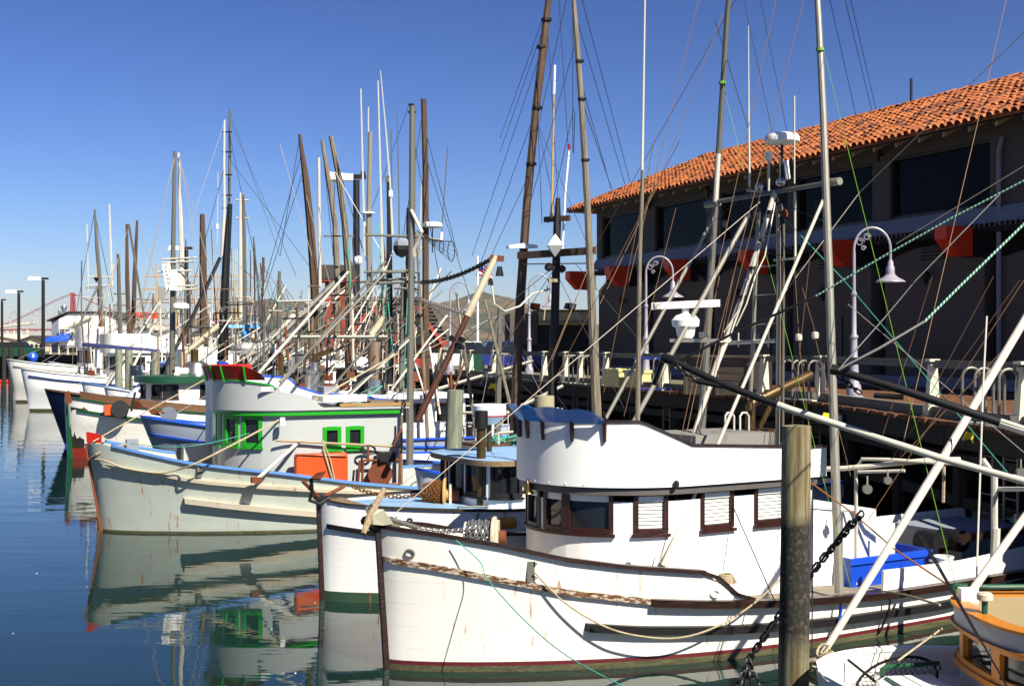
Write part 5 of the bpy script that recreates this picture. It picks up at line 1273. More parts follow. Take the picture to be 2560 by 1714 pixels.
# --- boat E : blue-grey bow, white house, dark green roof
E = fleet('blue grey hulled boat with royal blue stripes and dark green wheelhouse roof', (-9.72, 35), 26, 13, 2.0, 1.93, .75, M_bluehull, M_rblue, None, M_darkred)
E.rail('blue_stripe', M_rblue, E.tab([(370, 1085), (420, 1092), (480, 1101), (530, 1108)]) + [(1, .7)], .06, .05)
q = E.y(352, 960, -1.35); zE0 = 1.2
MB().tube([E.w(422, 1036, 35.0), E.w(422.3, 1036, 35.3)], .23, 18).build('windlass_wheel', M_steel, E.root)
anE = MB().tube([E.w(345, 1012, 34.6), E.w(412, 1032, 35)], .035, 6).build('anchor', M_rust, E.root)
MB().prism([E.w(330, 1002, 34.5), E.w(345, 1000, 34.5), E.w(358, 1016, 34.6), E.w(342, 1024, 34.6), E.w(328, 1022, 34.6)], (0, .05, .02)).build('fluke', M_rust, anE, None)
MB().tube([E.w(338, 980, 34.5), E.w(328, 1028, 34.5)], .035, 6).build('anchor_stock', M_dpile, anE)
MB().prism([E.w(370, 1025, 35), E.w(390, 1022, 35), E.w(404, 1040, 35), E.w(378, 1036, 35)], (0, .05, .02)).build('fluke', M_rust, anE, None)
cabin(E, 4.2, 4.4, 1.3, 1.1, 1.25, M_white, 3)
mast_px(E, 'mast', M_mastwood, [(1059, 248, 41), (1064, 430, 41), (1064, 1000, 41)], [.10, .11, .13], 8)
mast_px(E, 'whip_antenna', M_wpole, [(1055, 450, 41), (1048, 640, 41)], .03, 5)
dome(E, E.w(1081, 567, 41), .33, .16, st=.8); mast_px(E, 'radar_bar', M_galv, [(1040, 592, 41), (1106, 602, 41)], .05); mast_px(E, 'antenna_can', M_white, [(1104, 580, 41), (1103, 600, 41)], .05)
mast_px(E, 'whip_antenna', M_galv, [(1119, 368, 41), (1104, 580, 41)], .02, 5)
mast_px(E, 'strut', M_wpole, [(1060, 612, 41), (1038, 640, 41)], .05)
wires(E, M_wire, [((1067, 340, 41), (1145, 640, 38)), ((1067, 400, 41), (1180, 760, 38)), ((1036, 360, 41), (1100, 700, 38)), ((1060, 260, 41), (1000, 640, 40)), ((1020, 270, 41), (930, 520, 42))], .012)
outfit(E, 7.0, 6.2, M_galv, 1, 1, 5)

# --- boat F : green, white and red
Fb = fleet('wooden boat with dark green bow rail, white sides and red waterline', (-15.5, 43.4), 27, 13, 2.1, 2.1, .1, M_whull, M_dgrn, M_dgrn, None)
Fb.stem(M_dgrn, .22)
mb = MB()
for sd_ in (-1, 1): 
    rows = [[Fb.S(u, 0.0, sd_, .012), Fb.S(u, .34, sd_, .012)] for u in (0, .01, .03, .06, .1, .15, .2, .3, .4, .5, .7, 1)]; mb.grid(rows if sd_ < 0 else rows[::-1])
mb.build('red_boot_band', paint('faded_red_boot', '#8c2a20', .5, dirt=.5), Fb.root)
mb = MB(); rows = [[Fb.S(u, .34, -1, .014), Fb.S(u, Fb.T(u) - .3, -1, .014)] for u in (0.001, .01, .022, .036)]; mb.grid(rows).build('dark_bow_panel', M_dpile, Fb.root)
mb = MB(); secs = []
for k in range(14): u = .03 + k * .035; secs.append([Fb.S(u, Fb.T(u), -1, -.12), Fb.S(u, Fb.T(u), -1, -.06), Fb.S(u, Fb.T(u) + .3, -1, -.10), Fb.S(u, Fb.T(u) + .3, -1, -.16)])
mb.ribbon(secs).build('weathered_bulwark', M_oldwood, Fb.root)
Fb.rail('rub_rail', M_mahog, [(.34, 1.0), (.6, .8), (1, .8)], .12, .1)
MB().tube([Fb.w(300, 1022, 42.5), Fb.w(300, 1022, 42.9)], .30, 16).build('rope_reel', M_black, Fb.root); MB().box(Fb.w(275, 1024, 42.6), (.4, .3, .35)).build('orange_crate', M_orange, Fb.root)
MB().prism([Fb.w(161, 985, 42.8), Fb.w(170, 976, 42.8), Fb.w(178, 1005, 42.8), Fb.w(166, 1010, 42.8)], (.05, .1, 0)).build('anchor', M_rust, Fb.root, None)
for k in range(12): p = Fb.w(random.uniform(225, 320), random.uniform(1018, 1034), 43); MB().tube([p, p + Vector((random.uniform(-.3, .3), .1, .15))], .05, 5).build('deck_gear', random.choice([M_rust, M_galv, M_dpile]), Fb.root)
xf_f = solve_xf(Fb, 1.0, 1.35, 352, 6.9, 0, 2.2)
f_path = Path(Fb, xf_f, 1.0, 1.35, 6.9, 0, 2.2)
def f_z(px, py): return f_path.z_py(f_path.u_px(px), py)
f_wins = [(f_path.u_px(a), f_path.u_px(b), f_z(440, 994), f_z(440, 962)) for a, b in ((528, 500), (446, 408), (405, 380))]
f_wins += [(f_path.uf - .45, f_path.uf + .1, f_z(440, 994), f_z(440, 962)), (f_path.uf + .2, f_path.uf + .8, f_z(440, 994), f_z(440, 962))]
Fb.house(f_path, f_wins, 1.0, f_z(440, 955), M_white, M_dpile, fr=.05)
f_roof = Path(Fb, xf_f, 1.0, 1.35, 7.1, .25, 2.2); zt = f_z(440, 941); lid(Fb, f_roof, zt, M_dgreen, 'roof', zt - f_z(440, 957), .06)
qbox(Fb, 'roof_box', Fb.y(454, 945, -.6).x, Fb.y(478, 945, -.6).x, -.6, 0, zt, Fb.y(460, 934, -.6).z, M_dgreen)
c = Fb.y(490, 945, 0); MB().lathe([(.62, 0), (.6, .1), (.42, .45), (.2, .52)], (c.x, 0, zt), 16).build('vent_hood', M_steel, Fb.root)
MB().tube([(c.x - .05, 0, zt + .4), (c.x - .05, 0, zt + .95)], .14, 10).build('funnel', M_brass, Fb.root)
MB().tube([Fb.y(458, 925, .3), Fb.y(458, 885, .3), Fb.y(470, 878, .3), Fb.y(545, 815, .3)], .11, 10).build('exhaust_pipe', paint('tan_pipe', '#a39a7e', .5, dirt=.3), Fb.root)
mast_px(Fb, 'mast', M_galv, [(437, 378, 46.5), (433, 620, 46.5), (430, 960, 46.5)], [.06, .09, .12], 8); mast_px(Fb, 'mast', M_wpole, [(446, 382, 46.6), (452, 560, 46.6), (456, 720, 46.6)], [.05, .08, .1], 6)
for a in ((405, 648, 492, 644), (405, 657, 486, 653), (438, 714, 490, 714), (455, 724, 488, 722), (394, 680, 480, 676)): mast_px(Fb, 'yard', M_wpole, [(a[0], a[1], 46.4), (a[2], a[3], 46.4)], .035, 5)
p = Fb.w(420, 690, 46.3); bd = MB().box(p, (.3, .04, .95), M=Matrix.Rotation(R(-27), 3, 'Z') @ Matrix.Rotation(R(-10), 3, 'Y')).build('number_board', M_white, Fb.root)
for k, ch_ in enumerate('37Y2GS'): text('digit', ch_, .17, p + Vector((-.01 + (.36 - k * .15) * .0 - (.36 - k * .15) * .17, -.05, .36 - k * .15)), (R(90), R(-100), R(-27)), M_black, Fb.root, .003)
MB().box(Fb.w(440, 695, 46.5), (.36, .25, .6)).build('light_tower_box', M_white, Fb.root); MB().box(Fb.w(436, 722, 46.4), (.45, .4, .12)).build('platform', M_white, Fb.root)
MB().prism([Fb.w(395, 715, 45.5), Fb.w(412, 718, 45.5), Fb.w(418, 735, 45.5), Fb.w(405, 752, 45.5), Fb.w(396, 748, 45.5)], (0, .06, 0)).build('vane_plate', paint('vane_grey', '#8e8a84', .6), Fb.root, None)
dome(Fb, Fb.w(452, 770, 46), .3, .2, st=.5)
mast_px(Fb, 'mast', M_mastwood, [(749, 336, 46), (765, 450, 46), (776, 560, 46), (787, 720, 46), (790, 930, 46)], [.06, .13, .15, .16, .16], 7)
mast_px(Fb, 'whip_antenna', M_wpole, [(797, 394, 46), (800, 718, 46)], [.05, .06], 6)
mast_px(Fb, 'trolling_pole', M_greywood, [(805, 350, 47), (822, 450, 47), (838, 560, 47), (843, 690, 47), (842, 900, 47)], [.06, .1, .11, .12, .13], 7)
mast_px(Fb, 'trolling_pole', M_greywood, [(827, 340, 45.5), (845, 430, 45.5), (862, 560, 45.5), (870, 680, 45.5), (875, 930, 45.5)], [.08, .11, .12, .13, .13], 7)
mast_px(Fb, 'boom', M_galv, [(560, 975, 41), (862, 680, 46)], .10); mast_px(Fb, 'boom', M_wpole, [(640, 905, 43), (735, 790, 45)], .12); mast_px(Fb, 'yard', M_galv, [(808, 590, 46), (885, 590, 46)], .03)
wires(Fb, M_wire, [((748, 350, 46), (700, 640, 46)), ((752, 390, 46), (640, 780, 46)), ((805, 360, 47), (860, 900, 45)), ((835, 380, 45.5), (960, 800, 44)), ((828, 350, 45.5), (905, 620, 45)), ((838, 400, 45.5), (832, 640, 45)), ((760, 420, 46), (620, 860, 44))], .012)
wires(Fb, M_lwire, [((700, 360, 46), (780, 640, 44)), ((437, 385, 46.5), (345, 800, 44)), ((440, 385, 46.5), (330, 840, 45)), ((447, 390, 46.5), (560, 800, 45)), ((449, 390, 46.5), (525, 800, 44)), ((838, 430, 45), (960, 640, 44)), ((755, 450, 46), (850, 800, 45))], .012)

# --- boat G : navy hull with white canvas topped cabin
G = fleet('dark navy hulled boat with white rounded cabin top and blue edging', (-17.3, 48), 27, 12.5, 2.0, 2.2, .75, M_nhull, M_oldwood, None, M_rblue)
pG = Path(G, 2.6, 1.3, 1.4, 7.2, 0, 2.4); zg = G.w(270, 1000, 49).z
ws = [(.3 + k * .95, .3 + k * .95 + .7, zg - .55, zg - .1) for k in range(5)] + [(pG.uf - .6 + k * .65, pG.uf - .6 + k * .65 + .5, zg - .55, zg - .1) for k in range(2)]
G.house(pG, ws, .9, zg, M_white, M_mahog, fr=.04)
pG2 = Path(G, 2.4, 1.5, 1.55, 7.3, .1, 2.4); lid(G, pG2, zg + .12, M_navytrim, 'roof_edge', .14, .02)
mb = MB(); rows = []
for k in range(9):
    f_ = k / 8; s_ = (1 - f_ * .42); z_ = zg + .13 + .75 * math.sin(f_ * math.pi / 2)
    rows.append([Vector((4.8 + (q.x - 4.8) * s_, q.y * s_, z_)) for q in [pG2.pt(pG2.tot * j / 50, 0) for j in range(51)]])
mb.grid(rows); o_ = len(mb.v); mb.v.append(Vector((4.8, 0, zg + .9))); n_0 = 8 * 51
for j in range(50): mb.f.append((n_0 + j, n_0 + j + 1, o_))
mb.build('cabin_top', M_white, G.root, 60)
mast_px(G, 'mast', M_black, [(575, 510, 51), (566, 640, 51), (553, 900, 51)], [.10, .16, .17], 10)
mast_px(G, 'mast', M_wpole, [(561, 300, 51), (560, 410, 51), (561, 520, 51), (556, 640, 51)], [.045, .055, .06, .09], 8); mast_px(G, 'mast', M_galv, [(575, 275, 51.2), (574, 430, 51.2), (566, 900, 51.2)], [.05, .06, .08], 8)
mast_px(G, 'brace', M_black, [(550, 645, 51), (480, 795, 49), (398, 945, 47)], .08); mast_px(G, 'yard', M_black, [(455, 816, 50), (545, 820, 51)], .04)
for y in (330, 380, 437, 488, 520): mast_px(G, 'spreader', M_darkm, [(555, y, 51), (580, y, 51)], .03, 5)
mast_px(G, 'whip_antenna', M_wpole, [(545, 430, 51), (543, 610, 51)], .015, 5); mast_px(G, 'lamp', M_white, [(543, 560, 51), (543, 572, 51)], .06)
rb = radar(G, G.w(616, 850, 50), 1.55, R(6), MATS.setdefault('rb', paint('sky_blue_paint', '#4a9ad0', .4, dirt=.1)), s=1.1)
o = MB().lathe([(.2, 0), (.42, .12), (.5, .35), (.45, .5), (.2, .58)], G.w(616, 892, 49), 18).build('radar_pedestal', paint('grey_white_plastic', '#a7a7a5', .4), G.root)
mast_px(G, 'frame', M_rust, [(615, 895, 49), (612, 930, 49)], .05); MB().box(G.w(640, 905, 52), (1.9, .2, 1.6)).build('white_frame_panel', M_white, G.root); MB().box(G.w(655, 912, 51.5), (.8, .2, 1.0)).build('dark_opening', M_dark, G.root)
wires(G, M_wire, [((575, 300, 51), (740, 690, 48)), ((575, 280, 51), (700, 640, 49)), ((560, 310, 51), (430, 700, 48)), ((575, 400, 51), (800, 700, 46)), ((575, 340, 51), (660, 760, 48)), ((561, 420, 51), (470, 760, 49))], .012)
wires(G, M_teal, [((573, 640, 51), (745, 800, 46))], .015)
MB().ribbon([(G.w(205, 858, 56), G.w(205, 866, 56), G.w(215, 864, 55.5), G.w(215, 856, 55.5)), (G.w(400, 873, 53), G.w(400, 880, 53), G.w(400, 880, 52.5), G.w(400, 873, 52.5))]).build('awning_spar', paint('lilac_spar', '#7a78b8', .5, dirt=.2), G.root)
outfit(G, 8.4, 7.0, M_galv, 1, 2, 9, True)

# --- boat H and I at far left
H = fleet('white boat with navy stripe and tall flared bridge, second from the left', (-28.4, 73), 27, 14, 2.2, 2.5, .5, M_white, M_white, M_navytrim, M_grime)
pH = cabin(H, 4.2, 6, 1.7, 1.5, 1.9, M_white, 4, bridge=1.0, framem=M_black, roofth=.15)
mast_px(H, 'mast', M_mastwood, [(317, 560, 78), (318, 700, 78), (325, 900, 78)], [.08, .14, .16], 6); mast_px(H, 'mast', M_mastwood, [(343, 551, 79), (337, 680, 79), (330, 900, 79)], [.08, .14, .16], 6)
mast_px(H, 'trolling_pole', M_galv, [(322, 560, 78), (345, 700, 78), (365, 820, 78)], .08, 5); mast_px(H, 'mast', M_galv, [(297, 640, 78), (300, 780, 78), (303, 960, 78)], [.08, .12, .18], 6); mast_px(H, 'mast', M_mastwood, [(294, 635, 79), (298, 900, 79)], .07, 5)
mast_px(H, 'yard', M_galv, [(284, 734, 78), (318, 734, 78)], .04, 5); mast_px(H, 'yard', M_galv, [(284, 763, 78), (322, 763, 78)], .04, 5); mast_px(H, 'boom', M_galv, [(250, 990, 72), (420, 720, 76)], .10); mast_px(H, 'boom', M_wpole, [(300, 985, 70), (390, 800, 76)], .08)
wires(H, M_lwire, [((320, 570, 78), (240, 830, 76)), ((345, 560, 79), (430, 820, 78)), ((297, 640, 78), (210, 860, 76))], .02)
outfit(H, 9.0, 8.5, M_galv, 1, 3, 11)
I_ = fleet('white boat with pale green bridge trim at the far left end', (-33.6, 84), 27, 14, 2.3, 2.9, .6, M_whull, M_white, M_cream, M_grime)
cabin(I_, 4.0, 5, 1.7, 1.7, 2.0, M_white, 3, bridge=1.2, framem=M_black, wallm=M_white, roofth=.2)
mast_px(I_, 'mast', M_galv, [(237, 524, 88), (243, 620, 88), (250, 700, 88), (258, 900, 88)], [.07, .14, .15, .2], 7); mast_px(I_, 'mast', M_black, [(247, 720, 88.3), (256, 880, 88.3)], .14, 6)
mast_px(I_, 'whip_antenna', M_wpole, [(273, 510, 88), (280, 713, 88)], [.06, .08], 5); mast_px(I_, 'whip_antenna', M_wpole, [(217, 560, 88), (221, 728, 88)], .04, 5); mast_px(I_, 'whip_antenna', M_wpole, [(242, 620, 88), (242, 700, 88)], .05, 5); mast_px(I_, 'whip_antenna', M_galv, [(204, 652, 88), (203, 860, 88)], .05, 5)
for y in (692, 713): mast_px(I_, 'yard', M_wpole, [(221, y, 88), (282, y, 88)], .05, 5)
mast_px(I_, 'radar_reflector', M_darkm, [(241, 694, 88), (241, 706, 88)], [.2, .02], 4); mast_px(I_, 'boom', M_galv, [(180, 850, 84), (245, 715, 88)], .09); mast_px(I_, 'boom', M_wpole, [(270, 740, 88), (285, 660, 88)], .05)
wires(I_, M_wire, [((236, 530, 88), (180, 840, 86)), ((237, 530, 88), (300, 840, 88))], .02)
outfit(I_, 9.0, 7.5, M_galv, 0, 2, 12)

# --- boats J, M in the gaps between the big ones
J = fleet('white boat with light blue edging behind the grey boat, big rusty stack amidships', (-6.9, 31.6), 26, 10.5, 1.7, 1.6, .3, M_white, M_rblue, None)
c = J.y(700, 960, -1.0)
pJ = Path(J, c.x - 1.6, 1.1, 1.2, c.x + 3.2, 0, 2.2); zj0 = J.y(700, 1010, -1.2).z; zj = interp([(0, zj0), (pJ.u_px(800), J.y(800, 985, -1.2).z), (pJ.u_px(745), J.y(745, 968, -1.2).z), (pJ.u_px(720), J.y(715, 945, -1.2).z), (pJ.uf, J.y(640, 928, -1.0).z)])
mb = MB(); pJ.band(mb, 0, pJ.tot, .9, lambda u: zj(min(u, pJ.tot - u)), -.05, 0); mb.build('bridge_bulwark', M_white, J.root)
mb = MB(); pJ.band(mb, 0, pJ.tot, lambda u: zj(min(u, pJ.tot - u)), lambda u: zj(min(u, pJ.tot - u)) + .04, -.06, .02); mb.build('blue_cap_rail', M_rblue, J.root); lid(J, pJ, zj0, M_white, 'roof', .05)
s1, s2 = J.w(938, 970, 34.5), J.w(938, 853, 34.5)
st_ = MB().tube([s1, J.w(938, 900, 34.5), s2], .2, 18).build('rusty_stack', paint('rust_streaked_stack', '#7d6a5a', .8, rust=1.6, dirt=.6), J.root)
MB().tube([J.w(938, 853, 34.5), J.w(938, 851, 34.5)], .21, 18).build('stack_rim', M_darkm, st_)
MB().tube([J.w(930, 850, 34.5), J.w(930, 832, 34.5), J.w(964, 790, 34.5)], .1, 12).build('exhaust_elbow', paint('cream_pipe', '#c3bb9c', .5, dirt=.3), J.root)
MB().lathe([(.30, 0), (.30, .1), (.24, .14), (.22, .4), (.1, .44)], J.w(940, 985, 34.3), 18).build('stack_base', M_steel, J.root)
MB().lathe([(.26, 0), (.26, .42), (.23, .45), (.23, .55), (.12, .6), (.1, .75)], J.w(787, 975, 33.5), 18).build('steel_drum', M_steel, J.root)
MB().tube([J.w(783, 905, 33.5), J.w(790, 890, 33.5), J.w(833, 873, 33.5)], .07, 10).build('drum_pipe', M_brass, J.root)
MB().tube([J.w(703, 975, 33), J.w(703, 888, 33), J.w(703, 885, 33)], [.07, .07, .075], 12).build('brown_stack', M_brass, J.root)
for px, m in ((742, M_blue), (555, M_blue)): pass
MB().prism([J.w(546, 903, 33), J.w(570, 905, 33), J.w(582, 925, 33), J.w(552, 922, 33)], (0, .3, 0)).build('blue_seat_back', M_blue, J.root, None)
outfit(J, 7.2, 5.0, M_galv, 1, 1, 31)
mast_px(J, 'trolling_pole', M_alu, [(926, 330, 38), (922, 560, 38), (926, 900, 38)], [.07, .09, .1], 8); mast_px(J, 'whip_antenna', M_wpole, [(921, 268, 38), (921, 330, 38)], .02, 5)
dome(J, J.w(920, 534, 38), .22, .05)
mast_px(J, 'whip_antenna', M_wpole, [(902, 222, 38), (907, 440, 38), (912, 640, 38)], [.02, .03, .035], 5); mast_px(J, 'whip_antenna', M_wpole, [(945, 202, 38), (951, 440, 38), (957, 690, 38)], [.02, .03, .05], 5); mast_px(J, 'whip_antenna', M_wpole, [(951, 176, 38), (965, 330, 38), (976, 470, 38), (980, 590, 38)], [.012, .02, .03, .05], 5)
mast_px(J, 'whip_antenna', M_galv, [(977, 325, 38), (980, 470, 38)], .02, 5); mast_px(J, 'whip_antenna', M_galv, [(993, 285, 38), (997, 500, 38), (998, 640, 38)], [.015, .02, .03], 5)
mast_px(J, 'mast', M_darkm, [(970, 455, 38), (974, 600, 38), (975, 960, 38)], [.05, .08, .12], 8); mast_px(J, 'beacon', M_steel, [(968, 440, 38), (968, 455, 38)], [.08, .06]); mast_px(J, 'beacon', M_white, [(976, 477, 38), (976, 492, 38)], .07)
mast_px(J, 'mast', M_black, [(1024, 520, 38), (1020, 760, 38), (1026, 1000, 38)], .1, 8)
q = J.w(1004, 614, 36); MB().lathe([(.02, -.32), (.16, -.24), (.24, -.1), (.25, .0), (.22, .12), (.16, .2), (.02, .22)], q, 8).build('net_float', M_wall2, J.root, 20); q.z -= .13; MB().lathe([(.02, -.22), (.18, -.14), (.255, 0), (.255, .12)], q, 8).build('float_base', M_black, J.root, 20)
q = J.w(895, 650, 40); MB().lathe([(.02, -.14), (.12, -.1), (.15, 0), (.12, .1), (.02, .14)], q, 10).build('masthead_float', M_white, J.root)
for a in ((900, 705, 1040, 694), (920, 680, 1030, 677), (912, 587, 1045, 592), (985, 720, 1050, 723)): mast_px(J, 'yard', M_galv, [(a[0], a[1], 37), (a[2], a[3], 37)], .04, 5)
random.seed(5)
for k in range(9): x = random.uniform(880, 1045); mast_px(J, 'halyard', random.choice([M_wire, M_teal, M_lwire, M_rope]), [(x + random.uniform(-25, 25), random.uniform(520, 690), 38), (x, random.uniform(880, 1010), 36)], .015, 4)
# landing net hung from a yard
ln = MB(); a, b = P(1065, 582, 36), P(1128, 628, 36)
for k in range(12):
    an2 = 2 * math.pi * k / 12; ring = Vector((math.cos(an2) * .10, 0, math.sin(an2) * .3)); ln.tube([P(1040, 575, 36), P(1080, 605, 36) + ring * .25, b + ring], .006, 3, False)
for f_ in (.55, .75, 1.0): c_ = P(1080, 605, 36).lerp(b, (f_ - .5) * 2); ln.tube([c_ + Vector((math.cos(t_) * .10, 0, math.sin(t_) * .3)) * (.25 + .75 * (f_ - .5) * 2) for t_ in [2 * math.pi * k / 14 for k in range(15)]], .012, 4, False)
tag(ln.build('dip_net', M_darkm, None), 'cone shaped dark dip net hanging out from the masthead', 'net')

Mb = fleet('white and blue work boat with two tall wooden poles and a rusty derrick', (-1.75, 25.0), 28, 10.2, 1.7, 1.45, .2, M_white, M_rblue, M_rblue)
def MX(*q): return Mb.w(*q)
MB().box((2.2, 0, 1.75), (1.6, 2.4, .16)).build('work_deck_edge', M_cream, Mb.root); MB().box((2.2, 0, 1.85), (1.7, 2.5, .05)).build('work_deck', M_oldwood, Mb.root)
for sx_ in (1.5, 2.9):
    for sy_ in (-1.1, 1.1): MB().tube([(sx_, sy_, .9), (sx_, sy_, 1.7)], .05, 6).build('deck_leg', M_cream, Mb.root)
nb = MB()
for k in range(22):
    c_ = Vector((1.6 + random.random() * 1.2, -.9 + random.random() * 1.6, 1.93 + random.random() * .06)); nb.tube([c_ + Vector((math.cos(a + k) * .26, math.sin(a) * .2, .06 * math.sin(2 * a + k))) for a in [2 * math.pi * j / 9 for j in range(10)]], .016, 4, False)
tag(nb.build('rope_pile', M_teal, None), 'loose teal rope heaped on the raised deck behind the leaning pile', 'rope').matrix_world = Mb.M
mast_px(Mb, 'trolling_pole', M_mastwood, [(1374, -30, 29), (1357, 130, 29), (1340, 270, 29), (1318, 500, 29), (1300, 760, 29), (1284, 1130, 29)], [.07, .10, .095, .1, .115, .12], 8)
mast_px(Mb, 'trolling_pole', M_greywood, [(1432, -30, 27), (1441, 90, 27), (1453, 250, 27), (1468, 500, 27), (1481, 800, 27), (1493, 1060, 27)], [.045, .06, .065, .075, .095, .11], 8)
for q in ((1343, 270, 29), (1328, 410, 29), (1366, 50, 29), (1354, 118, 29)): p = MX(*q); MB().tube([p - Vector((0, 0, .03)), p + Vector((0, 0, .03))], .13, 8).build('pole_band', M_darkm, Mb.root)
for q in ((1455, 248, 27), (1463, 400, 27), (1449, 153, 27)): p = MX(*q); MB().tube([p - Vector((0, 0, .02)), p + Vector((0, 0, .02))], .10, 8).build('pole_band', M_darkm, Mb.root)
mast_px(Mb, 'mast', M_black, [(1395, 495, 28), (1393, 560, 28), (1388, 760, 28), (1380, 1010, 28)], [.05, .09, .1, .11], 8)
MB().beam(MX(1296, 639, 28.6), MX(1488, 626, 27.2), .09, .16).build('cross_beam', M_mastwood, Mb.root)
MB().beam(MX(1362, 549, 28.2), MX(1424, 545, 27.8), .09, .12).build('upper_cross_beam', M_mastwood, Mb.root)
MB().lathe([(.005, -.25), (.245, .0), (.005, .26)], MX(1388, 614, 27.6), 4, Matrix.Rotation(R(20), 3, 'Z')).build('radar_reflector', M_white, Mb.root, None)
MB().ribbon([(MX(1269, 618, 28.6) + Vector((0, -.08, -.03)), MX(1269, 618, 28.6) + Vector((0, .08, -.03)), MX(1269, 618, 28.6) + Vector((0, .05, .04)), MX(1269, 618, 28.6) + Vector((0, -.05, .04))), (MX(1305, 616, 28.6) + Vector((0, -.12, -.04)), MX(1305, 616, 28.6) + Vector((0, .12, -.04)), MX(1305, 616, 28.6) + Vector((0, .08, .07)), MX(1305, 616, 28.6) + Vector((0, -.08, .07))), (MX(1341, 617, 28.6) + Vector((0, -.08, -.03)), MX(1341, 617, 28.6) + Vector((0, .08, -.03)), MX(1341, 617, 28.6) + Vector((0, .05, .04)), MX(1341, 617, 28.6) + Vector((0, -.05, .04)))]).build('radar_scanner', M_white, Mb.root)
mast_px(Mb, 'radar_mount', M_darkm, [(1306, 622, 28.6), (1304, 640, 28.6)], .06)
for q, r_ in (((1372, 668), .1), ((1405, 672), .09), ((1380, 700), .06), ((1392, 655), .07)): MB().lathe([(.02, -r_), (r_, -r_ * .4), (r_, r_ * .4), (.02, r_)], MX(*q, 27.8), 8).build('pulley_cluster', M_darkm, Mb.root)
mast_px(Mb, 'block', M_rope, [(1376, 697, 27.6), (1376, 705, 27.6)], .06); mast_px(Mb, 'block', M_rope, [(1387, 697, 27.6), (1387, 705, 27.6)], .06)
mast_px(Mb, 'antenna_pole', M_yel if False else plain('tan_fibreglass', '#b58f52', .5), [(1385, 236, 28), (1383, 330, 28), (1379, 545, 28)], [.02, .022, .03], 6); mast_px(Mb, 'antenna_can', M_white, [(1387, 163, 28), (1385, 236, 28)], .027, 8)
mast_px(Mb, 'antenna_pole', M_white, [(1423, 372, 28), (1414, 470, 28), (1405, 640, 28)], .024, 6); mast_px(Mb, 'red_cap', M_red, [(1422, 360, 28), (1423, 374, 28)], .032, 6)
wires(Mb, M_wire, [((1374, 0, 29), (1250, 345, 30)), ((1362, 60, 29), (1250, 380, 30)), ((1349, 140, 29), (1180, 640, 31)), ((1396, -20, 28), (1420, 360, 28)), ((1420, -20, 28), (1340, 340, 29)), ((1432, 0, 27), (1432, 380, 28)), ((1450, -20, 27), (1575, 455, 32)), ((1446, 60, 27), (1562, 460, 32)), ((1455, 215, 27), (1527, 470, 30)), ((1458, 260, 27), (1530, 475, 30)), ((1340, 275, 29), (1190, 690, 30)), ((1330, 420, 29), (1200, 700, 30)), ((1435, 270, 27), (1370, 560, 28)), ((1340, 290, 29), (1395, 560, 28)), ((1435, 120, 27), (1322, 520, 28)), ((1345, 310, 29), (1480, 640, 27)), ((1370, 80, 29), (1395, 500, 28)), ((1345, 310, 29), (1355, 560, 28)), ((1345, 230, 29), (1300, 640, 29)), ((1393, 660, 27.8), (1200, 960, 27)), ((1393, 660, 27.8), (1150, 860, 27)), ((1440, 660, 27.8), (1640, 900, 25)), ((1395, 690, 27.8), (1560, 1020, 25)), ((1437, 280, 27), (1434, 385, 28))], .008)
wires(Mb, M_cable, [((1850, -20, 24), (1475, 640, 27)), ((1475, 660, 27), (1380, 900, 26)), ((1700, 350, 25), (1380, 960, 26)), ((1636, 350, 25), (1510, 980, 25)), ((1480, 650, 27), (1330, 1010, 26))], .008)
wires(Mb, M_rope, [((1370, 700, 27.8), (1360, 800, 27.6)), ((1310, 660, 28.6), (1470, 658, 27.4))], .014, 'rope_line')
db = mast_px(Mb, 'derrick_boom', paint('rust_white_boom', '#b3a98c', .6, rust=1.2, dirt=.5), [(1240, 640, 26.5), (1168, 790, 26.3)], [.07, .08], 10); mast_px(Mb, 'derrick_foot', wood('red_brown_boom', '#381a0e', '#562915'), [(1168, 790, 26.3), (1120, 895, 26.2), (1044, 1050, 26.0)], [.065, .075, .07], 8)
MB().beam(MX(1225, 644, 26.5), MX(1260, 647, 26.5), .12, .12).build('boom_head', M_rust, Mb.root); mast_px(Mb, 'pulley', M_darkm, [(1249, 666, 26.5), (1249, 690, 26.5)], [.05, .09]); mast_px(Mb, 'pulley', M_darkm, [(1226, 695, 26.5), (1227, 712, 26.5)], [.04, .06])
cm = MB(); chain_links(cm, sag(MX(1226, 648, 26.5), MX(1050, 706, 30), .12), .13, .016, .04); cm.build('topping_chain', M_darkm, Mb.root)['kind'] = 'stuff'
cm = MB(); chain_links(cm, sag(MX(1170, 786, 26.3), MX(1040, 745, 30), .0), .13, .014, .038); cm.build('topping_chain', M_lwire, Mb.root)['kind'] = 'stuff'
MB().tube([MX(1228, 705, 26.5), MX(1236, 760, 26.5), MX(1262, 778, 26.8), MX(1300, 765, 27.2), MX(1330, 735, 27.6), MX(1375, 722, 27.8)], .022, 6).build('hose', M_wpole, Mb.root)
for q in ((1128, 845), (1152, 848), (1150, 866)): mast_px(Mb, 'boom_light', M_darkm, [(q[0], q[1], 26.1), (q[0] + 7, q[1] + 3, 26.0)], [.07, .05], 8)
mast_px(Mb, 'cross_pipe', M_galv, [(1150, 1031, 26), (1276, 1032, 26.5)], .035); mast_px(Mb, 'pipe_frame', M_wpole, [(1246, 1110, 25), (1247, 1082, 25), (1300, 1078, 25)], .03)
random.seed(8)
for k in range(10): x = random.uniform(1050, 1150); mast_px(Mb, 'gear_pole', random.choice([M_rust, M_wpole, M_oldwood, M_rope]), [(x, random.uniform(1000, 1060), 26.5), (x + random.uniform(-40, 60), random.uniform(860, 960), 27)], .025, 5)
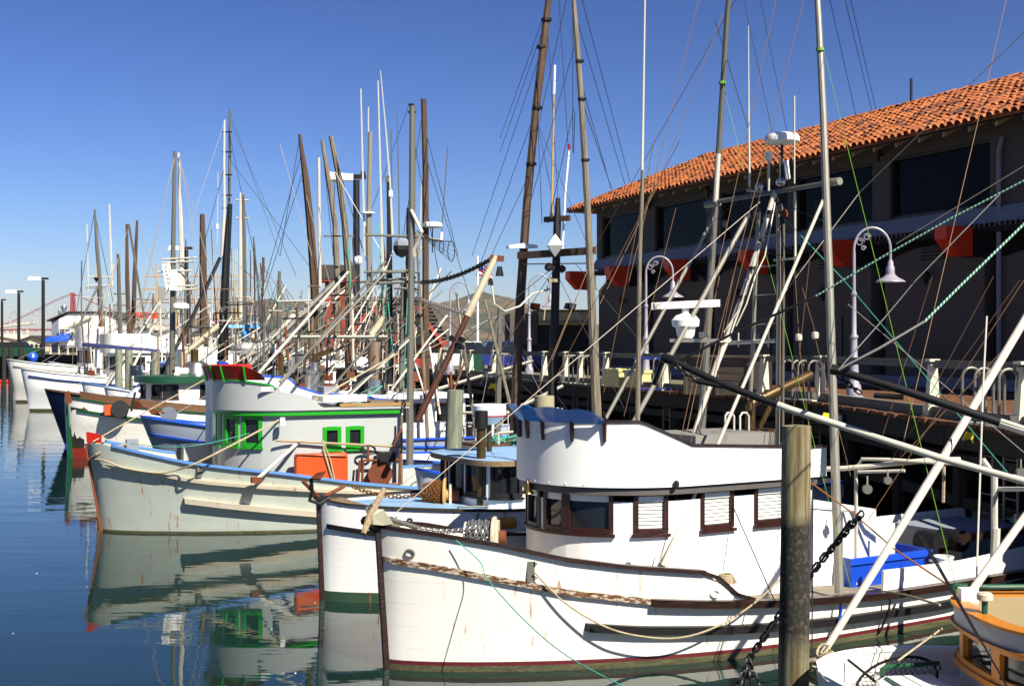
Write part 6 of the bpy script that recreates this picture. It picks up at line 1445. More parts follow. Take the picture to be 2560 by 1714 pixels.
qbox(Mb, 'low_house', 4.5, 8.5, -1.2, 1.2, .8, 1.75, M_dark)

# --- further boats along the wharf, smaller in the photograph
more = [('low white boat with brown mast beside the grey wharf piles, mid distance', (-19.0, 59), 12, 8.3, M_mastwood, M_white, 41), ('white boat with light blue bridge behind the navy boat', (-22.5, 66), 12, 9.0, M_galv, M_ltblue, 42),
        ('white boat with dark green house trim, behind the second from left', (-27, 92), 13, 9.5, M_mastwood, M_dgreen, 43), ('cream boat with crowded masts near the white harbour building', (-30.5, 103), 13, 10, M_galv, M_cream, 44),
        ('grey and white boat with twin whips near the far wharf bend', (-38, 118), 13, 10, M_galv, M_wall2, 45), ('small white boat furthest along the wharf at far left', (-52, 140), 12, 8, M_galv, M_white, 46),
        ('white boat with rust brown mast moored close to the red tower', (-12.5, 54.5), 12, 8.5, M_mastwood, M_white, 47), ('pale blue roofed boat moored below the far wharf lamps', (-16, 70), 11, 8.8, M_galv, M_ltblue, 48)]
for lab, loc, L_, Hm, mm, rm, sdd in more:
    B = fleet(lab, loc, 27, L_, 1.8, 1.9, .4, M_white, rm, M_navytrim if sdd % 2 else None)
    cabin(B, 3.2, 4.2, 1.35, 1.0, 1.9, rm, 3, bridge=.7 if sdd % 2 else 0, framem=M_black); outfit(B, 7.2, Hm, mm, 1, 3, sdd)
Q = B
wq = [(507, 488, 480, 62), (512, 620, 800, 62)]
mast_px(G, 'mast', M_mastwood, [(506, 535, 60), (508, 640, 60), (510, 860, 60)], [.12, .18, .2], 7); mast_px(G, 'mast', M_wpole, [(601, 481, 58), (601, 620, 58), (602, 800, 58)], [.06, .08, .09], 6); mast_px(G, 'mast', M_galv, [(608, 486, 58), (611, 620, 58), (613, 830, 58)], [.07, .09, .11], 6)
for y in (500, 545, 742): mast_px(G, 'yard', M_wpole, [(590, y, 58), (622, y + 1, 58)], .04, 5)
for x, y in ((627, 625), (638, 622), (582, 630), (588, 620), (593, 625)): mast_px(G, 'whip_antenna', M_wire if x > 620 else M_wpole, [(x, y, 58), (x - 1, 740, 58)], .025, 4)

# --- boat D : yellow framed cabin, bottom right
D = Boat('fishing_boat', 'boat with yellow framed cabin windows and green pipe rails at bottom right', (2.85, 10.9), 2, L=8.2, B=1.22, Bw=1.1, zb=1.1, rake=.15, um=.2, pd=.5, pw=.8, taper=.2, zd=.8)
tD = [(0, 1.08), (.2, .99), (.5, .95), (1, 1.05)]; TD = interp(tD)
D.hull(M_whull, TD, lambda u: TD(u) - .22, M_white); D.rail('cap_rail', M_white, tD, .03, .03, top=True)
pD = Path(D, 1.26, .45, .86, 5.6, 0, 2.6)
zl_, zh_2, zt_ = 1.10, 1.42, 1.47
nD = []; L_ = pD.tot - 2 * pD.uw
for k in range(3): a = pD.uw - .0 + L_ * k / 3; nD.append((a + .01, a + L_ / 3 - .01, zl_, zh_2))
for k in range(4): nD.append((pD.uw - .75 - k * .8, pD.uw - .15 - k * .8, zl_, zh_2)); nD.append((pD.tot - pD.uw + .15 + k * .8, pD.tot - pD.uw + .75 + k * .8, zl_, zh_2))
D.house(pD, nD, TD(.3) - .25, zt_, M_wall2, M_yel, fr=.05)
mb = MB(); pD.band(mb, 0, pD.tot, zl_ - .045, zl_ + .0, -.02, .05, .06); mb.build('sill', M_yel, D.root)
pD1 = Path(D, 1.26, .45, .86, 5.6, .05, 2.6); mb = MB(); pD1.band(mb, 0, pD1.tot, zt_ - .03, zt_ + .125, -.05, 0, .06); mb.build('roof_fascia', paint('grey_fascia', '#8f9098', .45, dirt=.25), D.root)
mb = MB(); pD1.band(mb, 0, pD1.tot, zt_ + .125, zt_ + .15, -.14, .03, .06); mb.build('roof_trim', M_yel, D.root); mb = MB(); pD1.band(mb, 0, pD1.tot, zt_ - .05, zt_ - .03, -.05, .03, .06); mb.build('lower_trim', M_yel, D.root)
lid(D, pD1, zt_ + .13, paint('cream_roof', '#a08d66', .6, dirt=.25), 'roof', .04, .03, -.1)
def DW(px, py, Y): return D.w(px, py, Y)
MB().tube([DW(2380, 1478, 11.75), DW(2385, 1463, 11.75), DW(2480, 1466, 11.75), DW(2600, 1465, 11.75)], .026, 8).build('roof_rail', M_dgreen, D.root)
MB().box(DW(2420, 1486, 11.5), (.16, .1, .13)).build('pole_bracket', M_white, D.root)
MB().tube([DW(2470, 1552, 10.95), DW(2462, 1545, 10.9), DW(2462, 1512, 10.95), DW(2462, 1494, 10.95)], [.02, .026, .028, .028], 8).build('vent_neck', M_dgreen, D.root); MB().lathe([(.05, 0), (.07, .01), (.07, .055), (.055, .07), (.01, .075)], DW(2462, 1500, 10.95), 16).build('vent_cap', M_cream, D.root)
MB().tube([DW(2205, 1692, 11.2), DW(2205, 1672, 11.2), DW(2215, 1666, 11.25), DW(2300, 1660, 11.4), DW(2345, 1656, 11.5), DW(2348, 1672, 11.5)], .022, 8).build('fore_rail', M_dgreen, D.root)
MB().prism([DW(2190, 1690, 11.2), DW(2330, 1684, 11.3), DW(2400, 1745, 10.4), DW(2230, 1765, 10.2)], (0, 0, -.15)).build('fore_hatch', M_white, D.root, None)
MB().beam(DW(2215, 1695, 11.1), DW(2320, 1760, 10.2), .03, .03).build('hatch_trim', M_dgreen, D.root)
mast_px(D, 'trolling_pole', M_wpole, [(2418, 1492, 11.5), (2560, 1294, 12.2), (2700, 1110, 12.8)], .038, 10)
# landing net lying on D's side deck
ln = MB(); cN = P(2245, 1700, 11.5); a1, a2 = P(2335, 1660, 11.9) - cN, P(2200, 1650, 11.6) - cN; hoop = [cN + a1 * math.cos(t_) + a2 * math.sin(t_) * .9 for t_ in [2 * math.pi * k / 30 for k in range(31)]]
ln.tube(hoop, .014, 6, False)
for k in range(-8, 9):
    f_ = k / 9; g_ = math.sqrt(1 - f_ * f_)
    for e, f2 in ((a1, a2 * .9), (a2 * .9, a1)): ln.tube([cN + e * f_ + f2 * g_ * s_ - Vector((0, 0, .12 * (1 - s_ * s_) * g_)) for s_ in (-1, -.5, 0, .5, 1)], .0035, 3, False)
ln.tube([P(2120, 1648, 11.6), P(2235, 1740, 11.0)], .014, 6)
tag(ln.build('landing_net', M_darkm, None), 'black hooped landing net leaning on the side deck of the yellow cabin boat', 'landing net')
# long poles rising from boat D, tied at its bow
o = MB().tube([P(2048, 1648, 11.9), P(2210, 1387, 12.4), P(2353, 1152, 12.9), P(2600, 735, 14.0)], [.034, .042, .045, .045], 12).build('long_white_pole', M_wpole, None); tag(o, 'long white pole slanting up from the rope lashing to the right frame edge', 'pole')
for k in range(0, 5):
    c_ = P(2058 - k * 7 + (k % 2) * 14, 1625 + k * 17, 11.8); MB_ = MB().tube([c_ + Vector((math.cos(t_) * (.06 + .01 * k), math.sin(t_) * .05, .05 * math.sin(t_ * 1.3 + k))) for t_ in [2 * math.pi * j / 12 for j in range(15)]], .013, 6)
    o = MB_.build('rope_lashing' if k == 0 else 'turn', M_rope, None if k == 0 else lash);
    if k == 0: lash = tag(o, 'tan rope lashing wound round the foot of the long white pole', 'rope')
    MB().tube([c_, c_ + Vector((.12 - .06 * k, -.02, -.12 + .03 * k))], .012, 6).build('rope_end', M_rope, lash)

# crowded slanting poles, halyards and rails that fill the middle of the fleet
random.seed(77)
for B, x0, x1, Yc, n_ in ((J, 640, 1010, 35, 16), (E, 600, 1040, 40, 16), (Fb, 430, 900, 45, 18), (G, 330, 700, 50, 14), (H, 200, 420, 74, 10), (I_, 180, 330, 85, 6)):
    zb_ = B.zb
    for k in range(n_):
        px = random.uniform(x0, x1); y0 = random.uniform(850, 985) if Yc < 60 else random.uniform(830, 930); ln_ = random.uniform(90, 260) * (40 / Yc) ** .5; an_ = random.uniform(.5, 1.25)
        q1 = (px, y0, Yc + random.uniform(-1, 1)); q2 = (px + ln_ * math.cos(an_), y0 - ln_ * math.sin(an_), Yc + random.uniform(1, 3))
        mast_px(B, 'slanting_pole', random.choice([M_wpole, M_galv, M_alu, M_greywood, M_mastwood]), [q1, q2], random.choice([.012, .018, .03]), 6)
    for k in range(n_):
        px = random.uniform(x0, x1); mast_px(B, 'upright', random.choice([M_wpole, M_mastwood, M_greywood, M_rust, M_galv, M_wire]), [(px + random.uniform(-8, 8), random.uniform(720, 860) if Yc < 60 else random.uniform(700, 840), Yc), (px, random.uniform(900, 985) if Yc < 60 else 930, Yc)], random.choice([.012, .02, .04]), 6)
    for k in range(n_ // 2):
        px = random.uniform(x0, x1); y0 = random.uniform(700, 900); w_ = random.uniform(20, 90)
        mast_px(B, 'spreader', random.choice([M_galv, M_wpole, M_darkm]), [(px, y0, Yc), (px + w_, y0 + random.uniform(-4, 4), Yc)], .025, 5)
    for k in range(n_ // 2):
        px = random.uniform(x0, x1); c_ = B.w(px, random.uniform(918, 975), Yc); d_ = random.uniform(.15, .42)
        MB().box(c_, (d_, d_, d_ * random.uniform(.4, 1.2)), random.uniform(0, 1.5)).build('deck_gear', random.choice([M_white, M_wall2, M_rust, M_cream, M_steel, M_darkm, M_rust, M_oldwood]), B.root)
# ================================================================== piles, booms, ropes and loose things
def pile(px0, ytop, Y, d, lab, mat, lean=0.0, hb=None):
    p = P(px0, ytop, Y); H = p.z + 1.6; r_ = d / 2
    mb = MB(); n = 18; rows = []
    for k in range(15):
        f_ = k / 14; z = -1.6 + H * f_; rr = r_ * (1.04 - .08 * f_)
        rows.append([Vector(((rr + .012 * mn.noise(Vector((a * 2, z * .7, d)))) * math.cos(a) - lean * (p.z - z), (rr + .012 * mn.noise(Vector((a * 2, z * .7, 3)))) * math.sin(a), z)) for a in [2 * math.pi * j / n for j in range(n)]])
    mb.grid(rows, True); top = rows[-1]; o_ = len(mb.v); mb.v.append(Vector((0, 0, p.z + .015))); b0 = 14 * n
    for j in range(n): mb.f.append((b0 + j, b0 + (j + 1) % n, o_))
    o = mb.build('pile', mat, None, 50); o.location = (p.x, p.y, 0); return tag(o, lab, 'pile')
pile(1991, 1064, 11.6, .285, 'thick mooring pile before the nearest boat, pale above with dark crust below', M_pile, .01)
pile(1139, 975, 23.4, .33, 'greenish leaning pile with rounded top left of the white radome', M_pile2, .045)
pile(1361, 989, 24.2, .4, 'short pile top showing behind the blue visors', paint('pale_pile', '#9a9272', .9, dirt=.6), 0)
for px, yt, Y, d, lab in ((388, 878, 56, .40, 'grey wharf pile left of the tan exhaust pipe'), (322, 868, 60, .38, 'brown wharf pile behind the white cabin top'), (297, 872, 66, .4, 'dark pile between the second boat and the white cabin top'),
                      (53, 872, 95, .42, 'brown pile rising behind the far left white bow'), (27, 868, 110, .42, 'brown pile nearest the left frame edge'), (10, 870, 120, .42, 'brown pile cut by the left frame edge'), (425, 885, 58, .35, 'thin grey pile behind the green roof')):
    pile(px, yt, Y, d, lab, M_pile2 if px > 280 else M_dpile, 0)
# horizontal outrigger booms crossing the right of the picture
def boom(pts, r_, lab, mat=None, extra=None):
    o = MB().tube([P(*q) for q in pts], r_, 12).build('outrigger_boom', mat or M_wpole, None); tag(o, lab, 'boom', 'lowered outrigger booms'); return o
b1 = boom([(1670, 897, 10.2), (1809, 961, 9.9), (1974, 1022, 9.6), (2347, 1143, 9.1), (2620, 1218, 8.8)], [.026, .027, .027, .027, .027], 'pale lowered boom passing above the thick pile and under the white slanting pole')
b2 = boom([(2079, 922, 9.4), (2258, 975, 9.1), (2620, 1096, 8.7)], [.03, .032, .032], 'dark lowered boom above the other one, ending beside the nearest street lamp', M_darkm)
MB().tube([P(1670, 897, 10.2), P(1809, 961, 9.9), P(1900, 996, 9.73), P(1945, 1011, 9.65)], [.029, .03, .03, .028], 12).build('shaded_stretch', M_darkm, b1)  # dark skin over the boom's left part: shade put into the colour
MB().tube([P(2500, 1056, 8.83), P(2621, 1096, 8.7)], .034, 10).build('pale_end', M_wpole, b2)  # shade is painted into the rest of this boom, only the end pale
MB().tube([P(1660, 893, 10.25), P(1690, 905, 10.15)], .042, 10).build('boom_collar', M_darkm, b1); MB().tube([P(2078, 922, 9.4), P(2095, 926, 9.38)], .042, 10).build('boom_collar', M_darkm, b2)
MB().tube([P(1742, 952, 10.0), P(1805, 965, 9.9)], .022, 8).build('snubber', M_darkm, b1); MB().tube([P(2185, 988, 9.2), P(2258, 993, 9.1)], .02, 8).build('snubber', M_darkm, b2)
for bb, (x, y, Y) in ((b1, (1690, 915, 10.1)), (b2, (2095, 940, 9.4))): cm = MB(); chain_links(cm, [P(x, y, Y), P(x + 55, y + 42, Y - .1)], .05, .006, .015); cm.build('chain', M_darkm, bb)['kind'] = 'stuff'
def rope(name, pts, r_, mat, lab, cat='rope', smooth_n=0, group=None):
    if smooth_n:
        q = [Vector(p) for p in pts]; out = []
        for i in range(len(q) - 1):
            p0, p1, p2, p3 = q[max(i - 1, 0)], q[i], q[i + 1], q[min(i + 2, len(q) - 1)]
            for k in range(smooth_n):
                t_ = k / smooth_n; out.append(.5 * ((2 * p1) + (p2 - p0) * t_ + (2 * p0 - 5 * p1 + 4 * p2 - p3) * t_ ** 2 + (3 * p1 - p0 - 3 * p2 + p3) * t_ ** 3))
        pts = out + [q[-1]]
    return tag(MB().tube(pts, r_, 6).build(name, mat, None), lab, cat, group)
rope('mooring_rope', [P(2095, 925, 9.24), P(2200, 870, 9.31), P(2310, 805, 9.44)], 0.0145, M_darkm, 'black rope rising from the dark boom end toward upper right')
rope('mooring_rope', [P(2310, 805, 9.44), P(2400, 715, 9.50), P(2560, 560, 9.57), P(2700, 420, 9.64)], 0.0095, M_twist, 'green and white twisted rope, lower of the two at the right edge')
rope('mooring_rope', [P(2040, 740, 9.90), P(2210, 640, 9.64), P(2380, 545, 9.37), P(2560, 452, 9.11), P(2700, 385, 8.91)], 0.0076, M_twist, 'green and white twisted rope, upper of the two crossing the dark wall')
rope('mooring_rope', [P(1690, 905, 10.23), P(1830, 835, 10.10), P(2040, 740, 9.90)], 0.0119, M_darkm, 'black rope from the pale boom end up to the thick grey mast')
rope('mooring_rope', [P(2095, 925, 9.24), P(2215, 790, 9.44), P(2290, 700, 9.77), P(2500, 485, 10.23)], 0.0066, M_darkm, 'thin black line from the dark boom up to the red corbel')
rope('mooring_rope', [P(1660, 893, 10.36), P(1636, 960, 10.49)], 0.0231, M_darkm, 'short dark strut hanging under the radar scanner')
def hp(B, px, py, off=.05): u, z = B.hit(px, py); return B.M @ B.S(u, z, -1, off)
rope('mooring_rope', [hp(A, 1128, 1346, .12), hp(A, 1175, 1395, .25), P(1220, 1448, 14.5), P(1310, 1548, 13.6), P(1420, 1640, 12.9), P(1580, 1725, 12.2)], .007, M_teal, 'thin green line from the nearest bow down across to the bottom edge', smooth_n=6)
rope('mooring_rope', [hp(A, 1330, 1428, .06), hp(A, 1395, 1498, .12), hp(A, 1480, 1553, .2), hp(A, 1560, 1577, .25), hp(A, 1660, 1583, .26), hp(A, 1760, 1560, .2), hp(A, 1860, 1510, .12), hp(A, 1945, 1440, .08)], .012, M_rope, 'pale rope drooping in a loop along the nearest hull side', smooth_n=6)
rope('mooring_rope', [hp(Cb, 214, 1146, .08), hp(Cb, 262, 1150, .10), hp(Cb, 310, 1168, .12), hp(Cb, 395, 1180, .14), hp(Cb, 445, 1170, .16), P(505, 1150, 25.4), P(700, 1048, 26.5), P(1000, 880, 30)], .022, M_rope, 'thick tan rope drooping along the grey bow then rising to the mast', smooth_n=6)
rope('mooring_rope', [hp(Cb, 214, 1146, .08), P(255, 1128, 26), P(315, 1110, 26.8)], .022, M_rope, 'short tan rope across the grey bow to the foredeck', smooth_n=3)
rope('mooring_rope', [P(232, 1104, 26.3), P(290, 1070, 27), P(500, 955, 31), P(640, 880, 34)], .016, M_rope, 'pale rope from the red board on the grey bow up to the masts')
rope('mooring_rope', [P(325, 1108, 27), P(420, 1117, 26.5), P(520, 1108, 26.4), P(700, 1060, 27), P(860, 1000, 29), P(950, 960, 30)], .009, M_teal, 'thin teal line from the grey foredeck along its wheelhouse', smooth_n=4)
rope('mooring_rope', [P(955, 965, 29), P(905, 1000, 28.6), P(872, 1030, 28.4)], .02, M_teal, 'bright teal rope over the white chest on the grey roof')
rope('mooring_rope', [P(1205, 1277, 19.5), P(1195, 1285, 19.0), P(1188, 1320, 18.7), P(1205, 1345, 18.6)], .02, M_rope, 'rope ends hanging beside the brown fender')
cm = MB(); chain_links(cm, [P(2155, 1282, 12.6), P(2060, 1392, 13.0), P(1960, 1520, 13.2), P(1870, 1650, 13.2)], .085, .012, .03); tag(cm.build('chain', M_darkm, None), 'dark chain slanting across the thick mooring pile', 'chain')
cm = MB(); chain_links(cm, [P(1870, 1650, 13.2), P(1838, 1735, 13.1)], .085, .012, .03); chain_links(cm, [P(1870, 1650, 13.2), P(1905, 1735, 13.1)], .085, .012, .03); chain_links(cm, [P(1870, 1650, 13.2), P(1868, 1735, 13.1)], .09, .012, .03); tag(cm.build('chain', M_darkm, None), 'bunched dark chains hanging at the bottom edge left of the pile', 'chain')
rope('mooring_rope', [P(2125, 1300, 12.6), P(2065, 1385, 12.95), P(2010, 1460, 13.0), P(1905, 1600, 13.1)], .014, M_darkm, 'black rope beside the slanting chain on the pile')
rope('mooring_rope', [P(2030, 1208, 14.9), P(2132, 1282, 14), P(2240, 1375, 12.8), P(2372, 1462, 11.4)], .009, M_orope, 'orange brown line from the rear of the white house down to the yellow cabin')
for k, (a, b, lab) in enumerate((((2300, 1340, 12.2), (2450, 1600, 10.4), 'left one of two black lines over the yellow cabin'), ((2306, 1340, 12.2), (2560, 1790, 9.6), 'right one of two black lines over the yellow cabin'))): rope('mooring_rope', [P(*a), P(*b)], .009, M_darkm, lab)
rope('mooring_rope', [P(2355, 1570, 11.2), P(2245, 1650, 10.8)], .009, M_rope, 'short pale line stretched left from the yellow cabin over the water')
rope('mooring_rope', [P(2210, 1477, 14.8), P(2260, 1485, 14.2), P(2350, 1511, 12)], .012, M_rope, 'pale rope from the nearest boat rail to the yellow cabin roof')
rope('mooring_rope', [P(2032, 1195, 15), P(2030, 1640, 13.9)], .008, M_darkm, 'thin vertical dark line just right of the thick pile')
rope('mooring_rope', [P(2467, 790, 13), P(2458, 960, 12.8), P(2440, 1480, 12)], .009, M_wpole, 'thin white vertical line right of the slanting white pole')
# orange fender and blue tub
def lathe_obj(name, prof, at, M_, mat, lab, cat): o = MB().lathe(prof, (0, 0, 0), 20, M_).build(name, mat, None); o.location = at; return tag(o, lab, cat)
ax = Vector((math.cos(R(28)), math.sin(R(28)), 0)).to_track_quat('Z', 'Y').to_matrix()
o = lathe_obj('fender', [(.03, -.3), (.06, -.28), (.085, -.22), (.09, .24), (.085, .26), (.01, .265)], P(1248, 1308, 18.35), ax, paint('orange_fender', '#c98a3a', .4, dirt=.3), 'orange brown tube fender hanging on the white boat with the B', 'fender')
mt = A.M
def tub(name, root_m, x0, x1, y0, y1, z0, z1, mat, lab, cat, th=.05, fl=.05):
    mb = MB()
    def rect(f, z, ins=0): return [Vector((x0 - f + ins, y0 - f + ins, z)), Vector((x1 + f - ins, y0 - f + ins, z)), Vector((x1 + f - ins, y1 + f - ins, z)), Vector((x0 - f + ins, y1 + f - ins, z))]
    rows = [rect(0, z0), rect(fl, z1 - .1), rect(fl + .03, z1 - .09), rect(fl + .03, z1), rect(fl + .03, z1, th), rect(0, z0 + .06, th)]
    mb.grid(rows, True); o_ = len(mb.v); mb.add(rect(0, z0 + .06, th), [(0, 1, 2, 3)]); mb.add(rect(0, z0), [(3, 2, 1, 0)])
    o = mb.build(name, mat, None, 20); o.matrix_world = root_m; return tag(o, lab, cat)
a_, b_2 = A.y(2128, 1395, -1.25), A.y(2300, 1400, -1.25)
tub('blue_tub', A.M, a_.x, b_2.x + .1, -1.25, -.45, .5, .98, M_blue, 'large blue plastic fish tub on the aft deck of the nearest boat', 'tub')
p = deckpt(1550, 966); tub('fish_bin', Matrix.Translation((p.x, p.y, ZD)) @ Matrix.Rotation(R(-62), 4, 'Z'), -.45, .45, -.32, .32, 0, .58, paint('pale_yellow_plastic', '#c9c283', .5, dirt=.3), 'pale yellow plastic fish bin left of its twin by the street lamp', 'bin')
p = deckpt(1594, 969); tub('fish_bin', Matrix.Translation((p.x, p.y, ZD)) @ Matrix.Rotation(R(-62), 4, 'Z'), -.35, .35, -.2, .2, 0, .56, paint('pale_yellow_plastic', '#c9c283', .5, dirt=.3), 'smaller pale yellow fish bin right beside the street lamp base', 'bin')
# weathered timber box on the wharf
p0, p1 = deckpt(1712, 985), deckpt(1880, 990); d_ = (p1 - p0); bx_ = thing('timber_box', 'big weathered timber box on the wharf behind the radar scanner', 'box', p0, math.atan2(d_.y, d_.x)); Lb = d_.length
M_oldbox = wood('weathered_box_boards', '#4b4034', '#6b5d4c', axis=0)
MB().box((Lb / 2, .6, .5), (Lb - .06, 1.2, 1.0)).build('core', M_dpile, bx_)
for k in range(5): MB().box((Lb / 2, -.02, .1 + k * .2), (Lb, .04, .185)).build('board', M_oldbox, bx_)
for k in range(5): MB().box((-.02, .6, .1 + k * .2), (.04, 1.22, .185)).build('board', M_oldbox, bx_)
MB().box((Lb / 2, .6, 1.03), (Lb + .15, 1.4, .05)).build('lid', M_oldbox, bx_)
for x in (.05, Lb / 2, Lb - .05): MB().box((x, -.055, .5), (.09, .03, 1.0)).build('batten', M_oldbox, bx_)
p = deckpt(1680, 975); o = MB().box((0, 0, .04), (2.0, .5, .06)).box((0, .3, .95), (2.2, .06, .09)).box((-.9, .3, .5), (.07, .07, .9)).box((.9, .3, .5), (.07, .07, .9)).build('blue_barrier', M_navytrim, None); o.location = p; tag(o, 'low dull blue metal frame on the wharf left of the timber box', 'barrier')
# berth number, yellow rags, dark lamp under the deck
s39 = edge_px(2101, -.0); p, d, n = edge(s39, .0); yaw = math.atan2(-d.y, -d.x)
sg = thing('number_sign', 'small grey berth sign reading 39 on the wharf edge beam', 'sign', (p.x - n.x * .02, p.y - n.y * .02, 2.27), yaw)
MB().box((0, 0, 0), (.42, .02, .26)).build('plate', paint('sign_grey', '#5a5a58', .6), sg); text('digits', '39', .24, (0, -.016, -.0), (R(90), 0, 0), M_white, sg)
for px, py, Y, lab in ((1228, 968, 30, 'yellow rag hanging in the dark under the wharf behind the radome'), (2420, 1093, 21, 'yellow float hanging under the wharf edge at right'), (2062, 1042, 27, 'small yellow tag beside the number 39 sign')):
    o = MB().prism([(-.09, 0, -.05), (-.02, 0, .1), (.1, 0, .08), (.1, 0, -.1), (.05, 0, -.02)], (0, .05, 0)).build('yellow_rag', plain('bright_yellow', '#e8c81a', .6), None, None); o.location = P(px, py, Y); tag(o, lab, 'rag')
# pipe gear behind boat A at the right
pg = thing('pipe_gantry', 'pale pipe frame with hanging pulleys in front of the dark wharf, right side', 'gantry', P(2140, 1300, 17.5))
def L_(q): return P(*q) - pg.location
for pts, r_ in (([(2045, 1172, 17.6), (2110, 1170, 17.5), (2340, 1148, 17), (2400, 1148, 17)], .035), ([(2140, 1460, 17.5), (2140, 1170, 17.5), (2155, 1147, 17.4), (2220, 1148, 17.2), (2400, 1160, 16.8)], .026), ([(2145, 1179, 17.4), (2262, 1176, 17)], .022), ([(2455, 1148, 16), (2486, 1190, 16), (2486, 1400, 16)], .045), ([(2494, 1222, 16), (2560, 1222, 15.5), (2640, 1224, 15)], .03), ([(2490, 1320, 16), (2486, 1400, 16)], .06)):
    MB().tube([L_(q) for q in pts], r_, 8).build('pipe', M_wpole, pg)
for x, y, s_ in ((2168, 1222, .6), (2219, 1200, .5), (2552, 1180, .6)):
    c_ = L_((x, y, 17)); q = MB().lathe([(.02, -.03), (.11 * s_, -.03), (.07 * s_, 0), (.11 * s_, .03), (.02, .03)], c_, 14, Matrix.Rotation(R(90), 3, 'X')).build('pulley', M_galv, pg)
    MB().tube([c_ + Vector((0, 0, .3 * s_)), c_], .012, 5).build('hanger', M_lwire, pg)
for x in (2360,): MB().tube([L_((x, 1165, 17)), L_((x - 2, 1255, 17))], .022, 6).build('rope_tail', M_rope, pg)
# ================================================================== far left harbour buildings
Yw = 185; hb_ = thing('white_harbour_building', 'white gabled harbour building with grey end wall and blue awning at far left', 'building', (P(225, 900, Yw).x, Yw, 2.6)); s_ = Yw / F
def wx(px): return (px - 225) * s_
def wz(py): return (CY - py) * s_ + 1.4
MB().prism([(wx(147), 0, wz(868)), (wx(300), 0, wz(868)), (wx(300), 0, wz(800)), (wx(268), 0, wz(783)), (wx(172), 0, wz(783)), (wx(147), 0, wz(796))], (0, 8, 0)).build('front_wall', M_white, hb_, None)
MB().prism([(wx(127), .3, 0), (wx(148), -.0, 0), (wx(148), -.0, wz(797)), (wx(127), .3, wz(801))], (0, 8, 0)).build('end_wall', M_wall2, hb_, None)
MB().prism([(wx(118), -.4, wz(803)), (wx(172), -.4, wz(781)), (wx(270), -.4, wz(781)), (wx(306), -.4, wz(799)), (wx(306), -.4, wz(796)), (wx(270), -.4, wz(778)), (wx(172), -.4, wz(778)), (wx(118), -.4, wz(800))], (0, 9, 0)).build('roof', M_shin, hb_, None)
g_box('lower_storey', wx(148), wx(300), .2, 8, 0, wz(850), M_dark, hb_); MB().prism([(wx(118), -.2, wz(843)), (wx(175), -.2, wz(832)), (wx(178), -.2, wz(842)), (wx(130), -.2, wz(845))], (0, -1.5, -.6)).build('awning', M_rblue, hb_, None)
MB().prism([(wx(150), -.5, wz(823)), (wx(228), -.5, wz(789)), (wx(232), -.5, wz(793)), (wx(155), -.5, wz(828))], (0, .4, 0)).build('sloping_trim', M_cream, hb_, None)
for k in range(9): x = 180 + k * 13; g = MB().box((wx(x), -.15, wz(838)), (.5, .1, 1.0)).build('window', M_glass, hb_)
for k in range(10): MB().box((wx(152 + k * 14), -.6, wz(828)), (.1, .1, 1.0)).build('baluster', M_wpole, hb_)
MB().beam((wx(150), -.6, wz(822)), (wx(300), -.6, wz(822)), .12, .12).build('balcony_rail', M_wpole, hb_)
for x, y, r_ in ((148, 775, .42), (137, 787, .25)): MB().lathe([(r_ * .6, 0), (r_ * .6, .4), (r_, .45), (r_ * 1.05, .9), (r_ * .8, 1.1), (r_ * .1, 1.15)], (wx(x), 2, wz(y + 6)), 12).build('roof_vent', M_steel, hb_)
M_tan = paint('tan_shed_wall', '#c9bfa6', .8, dirt=.2)
def shed(px0, px1, y0, y1, Y, lab, wallm, roofm):
    r_ = thing('harbour_shed', lab, 'building', (P((px0 + px1) / 2, 900, Y).x, Y, 2.6)); k = Y / F; w2 = (px1 - px0) / 2 * k; h0 = (CY - y1) * k + 1.4; h1 = (CY - y0) * k + 1.4
    MB().prism([(-w2, 0, 0), (w2, 0, 0), (w2, 0, h0), (0, 0, h1), (-w2, 0, h0)], (0, 12, 0)).build('wall', wallm, r_, None); t_ = .25
    MB().prism([(-w2 - .5, -.5, h0 - .2), (0, -.5, h1), (w2 + .5, -.5, h0 - .2), (w2 + .5, -.5, h0 - .2 + t_), (0, -.5, h1 + t_), (-w2 - .5, -.5, h0 - .2 + t_)], (0, 13, 0)).build('roof', roofm, r_, None)
    for j in range(5): MB().box((-w2 + w2 * 2 * (j + .5) / 5, -.05, h0 * .5), (w2 * .18, .1, h0 * .45)).build('opening', M_dark, r_)
shed(52, 108, 842, 852, 210, 'low tan gabled shed between the light poles at far left', M_tan, M_shin); shed(-60, 40, 838, 846, 230, 'pale warehouse at the left frame edge behind the light poles', M_tan, M_tan)
shed(300, 400, 815, 826, 200, 'long grey harbour shed right of the white building', M_wall2, M_cream); shed(470, 560, 826, 836, 175, 'low cream shed behind the black mast', M_cream, M_shin); shed(560, 660, 838, 848, 140, 'pale sheds below the far lamps', M_tan, M_tan); shed(395, 470, 822, 834, 190, 'white walled shed between the two light poles', M_white, M_wall2)
# causeway with pale piers
cw = thing('causeway', 'pale low causeway on columns in front of the bridge deck', 'bridge', P(0, 840, 400)); k = 400 / F
MB().beam((-20, 0, .8), (90 * k, 0, 4.4), 3, .6).build('deck', M_tan, cw)
for j in range(11): x = -12 + j * 2.1; MB().box((x, 0, -1.4 + j * .13), (.45, 1, 4.4)).build('column', M_tan, cw)
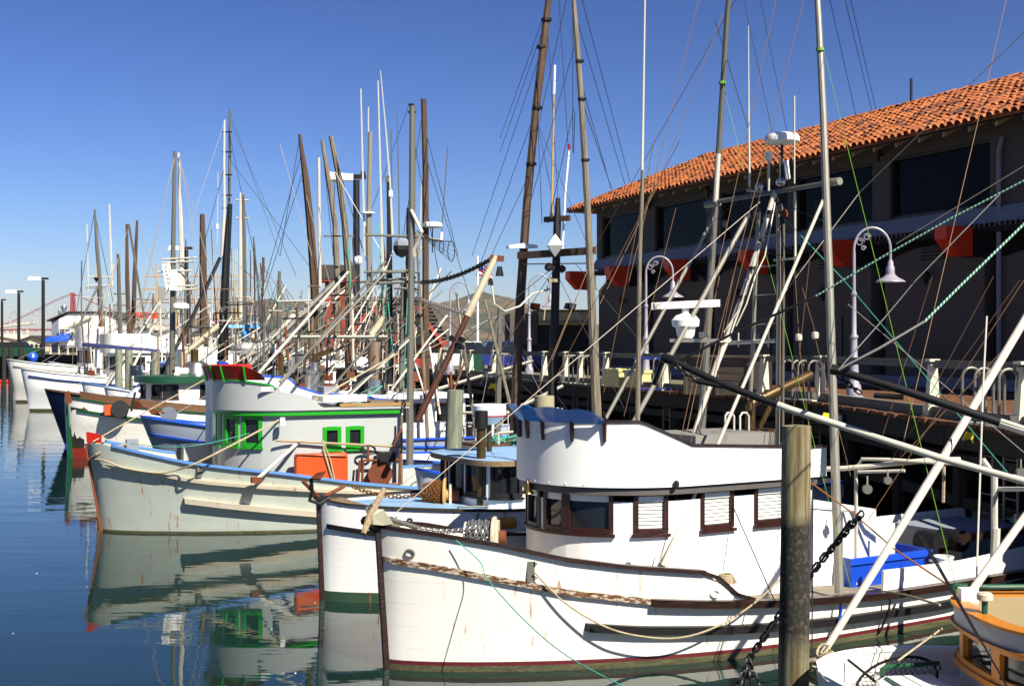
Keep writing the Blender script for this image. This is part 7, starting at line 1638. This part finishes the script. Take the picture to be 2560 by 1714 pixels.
# square-rigged ships' masts far off
for i, (cx, lab, tops) in enumerate(((420, 'tan masts and yards of a tall ship left of the black mast', (392, 440, 488)), (600, 'pale yards of a tall ship right of the black mast', (590, 545)))):
    Yt = 260; ts = thing('tall_ship', lab, 'sailing ship', P(cx, 860, Yt), 0, 'tall ships far off'); kk = Yt / F
    MB().ribbon([(((-70) * kk, -1.5, 0), ((-70) * kk, 1.5, 0), ((-72) * kk, 2, 3.5), ((-72) * kk, -2, 3.5)), ((70 * kk, -1.5, 0), (70 * kk, 1.5, 0), (74 * kk, 2, 3.2), (74 * kk, -2, 3.2))]).build('hull', M_dark, ts)
    for px in tops:
        x = (px - cx) * kk; MB().tube([(x, 0, 1), (x, 0, (860 - 640 - abs(px - 440) * .4) * kk)], [.3, .12], 6).build('mast', paint('tan_spar', '#b98e5a', .6), ts)
        for y, hw in ((690, 32), (722, 42), (748, 50), (756, 46), (785, 50)): MB().tube([(x - hw * kk, 0, (860 - y) * kk), (x + hw * kk, 0, (860 - y) * kk)], .13, 5).build('yard', MATS['tan_spar'], ts)
# orange banner and dark radar housing
sg = thing('orange_banner', 'orange banner with small black marks above the crowded far boats', 'banner', P(357, 788, 80)); k = 80 / F
MB().box((0, 0, 0), (76 * k, .05, 16 * k)).build('cloth', paint('banner_orange', '#e0441a', .6, dirt=.2), sg); lt = MB()
for j in range(7):                                   # blurred black letter strokes, too small to read
    x = -.75 + j * .25; lt.box((x - .06, -.03, 0), (.045, .01, .26)); lt.box((x + .01, -.03, .1 - (j % 3) * .1), (.1, .01, .045))
    if j % 2: lt.box((x + .06, -.03, 0), (.045, .01, .26))
lt.build('letter_marks', M_black, sg)
sg = thing('dark_signal_box', 'dark sign box lettered JRC right of the orange banner', 'sign', P(410, 790, 79)); k = 79 / F
MB().box((0, 0, 0), (22 * k, .3, 14 * k)).build('box', M_cover, sg); text('letters', 'JRC', .3, (0, -.16, 0), (R(90), 0, 0), M_white, sg); MB().box((17 * k, 0, 0), (12 * k, .3, 12 * k)).build('white_end', M_white, sg)
# floating things on the far left
o = MB().lathe([(.02, -.45), (.3, -.32), (.42, 0), (.3, .3), (.1, .42), (.02, .45)], (0, 0, 0), 14).build('blue_buoy', M_rblue, None); o.location = P(82, 893, 100); tag(o, 'round blue buoy hanging above the far left white boat', 'buoy')
o = MB().tube([(-1.5, 0, 0), (1.1, .3, 0)], .16, 8).build('red_float', plain('bright_red_float', '#d42a12', .5), None); o.location = P(8, 958, 125); o.location.z = .12; tag(o, 'bright red boom float on the water at left edge', 'float')
car = thing('green_canopy_launch', 'dark green canopied launch behind the railing at left edge', 'boat', P(25, 878, 130)); car.location.z = 2.6
MB().prism([(-2.6, 0, 0), (2.6, 0, 0), (2.9, 0, .9), (-2.8, 0, .9)], (0, 1.6, 0)).build('body', M_dgreen, car, None); MB().prism([(-2.0, 0, .9), (1.7, 0, .9), (1.2, 0, 1.5), (-1.2, 0, 1.5)], (0, 1.6, 0)).build('cabin', M_glass, car, None)
# parked vehicle roofs beyond the railing
for px, lab, m in ((1175, 'white pickup truck behind the rail left of the flagpole foot', M_white), (1255, 'dark blue car with red roof edge beyond the rail', M_navy)):
    p = P(px, 868, 62); c = thing('parked_vehicle', lab, 'car', (p.x, p.y, 2.55), R(8)); 
    MB().ribbon([((-2.0, -.8, .35), (-2.0, .8, .35), (-1.95, .75, .95), (-1.95, -.75, .95)), ((2.1, -.8, .35), (2.1, .8, .35), (2.05, .75, .85), (2.05, -.75, .85))]).build('body', m, c)
    MB().ribbon([((-1.1, -.72, .94), (-1.1, .72, .94), (-.8, .6, 1.5), (-.8, -.6, 1.5)), ((.9, -.72, .9), (.9, .72, .9), (.45, .6, 1.48), (.45, -.6, 1.48))]).build('cabin', M_glass, c)
    MB().box((-.15, 0, 1.5), (1.3, 1.2, .05)).build('roof', m, c)
    for x in (-1.3, 1.3):
        for y in (-.75, .75): MB().tube([(x, y - .1, .33), (x, y + .1, .33)], .33, 14).build('wheel', M_black, c)
p = deckpt(1185, 930); o = thing('green_bin', 'dark green rubbish bin on the wharf left of the third cream post', 'bin', p); MB().box((0, 0, .5), (.75, .6, 1.0)).build('body', M_dgreen, o); MB().box((0, -.05, 1.04), (.82, .7, .08)).build('lid', M_black, o)

# scraps floating on the water
random.seed(2); sc_m = MB()
for k in range(16):
    Y = random.uniform(13, 40); X = (random.uniform(0, 900) - CX) / F * Y; a = random.uniform(0, 6.3); r_ = random.uniform(.005, .016)
    sc_m.prism([(X + math.cos(a + t_) * r_ * random.uniform(.5, 1.3), Y + math.sin(a + t_) * r_ * 1.4, .001) for t_ in (0, 1.2, 2.4, 3.7, 5.0)], (0, 0, .004))
o = sc_m.build('floating_scraps', M_white, None, None); o['kind'] = 'stuff'; o['label'] = 'tiny pale scraps and foam flecks floating on the water'
